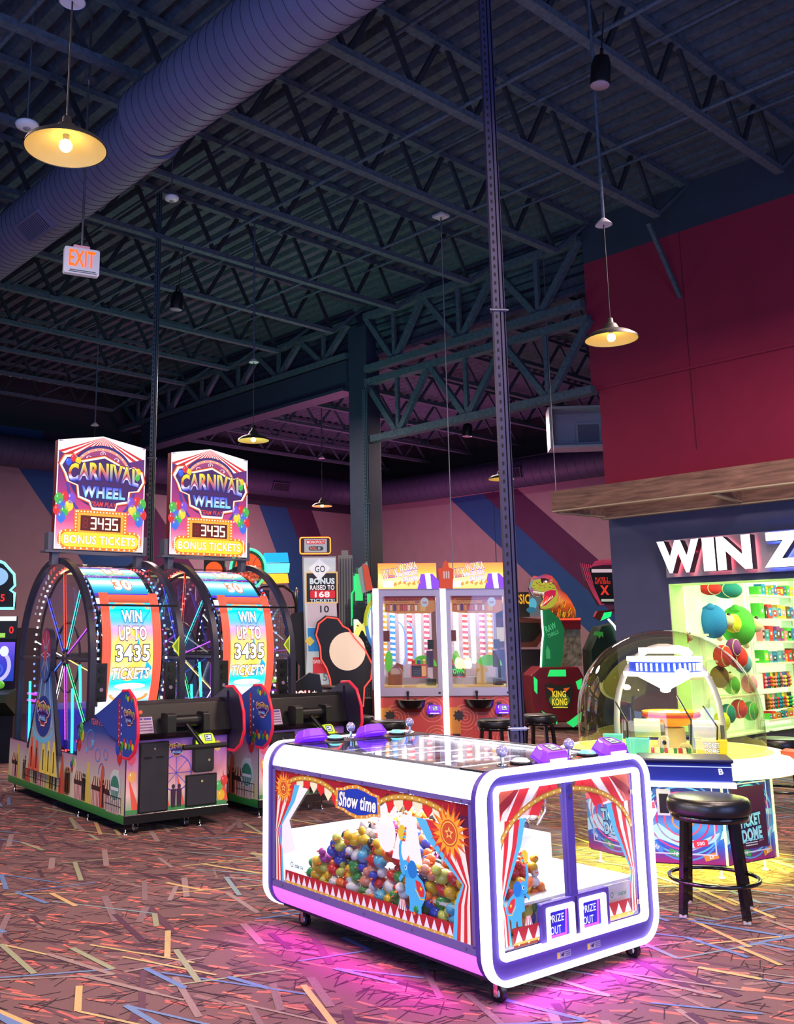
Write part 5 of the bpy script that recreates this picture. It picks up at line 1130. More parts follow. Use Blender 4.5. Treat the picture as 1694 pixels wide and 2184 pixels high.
A = Art(); A.rect(-.03, 2.775, .29, 2.965, (170, 176, 186), 0); A.rect(.0, 2.89, .26, 2.95, (206, 40, 50), 1); A.text('MONOPOLY', .13, 2.92, .04, (250, 240, 240), 2, .24, .02); A.poly(rrect(.03, 2.8, .24, 2.86, .03, 4), (50, 50, 60), 1); A.text('ROLL', .1, 2.83, .035, (240, 140, 120), 2, .1, .02); A.ell(.18, 2.83, .02, .02, (150, 160, 170), 2, 12)
A.obj('sign_artwork', t, plane((0, -.022, 0), (1, 0, 0), (0, 0, 1)), artmat('sign_print', .7), .0008)
a = M(); P = rrect(-.09, 2.755, .34, 2.985, .03, 4); a.tube([(p[0], -.03, p[1]) for p in P], .009, mat('orange_neon', (255, 110, 40), .4, emit=4.), 6, closed=True); a.obj('neon_border', t)
for (x0, w_, h0, h1, c) in ((.46, .2, 1.0, 2.75, (130, 136, 132)), (.66, .17, 1.0, 2.5, (60, 130, 90)), (.7, .2, 1.0, 2.2, (120, 122, 134)), (.54, .18, 1.0, 2.05, (90, 92, 104)), (.86, .2, 1.0, 2.05, (84, 84, 94))):
    k = M(); mt = mat('skyline_%d' % c[0], c, .5); k.box(x0, x0+w_, .2, .4, h0, h1, mt); k.box(x0+w_*.25, x0+w_*.7, .2, .36, h1, h1+.07, mt)
    ls = mat('skyline_stripe', (44, 46, 54), .5)
    if c[0] in (120, 90, 84):
        z = h0+.1
        while z < h1-.05: k.box(x0+.02, x0+w_-.02, .192, .2, z, z+.022, ls); z += .055
    else:
        for q in range(5): k.box(x0+.02+q*w_/5, x0+.03+q*w_/5, .192, .2, h0, h1-.05, ls)
    k.obj('skyline_tower', t)
a = M(); a.tube([(.68, .18, 2.45), (.68, .18, 2.25), (.64, .18, 2.2), (.64, .18, 1.75)], .014, LEDG, 6); a.box(.69, .8, .185, .19, 2.1, 2.48, mat('green_glow_panel', (60, 220, 120), .5, emit=.7)); a.box(.86, .95, .185, .19, 2.05, 2.2, mat('green_glow_panel', (60, 220, 120))); a.obj('green_light', t)
A = Art(); A.text('M', .78, 1.72, .2, (250, 240, 120), 0, .2, .06, 0, [(250, 210, 60), (255, 255, 240)], 0, ((20, 20, 24), .06)); A.obj('letter_emblem', t, plane((0, .15, 0), (1, 0, 0), (0, 0, 1)), ARTM, .004)
def blob(m, P, y0, y1, mt): m.py(P, y0, y1, mt); return m
bp = [(u-.1, v-.08) for u, v in [(.5, .72), (.42, .9), (.4, 1.1), (.35, 1.25), (.27, 1.38), (.26, 1.55), (.2, 1.72), (.24, 1.88), (.36, 1.97), (.52, 1.95), (.6, 1.84), (.68, 1.8), (.76, 1.68), (.92, 1.5), (1.02, 1.3), (1.0, 1.1), (.9, .98), (.88, .72)]]
a = M(); a.py(bp, -.12, -.06, mat('black_board', (16, 15, 19), .4)); a.obj('shaped_board', t)
a = M(); a.tube([(q[0]*.94+.035, -.13, q[1]*.96+.05) for q in bp], .011, mat('red_neon', (255, 60, 50), .4, emit=2.5), 6, closed=True); a.obj('neon_outline', t)
A = Art(); A.ell(.56, 1.4, .25, .26, (240, 214, 186), 0, 30); A.obj('plain_face', t, plane((0, -.121, 0), (1, 0, 0), (0, 0, 1)), artmat('soft_lit_board', .5))
a = M(); a.prism([(-.12, .72), (-.1, 1.2), (-.22, 1.35), (-.22, 1.5), (-.32, 1.65), (-.3, 1.82), (-.2, 1.93), (-.03, 1.95), (-.02, .72)], lambda u, v: (u, .1, v), lambda u, v: (u, .14, v), mat('black_board', (16, 15, 19))); a.prism(rrect(-.05, -.05, .05, .05, .012, 3), lambda u, v: (.04+u*.7-v*.7, -.02, 1.54+u*.7+v*.7), lambda u, v: (.04+u*.7-v*.7, 0, 1.54+u*.7+v*.7), mat('yellow_tile', (230, 200, 90), .4, emit=.4)); a.obj('dark_board', t)
# small tilted display panel with ROLL on the console
q = empty('roll_display', (7.05, 8.62, 0), RZ, 'black tilted panel reading ROLL GO beside the right wheel game', 'display')
a = M(); a.prism([(-.05, .55), (.42, .55), (.32, 1.18), (.2, 1.2), (-.02, 1.05)], lambda u, v: (u, 0, v), lambda u, v: (u, .25, v), BLACK); a.box(.0, .4, .05, .25, 0, .55, BLACKM); a.obj('panel', q)
A = Art(); A.text('ROLL', .13, .97, .07, (255, 235, 225), 1, .2, .05, 0, None, 0, ((226, 70, 50), .03)); A.star(.26, .985, .03, .012, 5, (255, 230, 220), 1); A.poly([(.02, .84), (.15, .93), (.3, .84), (.3, .78), (.02, .78)], (250, 250, 250), 1); A.text('GO', .16, .82, .06, (30, 30, 36), 2, .09, .01)
A.obj('panel_lettering', q, plane((0, -.002, 0), (1, 0, 0), (0, 0, 1)), ARTM)
# light ring game half hidden at the left of the pusher
t = empty('ring_game', (9.6, 9.91, 0), RZ, 'round ring-lit game half hidden left of the candy pusher', 'arcade game')
a = M(); a.py(ellp(.18, 1.77, .3, .44, 40), .1, .2, mat('rainbow_ring_body', (90, 150, 200), .4, emit=.15)); a.py(ellp(.2, 1.77, .2, .34, 40), .08, .1, BLACK); a.box(0.1, .5, .06, .19, 0, 1.34, BLACKM); a.obj('ring_body', t)
a = M(); a.tube([(.19+.24*cos(th), .06, 1.77+.38*sin(th)) for th in np.linspace(.4, 4.6, 40)], .02, mat('white_blue_tube', (200, 230, 255), .4, emit=2.), 8); a.tube([(.18+.29*cos(th), .08, 1.77+.43*sin(th)) for th in np.linspace(1.2, 3.2, 24)], .03, mat('yellow_rim', (190, 200, 50), .4, emit=.5), 8); a.obj('ring_light', t)
# high round table near the ring game
t = empty('pedestal_table', (8.15, 9.45, 0), 0, 'small round black pedestal table left of the candy pusher', 'table')
a = M(); a.lathe([(0, .99), (.3, .99), (.3, .965), (0, .965)][::-1], BLACKM, 40); a.obj('table_top', t); a = M(); a.cyl((0, 0, .02), (0, 0, .97), .035, BLACKM, 14); a.lathe([(.22, 0), (.2, .02), (.04, .04)], BLACKM, 30); a.obj('pedestal', t)

# ------------------------------------------------------------------ basketball game
t = empty('basketball_game', (8.31, 11.28, 0), RZ, 'basketball game with round orange ball sign behind the right wheel game', 'arcade game')
a = M(); a.box(-.3, .75, .3, 2.2, 0, .9, BLACKM); a.obj('cabinet', t)
a = M()
for x in (.12, .78):
    a.tube([(x, .1, .9), (x, .1, 2.05), (x, .2, 2.22), (x, .5, 2.3), (x, 1.5, 2.3)], .022, BLACKM, 8)
a.tube([(.12, .1, 2.05), (.16, .1, 2.22), (.3, .1, 2.32), (.6, .1, 2.32), (.74, .1, 2.22), (.78, .1, 2.05)], .02, BLACKM, 8); a.cyl((.12, .1, 2.02), (.78, .1, 2.02), .015, BLACKM, 8); a.obj('cage_frame', t)
a = M(); NET = mat('net_cord', (120, 100, 120), .7)
for k in range(20): a.cyl((.14+.032*k, .12, .95), (.14+.032*k, .12, 2.0), .003, NET, 4)
for k in range(26): a.cyl((.14, .12, 1.0+.04*k), (.76, .12, 1.0+.04*k), .003, NET, 4)
a.obj('net', t)
q = empty('ball_sign', (0, 0, 0)); q.parent = t; GR_ = mat('green_neon', (60, 240, 150), .4, emit=2.2)
a = M(); a.py(ellp(.1, 2.56, .26, .29, 40), -.08, .02, mat('sign_green_box', (20, 90, 70), .5)); a.obj('sign_box', q)
a = M(); a.tube([(.1+.25*cos(th), -.09, 2.56+.28*sin(th)) for th in np.linspace(0, 2*pi, 44)[:-1]], .018, GR_, 8, closed=True); a.obj('neon_ring', q)
A = Art(); A.ell(0, 0, .2, .23, (226, 84, 30), 0, 36); A.ring(0, 0, .2, .23, .008, (60, 20, 14), 1, 36); A.line([(-.2, .0), (.2, .03)], .006, (60, 20, 14), 1); A.line([(0, .23), (.0, -.23)], .006, (60, 20, 14), 1); A.ring(-.2, 0, .14, .2, .006, (60, 20, 14), 1, 20, -70, 70); A.ring(.2, 0, .14, .2, .006, (60, 20, 14), 1, 20, 110, 250)
A.poly(rrect(-.13, -.06, -.06, .07, .01, 3), (30, 60, 160), 2); A.poly([(-.095, -.06), (-.06, -.06), (-.06, .07), (-.085, .07)], (214, 30, 50), 3); A.line([(-.1, -.05), (-.095, .04)], .02, (250, 250, 250), 4); A.text('NBA', .045, .0, .09, (250, 250, 250), 3, .17, .03)
A.obj('ball_artwork', q, plane((.1, -.082, 2.56), (1, 0, 0), (0, 0, 1)), ARTM)
a = M()
for k, c in enumerate(((250, 180, 30), (90, 235, 235), (0, 150, 230))): a.py([(.3, 2.35+.15*k), (.68, 2.36+.15*k), (.69 if k == 1 else .66, 2.49+.15*k), (.32, 2.485+.15*k)], -.04, .06, mat('stripe_light_%d' % k, c, .4, emit=1.1))
a.obj('stripe_sign', q)
A = Art(); A.rect(0, 0, .5, .14, (20, 10, 14), 0); A.text('36', .12, .07, .09, (255, 50, 40), 1); A.text('20', .38, .07, .09, (255, 50, 40), 1); A.obj('score_display', t, plane((-.1, -.02, 2.12), (1, 0, 0), (0, 0, 1)), artmat('red_digits', 1.6))
a = M(); a.cyl((-.4, .0, 2.55), (-.4, .05, 2.55), .12, mat('ball_orange', (235, 80, 20), .4, emit=.9), 24); a.box(-.55, -.25, .05, .3, 2.3, 2.75, BLACK); a.obj('second_ball_sign', t)

# small game with clear bubble and green trim between wheel and board game
t = empty('bubble_game', (8.3, 10.6, 0), RZ, 'green-trimmed bubble game seen low behind the right wheel game', 'arcade game')
a = M(); a.box(-.35, .25, .0, .5, 0, 1.0, BLACKM); a.prism([(-.35, 1.0), (.1, 1.0), (-.1, 1.2), (-.35, 1.3)], lambda u, v: (u, -.02, v), lambda u, v: (u, .3, v), mat('lime_panel', (170, 240, 70), .4, emit=.5)); a.obj('cabinet', t)
a = M(); a.sph((-.08, .25, 1.38), .2, glass('bubble_clear', (.95, .97, .97), .7, .1), 24, 14); a.obj('bubble', t)
a = M(); a.sph((-.06, .25, 1.33), .07, mat('bubble_prize', (220, 50, 50), .5), 10, 7); a.obj('prize', t)

# ------------------------------------------------------------------ game at the left edge
t = empty('sea_game', (5.2, 12.75, 0), RZ, 'game with teal outlined sign cut by the left edge of the view', 'arcade game')
a = M(); a.box(-.9, .36, .2, 1.4, 0, 1.75, BLACKM); a.obj('cabinet', t)
TN = mat('teal_neon', (110, 245, 225), .4, emit=2.2)
sg = [(-.6, 2.0), (.36, 2.0), (.36, 2.2), (.3, 2.24), (.36, 2.3), (.34, 2.45), (.2, 2.6), (0, 2.68), (-.6, 2.75)]
a = M(); a.py(sg, 0, .08, mat('dark_sign', (20, 26, 30), .5)); a.obj('sign_box', t)
a = M(); a.tube([(p[0], -.012, p[1]) for p in sg], .018, TN, 8, closed=True); a.obj('neon_outline', t)
A = Art(); A.ell(.08, 2.42, .18, .13, (150, 190, 235), 1, 24); A.ell(.02, 2.45, .1, .07, (240, 246, 255), 2, 20); A.rect(.05, 2.08, .26, 2.2, (30, 8, 10), 1); A.text('5', .2, 2.14, .09, (255, 50, 40), 2); A.poly([(-.3, 2.1), (.02, 2.3), (0, 2.2), (-.3, 2.02)], (255, 240, 200), 2)
A.obj('sign_artwork', t, plane((0, -.004, 0), (1, 0, 0), (0, 0, 1)), ARTM)
A = Art(); A.rect(-.5, 1.6, .36, 1.9, (20, 20, 26), 0); A.rect(-.5, 1.84, .34, 1.9, (250, 255, 245), 1); A.text('0', .28, 1.72, .09, (255, 50, 40), 1); A.rect(-.3, 1.62, .2, 1.68, (160, 220, 90), 1)
A.rect(-.5, 1.05, .34, 1.56, None, 0, cols=[(20, 60, 170), (60, 60, 200), (120, 90, 230)]); A.ring(.1, 1.25, .2, .22, .05, (200, 190, 255), 1, 24); A.ell(.2, 1.44, .06, .07, (230, 240, 255), 2, 16); A.ell(-.1, 1.3, .1, .14, (230, 236, 255), 2, 16); A.ring(.1, 1.2, .1, .09, .03, (70, 90, 220), 2, 18)
A.obj('screen', t, plane((0, .19, 0), (1, 0, 0), (0, 0, 1)), ARTM)
a = M(); a.px([(.2, .95), (-.25, .9), (-.3, .8), (.2, .6)], -.6, .4, mat('green_black_deck', (24, 50, 36), .4)); a.tube([(.1, -.1, 1.15), (.16, -.18, 1.0), (.25, -.22, .95)], .014, mat('violet_tube', (200, 60, 255)), 6); a.sph((.3, -.2, 1.02), .05, mat('lime_grip', (110, 220, 60), .4, emit=.3), 10, 7); a.obj('control_deck', t)

# ------------------------------------------------------------------ ride cabinets at the right, far back
t = empty('jungle_ride', (14.15, 10.3, 0), RZ, 'dark red ride cabinet with KING KONG panel and dinosaur sign', 'arcade game')
t.scale = (.75, 1, .92)
MR = mat('maroon_shell', (120, 22, 40), .35, coat=.4); GT = mat('green_window_light', (40, 225, 110), .4, emit=.8)
a = M(); a.prism([(-.35, .15), (.75, .15), (.8, .95), (.68, 1.15), (-.2, 1.15), (-.42, 1.0), (-.42, .6)], lambda u, v: (u, 0, v), lambda u, v: (u, .7, v), MR); a.obj('front_shell', t, bevel=.03)
a = M()
for P in ([(.02, 1.1), (.38, 1.1), (.38, .98), (-.04, .98)], [(-.36, .98), (-.28, .92), (-.3, .66), (-.36, .72)], [(-.22, .36), (.12, .2), (.12, .12), (-.02, .14)], [(.34, .14), (.7, .34), (.66, .16), (.48, .06)], [(.6, .88), (.74, .94), (.72, .75), (.64, .74)]): a.prism(P, lambda u, v: (u, -.02, v), lambda u, v: (u, .02, v), GT)
a.obj('green_light_panel', t)
A = Art(); A.poly([(-.12, .84), (.02, .86), (.1, .82), (.36, .82), (.46, .86), (.52, .82), (.5, .6), (.42, .4), (.0, .4), (-.1, .6)], (24, 26, 20), 0); A.ell(.2, .55, .24, .12, (70, 100, 40), 1, 20); A.poly([(-.08, .78), (.08, .76), (.04, .7)], (220, 90, 30), 2); A.poly([(.46, .78), (.3, .76), (.36, .7)], (220, 90, 30), 2)
A.text('KING', .2, .66, .11, (250, 220, 60), 3, .3, .03); A.text('KONG', .2, .52, .12, (250, 220, 60), 3, .34, .03); A.rect(.04, .41, .38, .43, (230, 200, 60), 3)
A.obj('title_panel', t, plane((0, -.012, 0), (1, 0, 0), (0, 0, 1)), artmat('title_backlit', .8))
a = M(); a.prism([(-.12, 1.15), (.3, 1.15), (.36, 1.3), (.44, 1.85), (.36, 2.02), (.1, 2.22), (-.05, 2.2), (-.06, 1.6)], lambda u, v: (u, .1, v), lambda u, v: (u, .2, v), mat('green_side_panel', (20, 140, 84), .4, emit=.15)); a.obj('side_wing', t)
a = M(); a.tube([(-.08, .08, 2.2), (-.07, .08, 1.75), (-.12, .08, 1.5), (-.16, .08, 1.15)], .02, mat('white_green_tube', (220, 255, 235), .4, emit=2.5), 8); a.obj('edge_tube', t)
A = Art(); A.text('RAW', .12, 1.88, .12, (90, 220, 150), 0, .26, .02, 0, None, 0, None, .35); A.text('THRILLS', .17, 1.76, .07, (90, 220, 150), 0, .26, .02, 0, None, 0, None, .35); A.poly([(-.02, 1.3), (.08, 1.3), (.08, 1.45), (.02, 1.55), (-.02, 1.45)], (60, 190, 110), 0)
A.obj('wing_lettering', t, plane((0, .098, 0), (1, 0, 0), (0, 0, 1)), artmat('wing_print', .3))
a = M(); a.box(.36, .95, .5, .6, 1.15, 1.85, mat('grey_rock_print', (150, 150, 140), .6, bump=1., bscale=12, noise=.5, nscale=9)); a.box(.36, .95, .45, .6, 1.85, 2.03, MR); a.cyl((.36, .44, 2.04), (.95, .44, 2.04), .018, LEDR, 8); a.obj('rear_panel', t)
U = lambda x, y: ((-.2+(x/2.93-113)*.0081)/.75, (2.67-(y/2.93-60)*.008)/.92)
UU = lambda P: [U(*p) for p in P]
dn = UU([(345, 240), (350, 205), (375, 185), (405, 190), (450, 173), (490, 188), (520, 225), (545, 280), (580, 310), (610, 360), (630, 410), (632, 462), (470, 462), (460, 410), (405, 402), (402, 375), (425, 340), (420, 318), (385, 322), (355, 310), (343, 285), (335, 260)])
a = M(); a.prism(dn, lambda u, v: (u, .42, v), lambda u, v: (u, .5, v), mat('dino_board', (40, 24, 20), .5)); a.obj('dinosaur_sign', t)
A = Art(); A.poly(dn, [(90, 160, 150), (180, 70, 60), (220, 60, 50), (150, 60, 120), (120, 40, 60), (214, 60, 60), (190, 70, 40), (150, 60, 30), (220, 60, 40), (230, 90, 30), (214, 160, 30), (120, 60, 20), (60, 34, 18), (90, 50, 20), (170, 130, 40), (200, 170, 90), (200, 190, 90), (60, 40, 30), (190, 180, 130), (150, 150, 150), (150, 90, 140), (90, 140, 150)], 0)
A.poly(UU([(352, 250), (372, 215), (410, 205), (440, 230), (480, 230), (505, 250), (525, 300), (515, 350), (480, 390), (440, 400), (410, 395), (425, 375), (470, 350), (500, 300), (490, 275), (450, 280), (430, 290), (370, 280)]), (164, 168, 52), 1)
A.poly(UU([(440, 290), (480, 278), (512, 282), (505, 315), (470, 350), (440, 378), (412, 385), (425, 345), (432, 315)]), (190, 24, 70), 2); A.poly(UU([(430, 335), (450, 310), (462, 325), (450, 360), (428, 370), (418, 360)]), (232, 60, 60), 3)
A.poly(UU([(362, 285), (430, 288), (440, 300), (425, 316), (380, 318), (358, 306)]), (110, 60, 70), 2)
for k in range(9): A.poly(UU([(362+8*k, 284+k), (370+8*k, 284+k), (365+8*k, 304+k*1.2)]), (244, 240, 214), 4)
for k in range(9): A.poly(UU([(410+9*k, 385-7*k), (418+9*k, 380-7*k), (410+9*k, 366-7*k)]), (240, 232, 190), 4)
A.ell(*U(449, 223), .03, .02, (255, 255, 250), 4, 12); A.poly(UU([(415, 205), (440, 200), (470, 212), (462, 222), (435, 216), (428, 236), (418, 228)]), (40, 20, 24), 3)
rk = random.Random(2)
for k in range(70):
    x, y = rk.uniform(480, 620), rk.uniform(290, 455)
    if x > 500+(y-290)*.72+30 or (x < 520 and y < 400): continue
    A.line(UU([(x, y), (x-rk.uniform(2, 12), y+rk.uniform(12, 30))]), .016, rk.choice([(230, 170, 30), (240, 110, 30), (60, 30, 16), (170, 160, 40), (214, 60, 30)]), rk.choice([2, 3]))
for k in range(26):
    x, y = rk.uniform(360, 500), rk.uniform(200, 270)
    A.line(UU([(x, y), (x+rk.uniform(8, 18), y+rk.uniform(-5, 8))]), .012, rk.choice([(220, 80, 50), (110, 120, 40), (200, 200, 90), (70, 50, 40)]), 2)
A.obj('dinosaur_artwork', t, plane((0, .417, 0), (1, 0, 0), (0, 0, 1)), artmat('dino_backlit', .9), .001)
t = empty('dino_shooter', (14.88, 11.33, 0), RZ, 'grey game cabinet with yellow lettered sign just right of the slotted post', 'arcade game')
t.scale = (1.06, 1, .92)
a = M(); a.box(-.5, .35, .2, .8, 0, 1.45, mat('shooter_cabinet', (60, 58, 74), .5)); a.prism([(-.5, 1.5), (.2, 1.5), (.38, 1.8), (.35, 2.05), (-.5, 2.15)], lambda u, v: (u, 0, v), lambda u, v: (u, .5, v), mat('brown_hood', (96, 50, 52), .5)); a.prism([(-.4, 1.6), (.12, 1.62), (.28, 1.8), (.26, 1.98), (-.4, 2.0)], lambda u, v: (u, -.01, v), lambda u, v: (u, 0, v), BLACK); a.obj('cabinet', t)
A = Art(); A.rect(-.5, 2.1, .1, 2.6, (30, 26, 24), 0); A.text('JURASSIC', -.165, 2.43, .24, (250, 180, 30), 1, .55, .03); A.poly([(.1, 2.1), (.45, 2.15), (.42, 2.5), (.12, 2.55)], (100, 106, 116), 0); A.ell(.16, 2.36, .07, .12, (90, 190, 220), 1, 14); A.ell(.13, 2.24, .09, .06, (50, 120, 150), 2, 12); A.ell(.39, 2.42, .02, .03, (40, 40, 46), 1, 10); A.ell(.39, 2.22, .02, .03, (40, 40, 46), 1, 10); A.rect(-.5, 1.62, -.1, 1.9, (210, 200, 170), 0)
A.obj('sign_artwork', t, plane((0, -.02, 0), (1, 0, 0), (0, 0, 1)), artmat('sign_backlit2', .7))
t = empty('striped_game', (14.88, 9.5, 0), RZ, 'dark game with pink striped header and red X screen by the store wall', 'arcade game')
a = M(); a.prism([(-.3, 0), (.9, 0), (.9, 2.0), (.5, 2.1), (-.1, 1.95), (-.3, 1.5)], lambda u, v: (u, .2, v), lambda u, v: (u, .8, v), mat('green_black_shell', (16, 50, 36), .4, noise=.4, nscale=3)); a.obj('cabinet', t)
t.scale = (1, 1, .89)
Q = lambda x, y: (-.405+(x/2.93-216)*.00807, (2.84-(y/2.93-40)*.0081)/.89)
QQ = lambda P: [Q(*p) for p in P]
hd = QQ([(625, 118), (700, 125), (760, 105), (1000, 108), (1000, 385), (725, 385), (690, 320), (650, 230)])
a = M(); a.prism(hd, lambda u, v: (u, .1, v), lambda u, v: (u, .2, v), mat('header_dark', (50, 22, 36), .5)); a.obj('header', t)
A = Art(); A.poly(hd, (56, 24, 42), 0)
for k in range(5): A.line(QQ([(632+13*k, 122+2*k), (655+11*k, 225), (695+8*k, 320), (730+6*k, 380)]), .018, (190, 58, 92), 1)
for k in range(4): A.line(QQ([(690+8*k, 140-9*k), (760, 128-9*k), (1000, 126-9*k)]), .02, (190, 58, 92), 2)
A.poly(QQ([(675, 152), (1000, 152), (1000, 374), (740, 375), (700, 270)]), (12, 16, 20), 3); A.rect(*Q(690, 180), *Q(990, 158), (226, 200, 210), 4); A.text('PLAYER 2', *Q(750, 222), .07, (250, 60, 50), 4, .22, .02); A.text('NOT IN SERVICE', *Q(756, 244), .05, (250, 60, 50), 4, .27, .02); A.text('X', *Q(765, 291), .16, (250, 60, 50), 4, .12, .05); A.rect(*Q(740, 362), *Q(820, 346), (190, 200, 180), 4)
A.obj('header_artwork', t, plane((0, .097, 0), (1, 0, 0), (0, 0, 1)), artmat('header_backlit', .7), .001)
a = M(); a.prism(QQ([(735, 480), (760, 430), (808, 424), (800, 455)]), lambda u, v: (u, .15, v), lambda u, v: (u, .2, v), LEDG); a.prism(QQ([(700, 455), (720, 420), (830, 410), (830, 420), (760, 432), (735, 478)]), lambda u, v: (u, .16, v), lambda u, v: (u, .3, v), mat('maroon_hood', (120, 40, 44), .5)); a.tube([(u, .13, v) for u, v in QQ([(780, 470), (815, 510), (832, 545), (842, 600)])], .02, mat('white_green_tube', (220, 255, 235)), 8); a.prism(QQ([(690, 570), (700, 545), (750, 550), (748, 585), (735, 570), (725, 590), (712, 568)]), lambda u, v: (u, .19, v), lambda u, v: (u, .2, v), mat('green_claw_mark', (60, 170, 70), .5, emit=.2)); a.obj('green_light_trim', t)

# ------------------------------------------------------------------ ticket dome
DZ = .76
td = empty('ticket_dome_game', (6.84, 3.93, 0), 0, 'round clear-domed TICKET DOME game on a blue printed octagonal cabinet', 'arcade game')
base_a = math.atan2(-.555, -.83)
def octp(r, k): a_ = base_a+radians(22.5+45*k); return (r*cos(a_), r*sin(a_))
RO = .67
a = M(); a.pz([octp(RO-.01, k) for k in range(8)], .09, DZ-.1, mat('dome_cabinet', (20, 24, 60), .4)); a.obj('cabinet', td)
for k in range(8): f_ = octp(RO*.88, k); level_foot(td, f_[0], f_[1], .1)
for k in (-1, 0, 1, 2):
    p, q_ = V(*octp(RO, k)), V(*octp(RO, k-1)); 
    e = norm(p-q_); wdt = np.linalg.norm(p-q_); n_ = norm((p+q_)/2)
    A = Art(); A.rect(0, 0, wdt, DZ-.19, None, 0, cols=[(150, 30, 100), (40, 90, 190), (80, 160, 220), (90, 60, 170), (30, 50, 140), (24, 40, 90)], ny=10)
    for r_, c in ((.3, (70, 150, 220)), (.26, (90, 190, 230)), (.22, (230, 70, 130)), (.17, (210, 40, 110)), (.12, (240, 90, 110)), (.07, (250, 150, 80))): A.ring(wdt*.5, .27, min(r_, wdt/2-.005), r_*.85, .01, c, 1, 30)
    for (x, y, r_, c, tx) in ((.06, .44, .3, (40, 90, 180), '50'), (.04, .36, .1, (230, 90, 120), '5'), (.08, .1, -.6, (70, 140, 210), '30'), (.36, .13, .15, (214, 50, 70), '500'), (.45, .3, -.1, (120, 190, 226), '75'), (.2, .06, -.3, (60, 160, 90), '10'), (.42, .05, .3, (210, 140, 50), '25')):
        P = [rot2(u, v, r_) for u, v in ((-.045, -.02), (.045, -.02), (.045, .02), (-.045, .02))]; A.poly([(x+u, y+v) for u, v in P], c, 2); A.text(tx, x, y, .022, (240, 240, 250), 3, None, .02, 0, None, 0, None, r_)
    A.poly([(.0, .2), (.1, .25), (.2, .18), (.35, .14), (wdt, .22), (wdt, .17), (.3, .08), (.1, .15), (0, .12)], (170, 220, 240), 1); A.poly([(0, .32), (.08, .4), (.1, .33), (.04, .22)], (190, 220, 250), 1)
    A.line([(.06, .06), (wdt-.06, .06), (wdt-.06, .5), (.06, .5)], .008, (200, 205, 225), 4, True)
    if k == -0: 
        A.rect(.1, .3, .19, .47, (190, 190, 205), 5); A.rect(.115, .315, .175, .44, (16, 16, 22), 6); A.ell(.27, .22, .03, .05, (226, 160, 40), 4, 14)
    else:
        A.poly(rrect(.08, .08, wdt-.08, .48, .01, 3), (70, 24, 60), 3) if k == 1 else None
        A.ell(wdt*.5, .42, .035, .05, (236, 200, 50), 5, 16) if False else None
        A.text('TICKET', wdt*.5, .26, .07, (120, 210, 240), 6, .22, .05, 0, [(200, 240, 250), (120, 200, 240)], 0, ((20, 26, 60), .05), .08); A.text('DOME', wdt*.52, .17, .075, (120, 210, 240), 6, .2, .05, 0, [(200, 240, 250), (120, 200, 240)], 0, ((20, 26, 60), .05), .08)
        for z in (.1, .115, .13): A.rect(wdt*.38, z, wdt*.62, z+.006, (200, 210, 230), 6)
    o3 = (q_[0]+n_[0]*.003, q_[1]+n_[1]*.003, .1); e3 = V(e[0], e[1], 0); n3 = V(n_[0], n_[1], 0)
    if np.cross(e3, (0, 0, 1)) @ n3 < 0: o3 = (p[0]+n_[0]*.003, p[1]+n_[1]*.003, .1); e3 = -e3
    A.obj('panel_artwork', td, plane(o3, e3, (0, 0, 1), n3), artmat('dome_print', .12), .0008)
    if k in (1, 2): a = M(); P0 = V(*octp(RO+.008, k-1)); a.cyl((P0[0], P0[1], .1), (P0[0], P0[1], DZ-.1), .008, mat('lime_edge_light', (226, 255, 150), .4, emit=1.6), 8); a.obj('edge_light', td)
# glowing rim with console station
YW = mat('lime_white_ring', (255, 255, 210), .5, emit=9., ecol=(238, 255, 110))
a = M(); a.lathe([(.74, DZ-.12), (.86, DZ-.1), (.87, DZ-.08), (.8, DZ-.07), (.74, DZ-.08)], YW, 48); a.obj('lower_light_rim', td)
a = M(); a.lathe([(.7, DZ-.07), (.83, DZ-.065), (.85, DZ-.03), (.8, DZ+.0), (.7, DZ+.01)], mat('lit_white_rim', (252, 252, 225), .4, emit=2., ecol=(246, 255, 150)), 48); a.obj('upper_rim', td)
a = M(); a.lathe([(0, DZ+.0), (.7, DZ+.01)], mat('dome_deck', (236, 240, 120), .4, emit=.5), 48, flip=True); a.lathe([(0, DZ-.1), (.76, DZ-.1)], mat('dome_cabinet', (20, 24, 60)), 40); a.obj('deck', td)
light('dome_under_light', 'AREA', (-.0, -.0, .075), 70, (255, 255, 90), 1.5, rot=(0, 0, 0), parent=td, shape='DISK')
for k_, an in enumerate((base_a+radians(2), base_a+pi)):
    s_ = empty('console', (0, 0, 0), an); s_.parent = td
    BLP = mat('blue_console', (34, 50, 140), .3, coat=.4)
    a = M(); a.pz([(.6, -.3), (.93, -.27), (.93, .27), (.6, .3)], DZ-.1, DZ+.02, BLP); a.pz([(.62, -.29), (.95, -.28), (.95, .28), (.62, .29)], DZ+.02, DZ+.045, mat('navy_cap', (16, 24, 70), .3)); a.obj('console_box', s_, bevel=.01)
    a = M(); a.box(.9, .95, -.285, .285, DZ-.13, DZ-.1, LEDW); a.obj('console_light', s_)
    A = Art(); A.text('B', .2, .07, .035, (230, 236, 250), 0, .025, .03, 0, None, 0, None, .1); A.rect(-.28, .094, .27, .1, (190, 210, 250), 0)
    A.obj('console_mark', s_, lambda u, v, d: (.9315+d, u, DZ-.1+v), ARTM)
a = M(); a.pz([(.2, -.84), (.4, -.78), (.42, -.66), (.24, -.7)], DZ-.06, DZ+.03, mat('red_corner_cap', (226, 40, 30), .35, emit=.25)); a.obj('corner_cap', td)
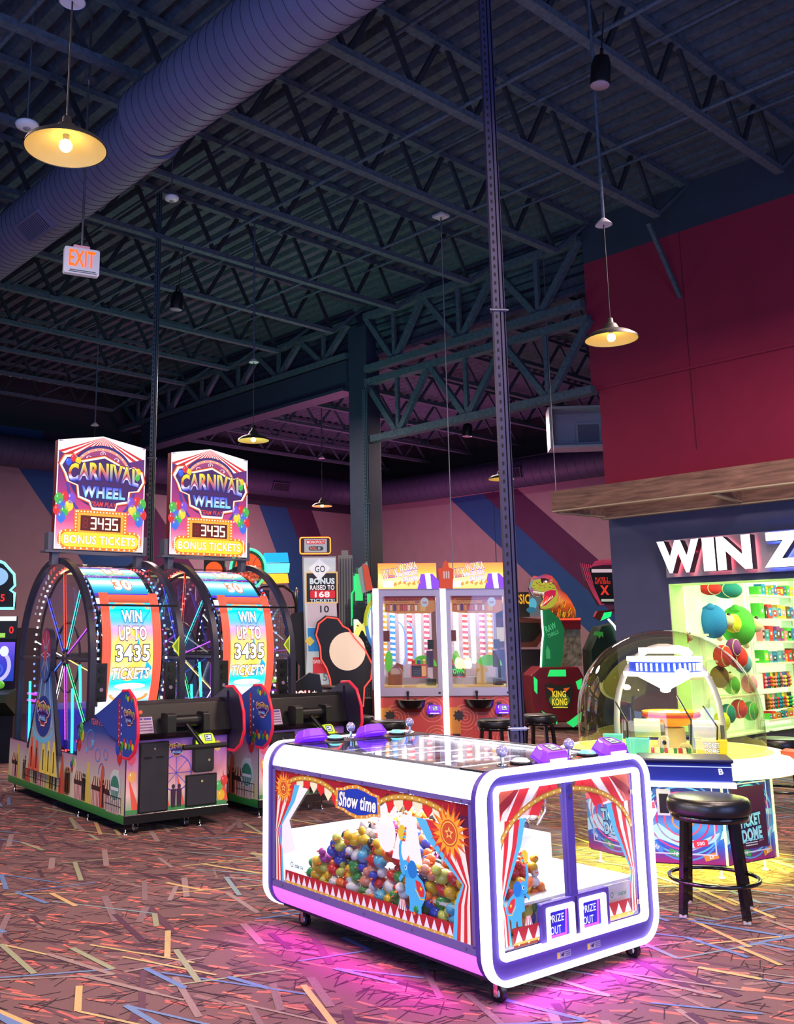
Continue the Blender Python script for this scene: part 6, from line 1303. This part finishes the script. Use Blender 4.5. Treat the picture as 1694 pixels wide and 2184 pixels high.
# dome shell
DG = glass('dome_clear', (.95, .97, .80), .8, .07)
RD_ = .655
prof = [(RD_, DZ+.01), (RD_, DZ+.25)]+[(RD_*cos(radians(t_)), DZ+.25+.62*sin(radians(t_))) for t_ in range(6, 91, 6)]
a = M(); a.lathe(prof, DG, 72); a.obj('clear_dome', td)
light('dome_lamp', 'POINT', (0, 0, DZ+.35), 24, (250, 255, 190), .15, parent=td)
VX, VY = V(.5, -.866, 0), V(.866, .5, 0)
def dv(x, y, z): p = VX*x+VY*y; return (p[0], p[1], z)
a = M(); a.tube([dv(-.37, 0, DZ+.02), dv(-.37, 0, DZ+.2)]+[dv(-.37*cos(radians(t_)), 0, DZ+.2+.55*sin(radians(t_))) for t_ in range(15, 166, 10)]+[dv(.37, 0, DZ+.2), dv(.37, 0, DZ+.02)], .022, mat('clear_arch_tube', (170, 166, 180), .3), 10); a.obj('inner_arch', td)
h = empty('light_hub', (0, 0, 0)); h.parent = td
a = M(); a.lathe([(0, DZ+.7), (.18, DZ+.7), (.18, DZ+.74), (0, DZ+.74)], LEDW, 30); a.lathe([(.0, DZ+.64), (.27, DZ+.64), (.27, DZ+.675), (0, DZ+.675)], LEDW, 40); a.lathe([(0, DZ+.53), (.3, DZ+.535), (.3, DZ+.565), (0, DZ+.56)], LEDW, 40); a.obj('white_discs', h)
a = M(); a.lathe([(.255, DZ+.565), (.255, DZ+.64)], mat('blue_display_band', (30, 60, 190), .4, emit=.8), 40); a.obj('display_band', h)
a = M()
for k in range(40):
    th = 2*pi*k/40
    if 14 <= k % 20 <= 17: continue
    a.box(0, 0, 0, 0, 0, 0, LEDW) if False else a.cyl((.26*cos(th), .26*sin(th), DZ+.575), (.26*cos(th), .26*sin(th), DZ+.63), .008, LEDW, 6)
a.obj('display_bars', h)
a = M(); a.prism([(-.2, DZ+.53), (.2, DZ+.53), (0, DZ+.42)], lambda u, v: dv(u, -.02, v), lambda u, v: dv(u, .02, v), LEDW); a.obj('arrow_light', h)
a = M(); OR = mat('orange_bowl', (240, 140, 40), .35, emit=.1)
a.lathe([(0, DZ+.15), (.14, DZ+.17), (.2, DZ+.24), (.21, DZ+.27), (.2, DZ+.27), (.13, DZ+.19), (0, DZ+.17)], OR, 36, dv(.02, .12, 0)); a.lathe([(.208, DZ+.23), (.212, DZ+.25)], mat('red_band', (206, 50, 60), .4), 36, dv(.02, .12, 0)); a.lathe([(.1, DZ), (.09, DZ+.15)], mat('pale_stand', (214, 190, 170), .4), 24, dv(.02, .12, 0)); a.obj('prize_bowl', td)
a = M(); rq = random.Random(4)
for k in range(16): th, r_ = rq.uniform(0, 6.3), rq.uniform(0, .14); c_ = dv(.02+r_*cos(th), .12+r_*sin(th), DZ+.25); a.sph(c_, .025, mat('bowl_prize_%d' % (k % 3), [(240, 200, 180), (230, 120, 80), (245, 240, 220)][k % 3], .5), 8, 6)
tag(a.obj('bowl_filling', td), kind='stuff')
YB2 = mat('yellow_bin', (240, 200, 30), .4, emit=.15); CB = mat('cyan_bin', (90, 205, 215), .4, emit=.15); CL = glass('bin_clear', (.9, .93, .85), .6, .1)
for (x, y, w_, mt, nm) in ((.27, -.4, .19, YB2, 'TICKET DOME'), (-.22, -.4, .14, CB, ''), (-.4, -.15, .12, CB, '')):
    b = empty('ticket_bin', dv(x, y, DZ+.01), math.atan2(VX[1], VX[0])); b.parent = td
    a = M(); a.prism([(-w_/2, 0), (w_/2, 0), (w_/2+.01, .1), (-w_/2-.01, .1)], lambda u, v: (u, 0, v), lambda u, v: (u, .12, v), mt); a.obj('bin_body', b)
    if nm: A = Art(); A.text('TICKET', .0, .07, .03, (250, 250, 240), 0, .1, .03, outline=((20, 60, 60), .05)); A.text('DOME', .0, .03, .03, (250, 250, 240), 0, .09, .03, outline=((20, 60, 60), .05)); A.obj('bin_lettering', b, plane((0, -.002, 0), (1, 0, 0), (0, 0, 1)), ART)
for (x, y) in ((.25, -.2), (-.15, -.2)):
    a = M(); c0 = dv(x-.09, y, DZ+.17); c1 = dv(x+.09, y, DZ+.17); a.tube([c0, c1], .065, mat('clear_drum', (200, 205, 170), .2, emit=.05), 18); a.bar(dv(x-.1, y, DZ), dv(x-.1, y, DZ+.2), .01, .04, STEEL); a.bar(dv(x+.1, y, DZ), dv(x+.1, y, DZ+.2), .01, .04, STEEL); a.obj('ticket_drum', td)
for (x, y, z) in ((.1, -.44, .05), (-.04, -.4, .09)):
    c_ = V(*dv(x, y, DZ+z)); a = M(); a.tube([c_, c_+VY*.03], .045, mat('ticket_paper', (226, 214, 150), .6), 20); a.tube([c_-VY*.002, c_], .015, BLACK, 10); a.obj('ticket_roll', td)
a = M()
for k in range(9): 
    x = -.12+.03*k; c_ = dv(x, -.45, DZ+.01); a.prism([(x-.012, DZ+.01), (x+.012, DZ+.01), (x+.012, DZ+.06), (x-.012, DZ+.06)], lambda u, v: dv(u, -.46, v), lambda u, v: dv(u, -.44, v), mat('ticket_stack_%d' % (k % 3), [(190, 40, 70), (226, 226, 200), (60, 130, 80)][k % 3], .5))
a.obj('ticket_stacks', td)
a = M()
for x, z in ((-.3, .35), (.13, .4), (.3, .33)): a.tube([dv(x, -.35, DZ+.01), dv(x+.02, -.33, DZ+z*.6), dv(x-.06, -.2, DZ+z)], .006, BLACKM, 6)
a.obj('swing_arms', td)

# stools
stool(5.72, 3.07, .42, 'black round bar stool standing in front of the ticket dome game', .65, .235)
for x, y, l in ((10.05, 7.5, 'black round stool just right of the slotted post, before the red ride'), (9.15, 7.45, 'black round stool before the right bay of the candy pusher'), (8.15, 8.2, 'black round stool before the left bay of the candy pusher'), (8.35, 8.95, 'black round stool at the left corner of the candy pusher'), (9.3, 4.25, 'dark stool cut by the right edge beside the ticket dome game')):
    stool(x, y, .3, l, .65, .215)

# ------------------------------------------------------------------ hanging things
SHD = mat('shade_outside', (40, 38, 36), .5); SHI = mat('shade_inside', (210, 186, 116), .8); CORD = mat('black_cord', (12, 12, 14), .6)
BULB = mat('lamp_bulb', (255, 224, 150), .4, emit=22., ecol=(255, 214, 130))
def pendant(x, y, z, label, canopy=None, e=42, rod=None):
    t = empty('pendant_lamp', (x, y, z), 0, label, 'lamp'); R = .225
    a = M(); a.lathe([(R, 0), (R-.01, .025), (R*.72, .06), (R*.34, .085), (R*.27, .12), (R*.22, .14), (R*.12, .15), (R*.1, .19), (0, .2)], SHD, 40)
    a.lathe([(R-.006, .002), (R-.018, .02), (R*.7, .052), (R*.32, .076), (0, .085)], SHI, 40, flip=True); a.obj('shade', t)
    a = M(); a.sph((0, 0, .02), .036, BULB, 14, 10); a.cyl((0, 0, .045), (0, 0, .085), .018, STEEL, 10); a.obj('bulb', t)
    top = (canopy or 5.4)-z
    a = M(); a.cyl((0, 0, .19), (0, 0, top), .005, CORD, 6); a.obj('cord', t)
    a = M(); a.lathe([(.075, 0), (.06, .02), (.02, .06), (0, .06)], mat('canopy_plate', (190, 186, 196), .5), 20, (0, 0, top)); a.lathe([(0, .001), (.07, .001)], mat('canopy_plate', (190, 186, 196)), 20, (0, 0, top)); a.obj('canopy_plate', t)
    a = M(); a.cyl((0, 0, top+.04), (0, 0, (ZD if x < 12 else 7.0)+.02-z), .014, JST, 8); a.obj('conduit', t)
    light('bulb_light', 'SPOT', (0, 0, -.02), e*3, (255, 206, 130), .04, parent=t, spot_size=radians(165), spot_blend=.5)
    light('shade_light', 'POINT', (0, 0, .0), 1.2, (255, 226, 160), .035, parent=t)
pendant(2.165, 4.593, 4.235, 'large lit barn pendant lamp at upper left, nearest the camera', 5.14, 45)
pendant(7.12, 4.36, 4.08, 'lit barn pendant lamp hanging before the red wall', 5.13)
pendant(8.07, 10.7, 4.32, 'lit pendant lamp hanging right of the two wheel marquees', 5.467, 50)
pendant(13.78, 15.77, 4.39, 'small far pendant lamp before the blue and maroon stripe', 5.45, 60)
pendant(13.33, 10.5, 4.27, 'pendant lamp half hidden behind the purple slotted post', 5.45, 60)
pendant(8.3, 15.85, 4.3, 'hanging lamp hidden behind the left wheel marquee, its plate above', 5.45, 60)
def hspeaker(x, y, z, h, r, label, up):
    t = empty('hanging_speaker', (x, y, z), 0, label, 'speaker'); t.rotation_euler = (radians(6), 0, .6)
    a = M(); a.lathe([(0, 0), (r*.97, 0), (r, .01), (r, h*.75), (r*.8, h), (0, h)], BLACK, 28); a.obj('speaker_can', t)
    a = M(); a.lathe([(0, -.004), (r*.94, -.003), (r*.97, .002)], mat('speaker_grille', (150, 128, 150), .6), 28, flip=True); a.obj('grille', t)
    a = M(); a.bar((-r-.01, 0, h*.5), (-r*.5, 0, h*1.25), .012, .03, BLACKM); a.bar((r+.01, 0, h*.5), (r*.5, 0, h*1.25), .012, .03, BLACKM); a.bar((-r*.5, 0, h*1.25), (r*.5, 0, h*1.25), .03, .012, BLACKM); a.cyl((0, 0, h*1.25), (0, 0, up), .006, CORD, 6); a.obj('yoke', t)
hspeaker(6.9, 4.17, 6.3, .26, .085, 'black can speaker hanging from the joist at upper right', .7)
hspeaker(6.87, 10.9, 6.05, .24, .085, 'black can speaker hanging right of the exit sign', 1.0)
hspeaker(15.0, 12.65, 5.6, .26, .1, 'small black can speaker far back right of the column', .9)
def disc(x, y, z, r, label, cat, name, wire=.4):
    t = empty(name, (x, y, z), 0, label, cat)
    a = M(); a.lathe([(0, -.012), (r*.5, -.01), (r*.9, .004), (r, .03), (r*.9, .045), (0, .045)], WHITE, 28); a.obj('housing', t)
    a = M(); a.lathe([(0, -.02), (r*.3, -.018), (r*.35, -.008)], mat('sensor_grey', (140, 140, 150), .5), 16); a.obj('sensor', t)
    a = M(); a.cyl((0, 0, .04), (.0, 0, wire), .008, JST, 6); a.obj('stem', t)
disc(5.6, 9.03, 6.6, .085, 'white round smoke detector right of the big pendant lamp', 'detector', 'smoke_detector', 1.15)
disc(3.4, 8.05, 6.3, .11, 'white round access point beside the big pendant lamp', 'access point', 'access_point', 1.45)
t = empty('exit_sign', (3.973, 7.979, 4.96), -.28, 'white EXIT sign with glowing orange red letters hanging on a rod', 'sign')
a = M(); a.py(rrect(-.165, -.0, .165, .26, .02, 4), -.03, .03, WHITE); a.obj('sign_box', t)
a = M(); a.box(-.08, .07, -.03, .03, .26, .285, mat('pink_canopy', (240, 170, 180), .5)); a.cyl((0, 0, .285), (0, 0, 2.79), .012, STEEL, 10); a.box(-.05, .05, -.05, .05, 2.0, 2.04, STEEL); a.obj('rod', t)
A = Art(); A.text('EXIT', 0, .155, .155, (255, 84, 20), 0, .24, .02); A.obj('letters', t, plane((0, -.032, 0), (1, 0, 0), (0, 0, 1)), artmat('exit_letter', 2.2))
a = M(); a.box(-.11, .13, -.034, -.03, .03, .038, STEEL); a.box(-.12, .14, -.033, -.03, .015, .022, STEEL); a.obj('lower_grooves', t)
t = empty('drop_cable', (8.9, 7.8, 2.4), 0, 'long thin cable dropping from a ceiling plate to the candy pusher', 'cable')
a = M(); a.cyl((0, 0, 0), (0, 0, 4.3), .006, mat('grey_cable', (120, 120, 130), .5), 6); a.obj('cable', t)
a = M(); a.box(-.08, .08, -.08, .08, 4.52, 4.55, mat('canopy_plate', (190, 186, 196))); a.cyl((0, 0, 4.3), (0, 0, 4.52), .012, STEEL, 8); a.obj('ceiling_plate', t)

# ------------------------------------------------------------------ prize store fittings, along the side wall inside
SHV = mat('store_shelf', (236, 240, 220), .5, emit=.1, ecol=(215, 255, 190))  # faint emission stands in for light falling on the shelves
YS = 7.2
for i, (xa, xb, zs, lab) in enumerate(((12.45, 13.55, (1.6, 1.0), 'leftmost white prize bay with hooks, by the store opening'), (13.68, 15.05, (1.22, .7), 'white prize bay full of plush toys'), (15.2, 16.65, (2.2, 1.83, 1.48, 1.15, .3), 'white prize bay with boxed toys on five shelves'), (16.85, 18.6, (2.1, 1.6, 1.1, .6), 'white prize bay cut by the right edge of the view'))):
    t = empty('prize_shelving', (xa, YS, 0), 0, lab, 'shelving')
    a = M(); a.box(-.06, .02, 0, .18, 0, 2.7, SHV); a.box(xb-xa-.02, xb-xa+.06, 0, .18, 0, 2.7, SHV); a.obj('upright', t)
    a = M(); a.box(0, xb-xa, .17, .19, .1, 2.7, mat('store_back_panel', (232, 248, 220), .6, emit=1.0, ecol=(215, 255, 190))); a.obj('back_panel', t)  # back panel is no lamp: its brightness is added as emission
    for z in zs: a = M(); a.box(0, xb-xa, -.14, .17, z-.02, z, SHV); a.box(0, xb-xa, -.145, -.14, z-.03, z+.0, mat('price_rail', (226, 200, 190), .5)); a.obj('shelf', t)
    a = M(); a.box(0, xb-xa, -.16, .17, .0, .14, mat('purple_plinth', (60, 44, 82), .5)); a.box(0, xb-xa, -.2, .17, .14, .16, SHV); a.obj('plinth', t)
PC = {'red': (226, 44, 44), 'blue': (40, 120, 190), 'green': (80, 176, 60), 'yellow': (226, 216, 50), 'purple': (140, 60, 130), 'teal': (30, 130, 130), 'pink': (240, 130, 150), 'orange': (240, 130, 50), 'grey blue': (100, 140, 160), 'brown': (110, 70, 40), 'black': (40, 40, 44), 'gold': (190, 150, 60)}
def pm(n): return mat('toy_'+n.replace(' ', '_'), PC[n], .8)
def plush(x, z, r, col, label, y=None, ears=True, sc=(1, .8, 1)):
    y = YS-.05 if y is None else y
    t = empty('plush_toy', (x, y, z), 0, label, 'plush toy'); a = M(); a.sph((0, 0, 0), r, mat('plush_'+col.replace(' ', '_'), PC[col], .95, bump=.5, bscale=80), 18, 12, sc); a.obj('body', t)
    if ears:
        a = M(); a.sph((r*.6, -r*.6, r*.05), r*.4, mat('plush_cream', (226, 206, 160), .9), 12, 8); a.sph((r*.5, -r*.75, r*.35), r*.12, BLACK, 8, 6); a.sph((r*.8, -r*.65, r*.35), r*.12, BLACK, 8, 6); a.obj('face', t)
        a = M(); a.sph((-r*.5, -r*.2, r*.8), r*.25, pm(col), 8, 6); a.sph((r*.3, -r*.2, -r*.95), r*.2, mat('plush_cream', (226, 206, 160)), 8, 6); a.obj('limbs', t)
    else:
        a = M(); a.tube([(r*1.01*sc[0]*cos(q)*.94, -abs(r*.3)+r*.95*sc[1]*-.6, r*.8*sin(q)) for q in np.linspace(.2, 2.6, 12)], .006, WHITE, 5) if False else a.tube([(r*1.005*sc[0]*cos(q)*.9, -r*1.0*sc[1]*.44-.0*q, r*1.0*sc[2]*sin(q)*.9) for q in np.linspace(0, 2*pi, 25)[:-1]], .007, mat('plush_cream', (226, 206, 160)), 6, closed=True); a.obj('piping', t)
    return t
plush(14.65, 1.72, .3, 'green', 'big round green plush toy in the plush bay')
plush(13.88, 1.78, .25, 'blue', 'shaggy blue plush toy left of the round green one', ears=True)
plush(14.2, 1.75, .14, 'yellow', 'yellow plush ball between the blue and green plush toys', y=YS-.2, ears=False)
plush(14.4, 2.25, .26, 'teal', 'long teal fluffy plush lying at the top of the plush bay', sc=(1.3, .7, .5), ears=False)
plush(13.9, 2.26, .2, 'red', 'red fluffy plush at the top left of the plush bay', sc=(1.1, .7, .5), ears=False)
plush(14.15, 1.4, .13, 'purple', 'purple plush ball above the two red ones', y=YS-.2, ears=False)
plush(13.9, 1.28, .16, 'red', 'left one of the two red plush balls', y=YS-.15, ears=False)
plush(14.35, 1.26, .17, 'red', 'right one of the two red plush balls', y=YS-.15, ears=False)
plush(14.6, 1.16, .15, 'grey blue', 'grey blue plush ball at lower right of the red ones', y=YS-.1, ears=False)
plush(12.75, 1.95, .1, 'green', 'small dark green plush hanging in the leftmost prize bay', ears=False)
plush(12.9, 1.55, .15, 'red', 'red plush bag hanging in the leftmost prize bay')
plush(13.95, .98, .16, 'brown', 'brown plush low in the plush bay')
for k, (x, z, c) in enumerate(((14.1, .45, 'teal'), (14.45, .5, 'red'), (14.8, .45, 'green'), (14.3, .85, 'green'), (14.85, .85, 'pink'), (13.9, .35, 'yellow'))): plush(x, z, .14, c, '%s plush seen through the clear dome, %s' % (c, ['lowest left', 'beside the teal one', 'bottom right', 'middle', 'right', 'at the very bottom'][k]), ears=False)
rb = random.Random(9); cols_ = list(PC)
rows = [(2.2, 'top shelf', .17), (1.83, 'second shelf', .26), (1.48, 'third shelf', .24), (1.15, 'fourth shelf', .2), (.3, 'bottom shelf', .14)]
for z, nm, hh in rows:
    x = 15.28
    while x < 16.5:
        w_ = rb.uniform(.07, .17); h_ = hh*rb.uniform(.6, 1.05); c = rb.choice(cols_); c2 = rb.choice(cols_); d_ = rb.uniform(.08, .16)
        t = empty('toy_box', (x, YS-.12, z), 0, '%s boxed toy with %s front, %s of boxed toy bay' % (c, c2, nm), 'toy', 'boxed toys on the %s' % nm)
        a = M(); a.box(0, w_, 0, d_, 0, h_, pm(c)); a.obj('box', t)
        a = M(); a.box(w_*.15, w_*.85, -.004, 0, h_*.2, h_*.75, pm(c2)); a.box(w_*.25, w_*.6, -.006, -.004, h_*.4, h_*.6, WHITE); a.obj('printed_window', t); x += w_+rb.uniform(.005, .03)
x = 15.3; k = 0
for z, zn in ((.92, 'upper'), (.6, 'lower')):
    x = 15.3
    while x < 16.2:
        c = rb.choice(cols_); t = empty('hanging_toy', (x, YS-.08, z), 0, '%s carded toy hanging in the %s row of hooks' % (c, zn), 'toy', 'carded toys on hooks')
        a = M(); a.box(-.035, .035, 0, .01, -.16, .08, pm(rb.choice(cols_))); a.obj('card', t); a = M()
        for q in range(3): a.sph((0, -.02, -.11+.055*q), .026, pm(c), 8, 6)
        a.obj('toy', t); a = M(); a.cyl((0, -.05, .07), (0, .12, .07), .003, STEEL, 6); a.obj('hook', t); x += .085
for i, x in enumerate((16.3, 16.42)):
    t = empty('toy_bat', (x, YS-.1, .3), 0, ['left', 'right'][i]+' one of the two tall gold toy bats', 'toy'); t.rotation_euler = (0, .08, 0)
    a = M(); a.cyl((0, 0, 0), (0, 0, .78), .018, pm('gold'), 10, .026); a.obj('shaft', t); a = M(); a.sph((0, 0, .82), .038, pm('gold'), 12, 8); a.obj('knob', t)
for k in range(12):
    x = 17.0+.13*k; c = cols_[k % 12]
    for z in (2.1, 1.6, 1.1, .6):
        cc_ = cols_[(k*5+int(z*10)) % 12]; t = empty('toy_box', (x, YS-.12, z), 0, '%s boxed toy on the shelves at the right edge' % cc_, 'toy', 'boxed toys at the right edge')
        a = M(); a.box(0, .11, 0, .12, 0, .2, pm(cc_)); a.box(.02, .09, -.004, 0, .05, .15, pm(c)); a.obj('box', t)
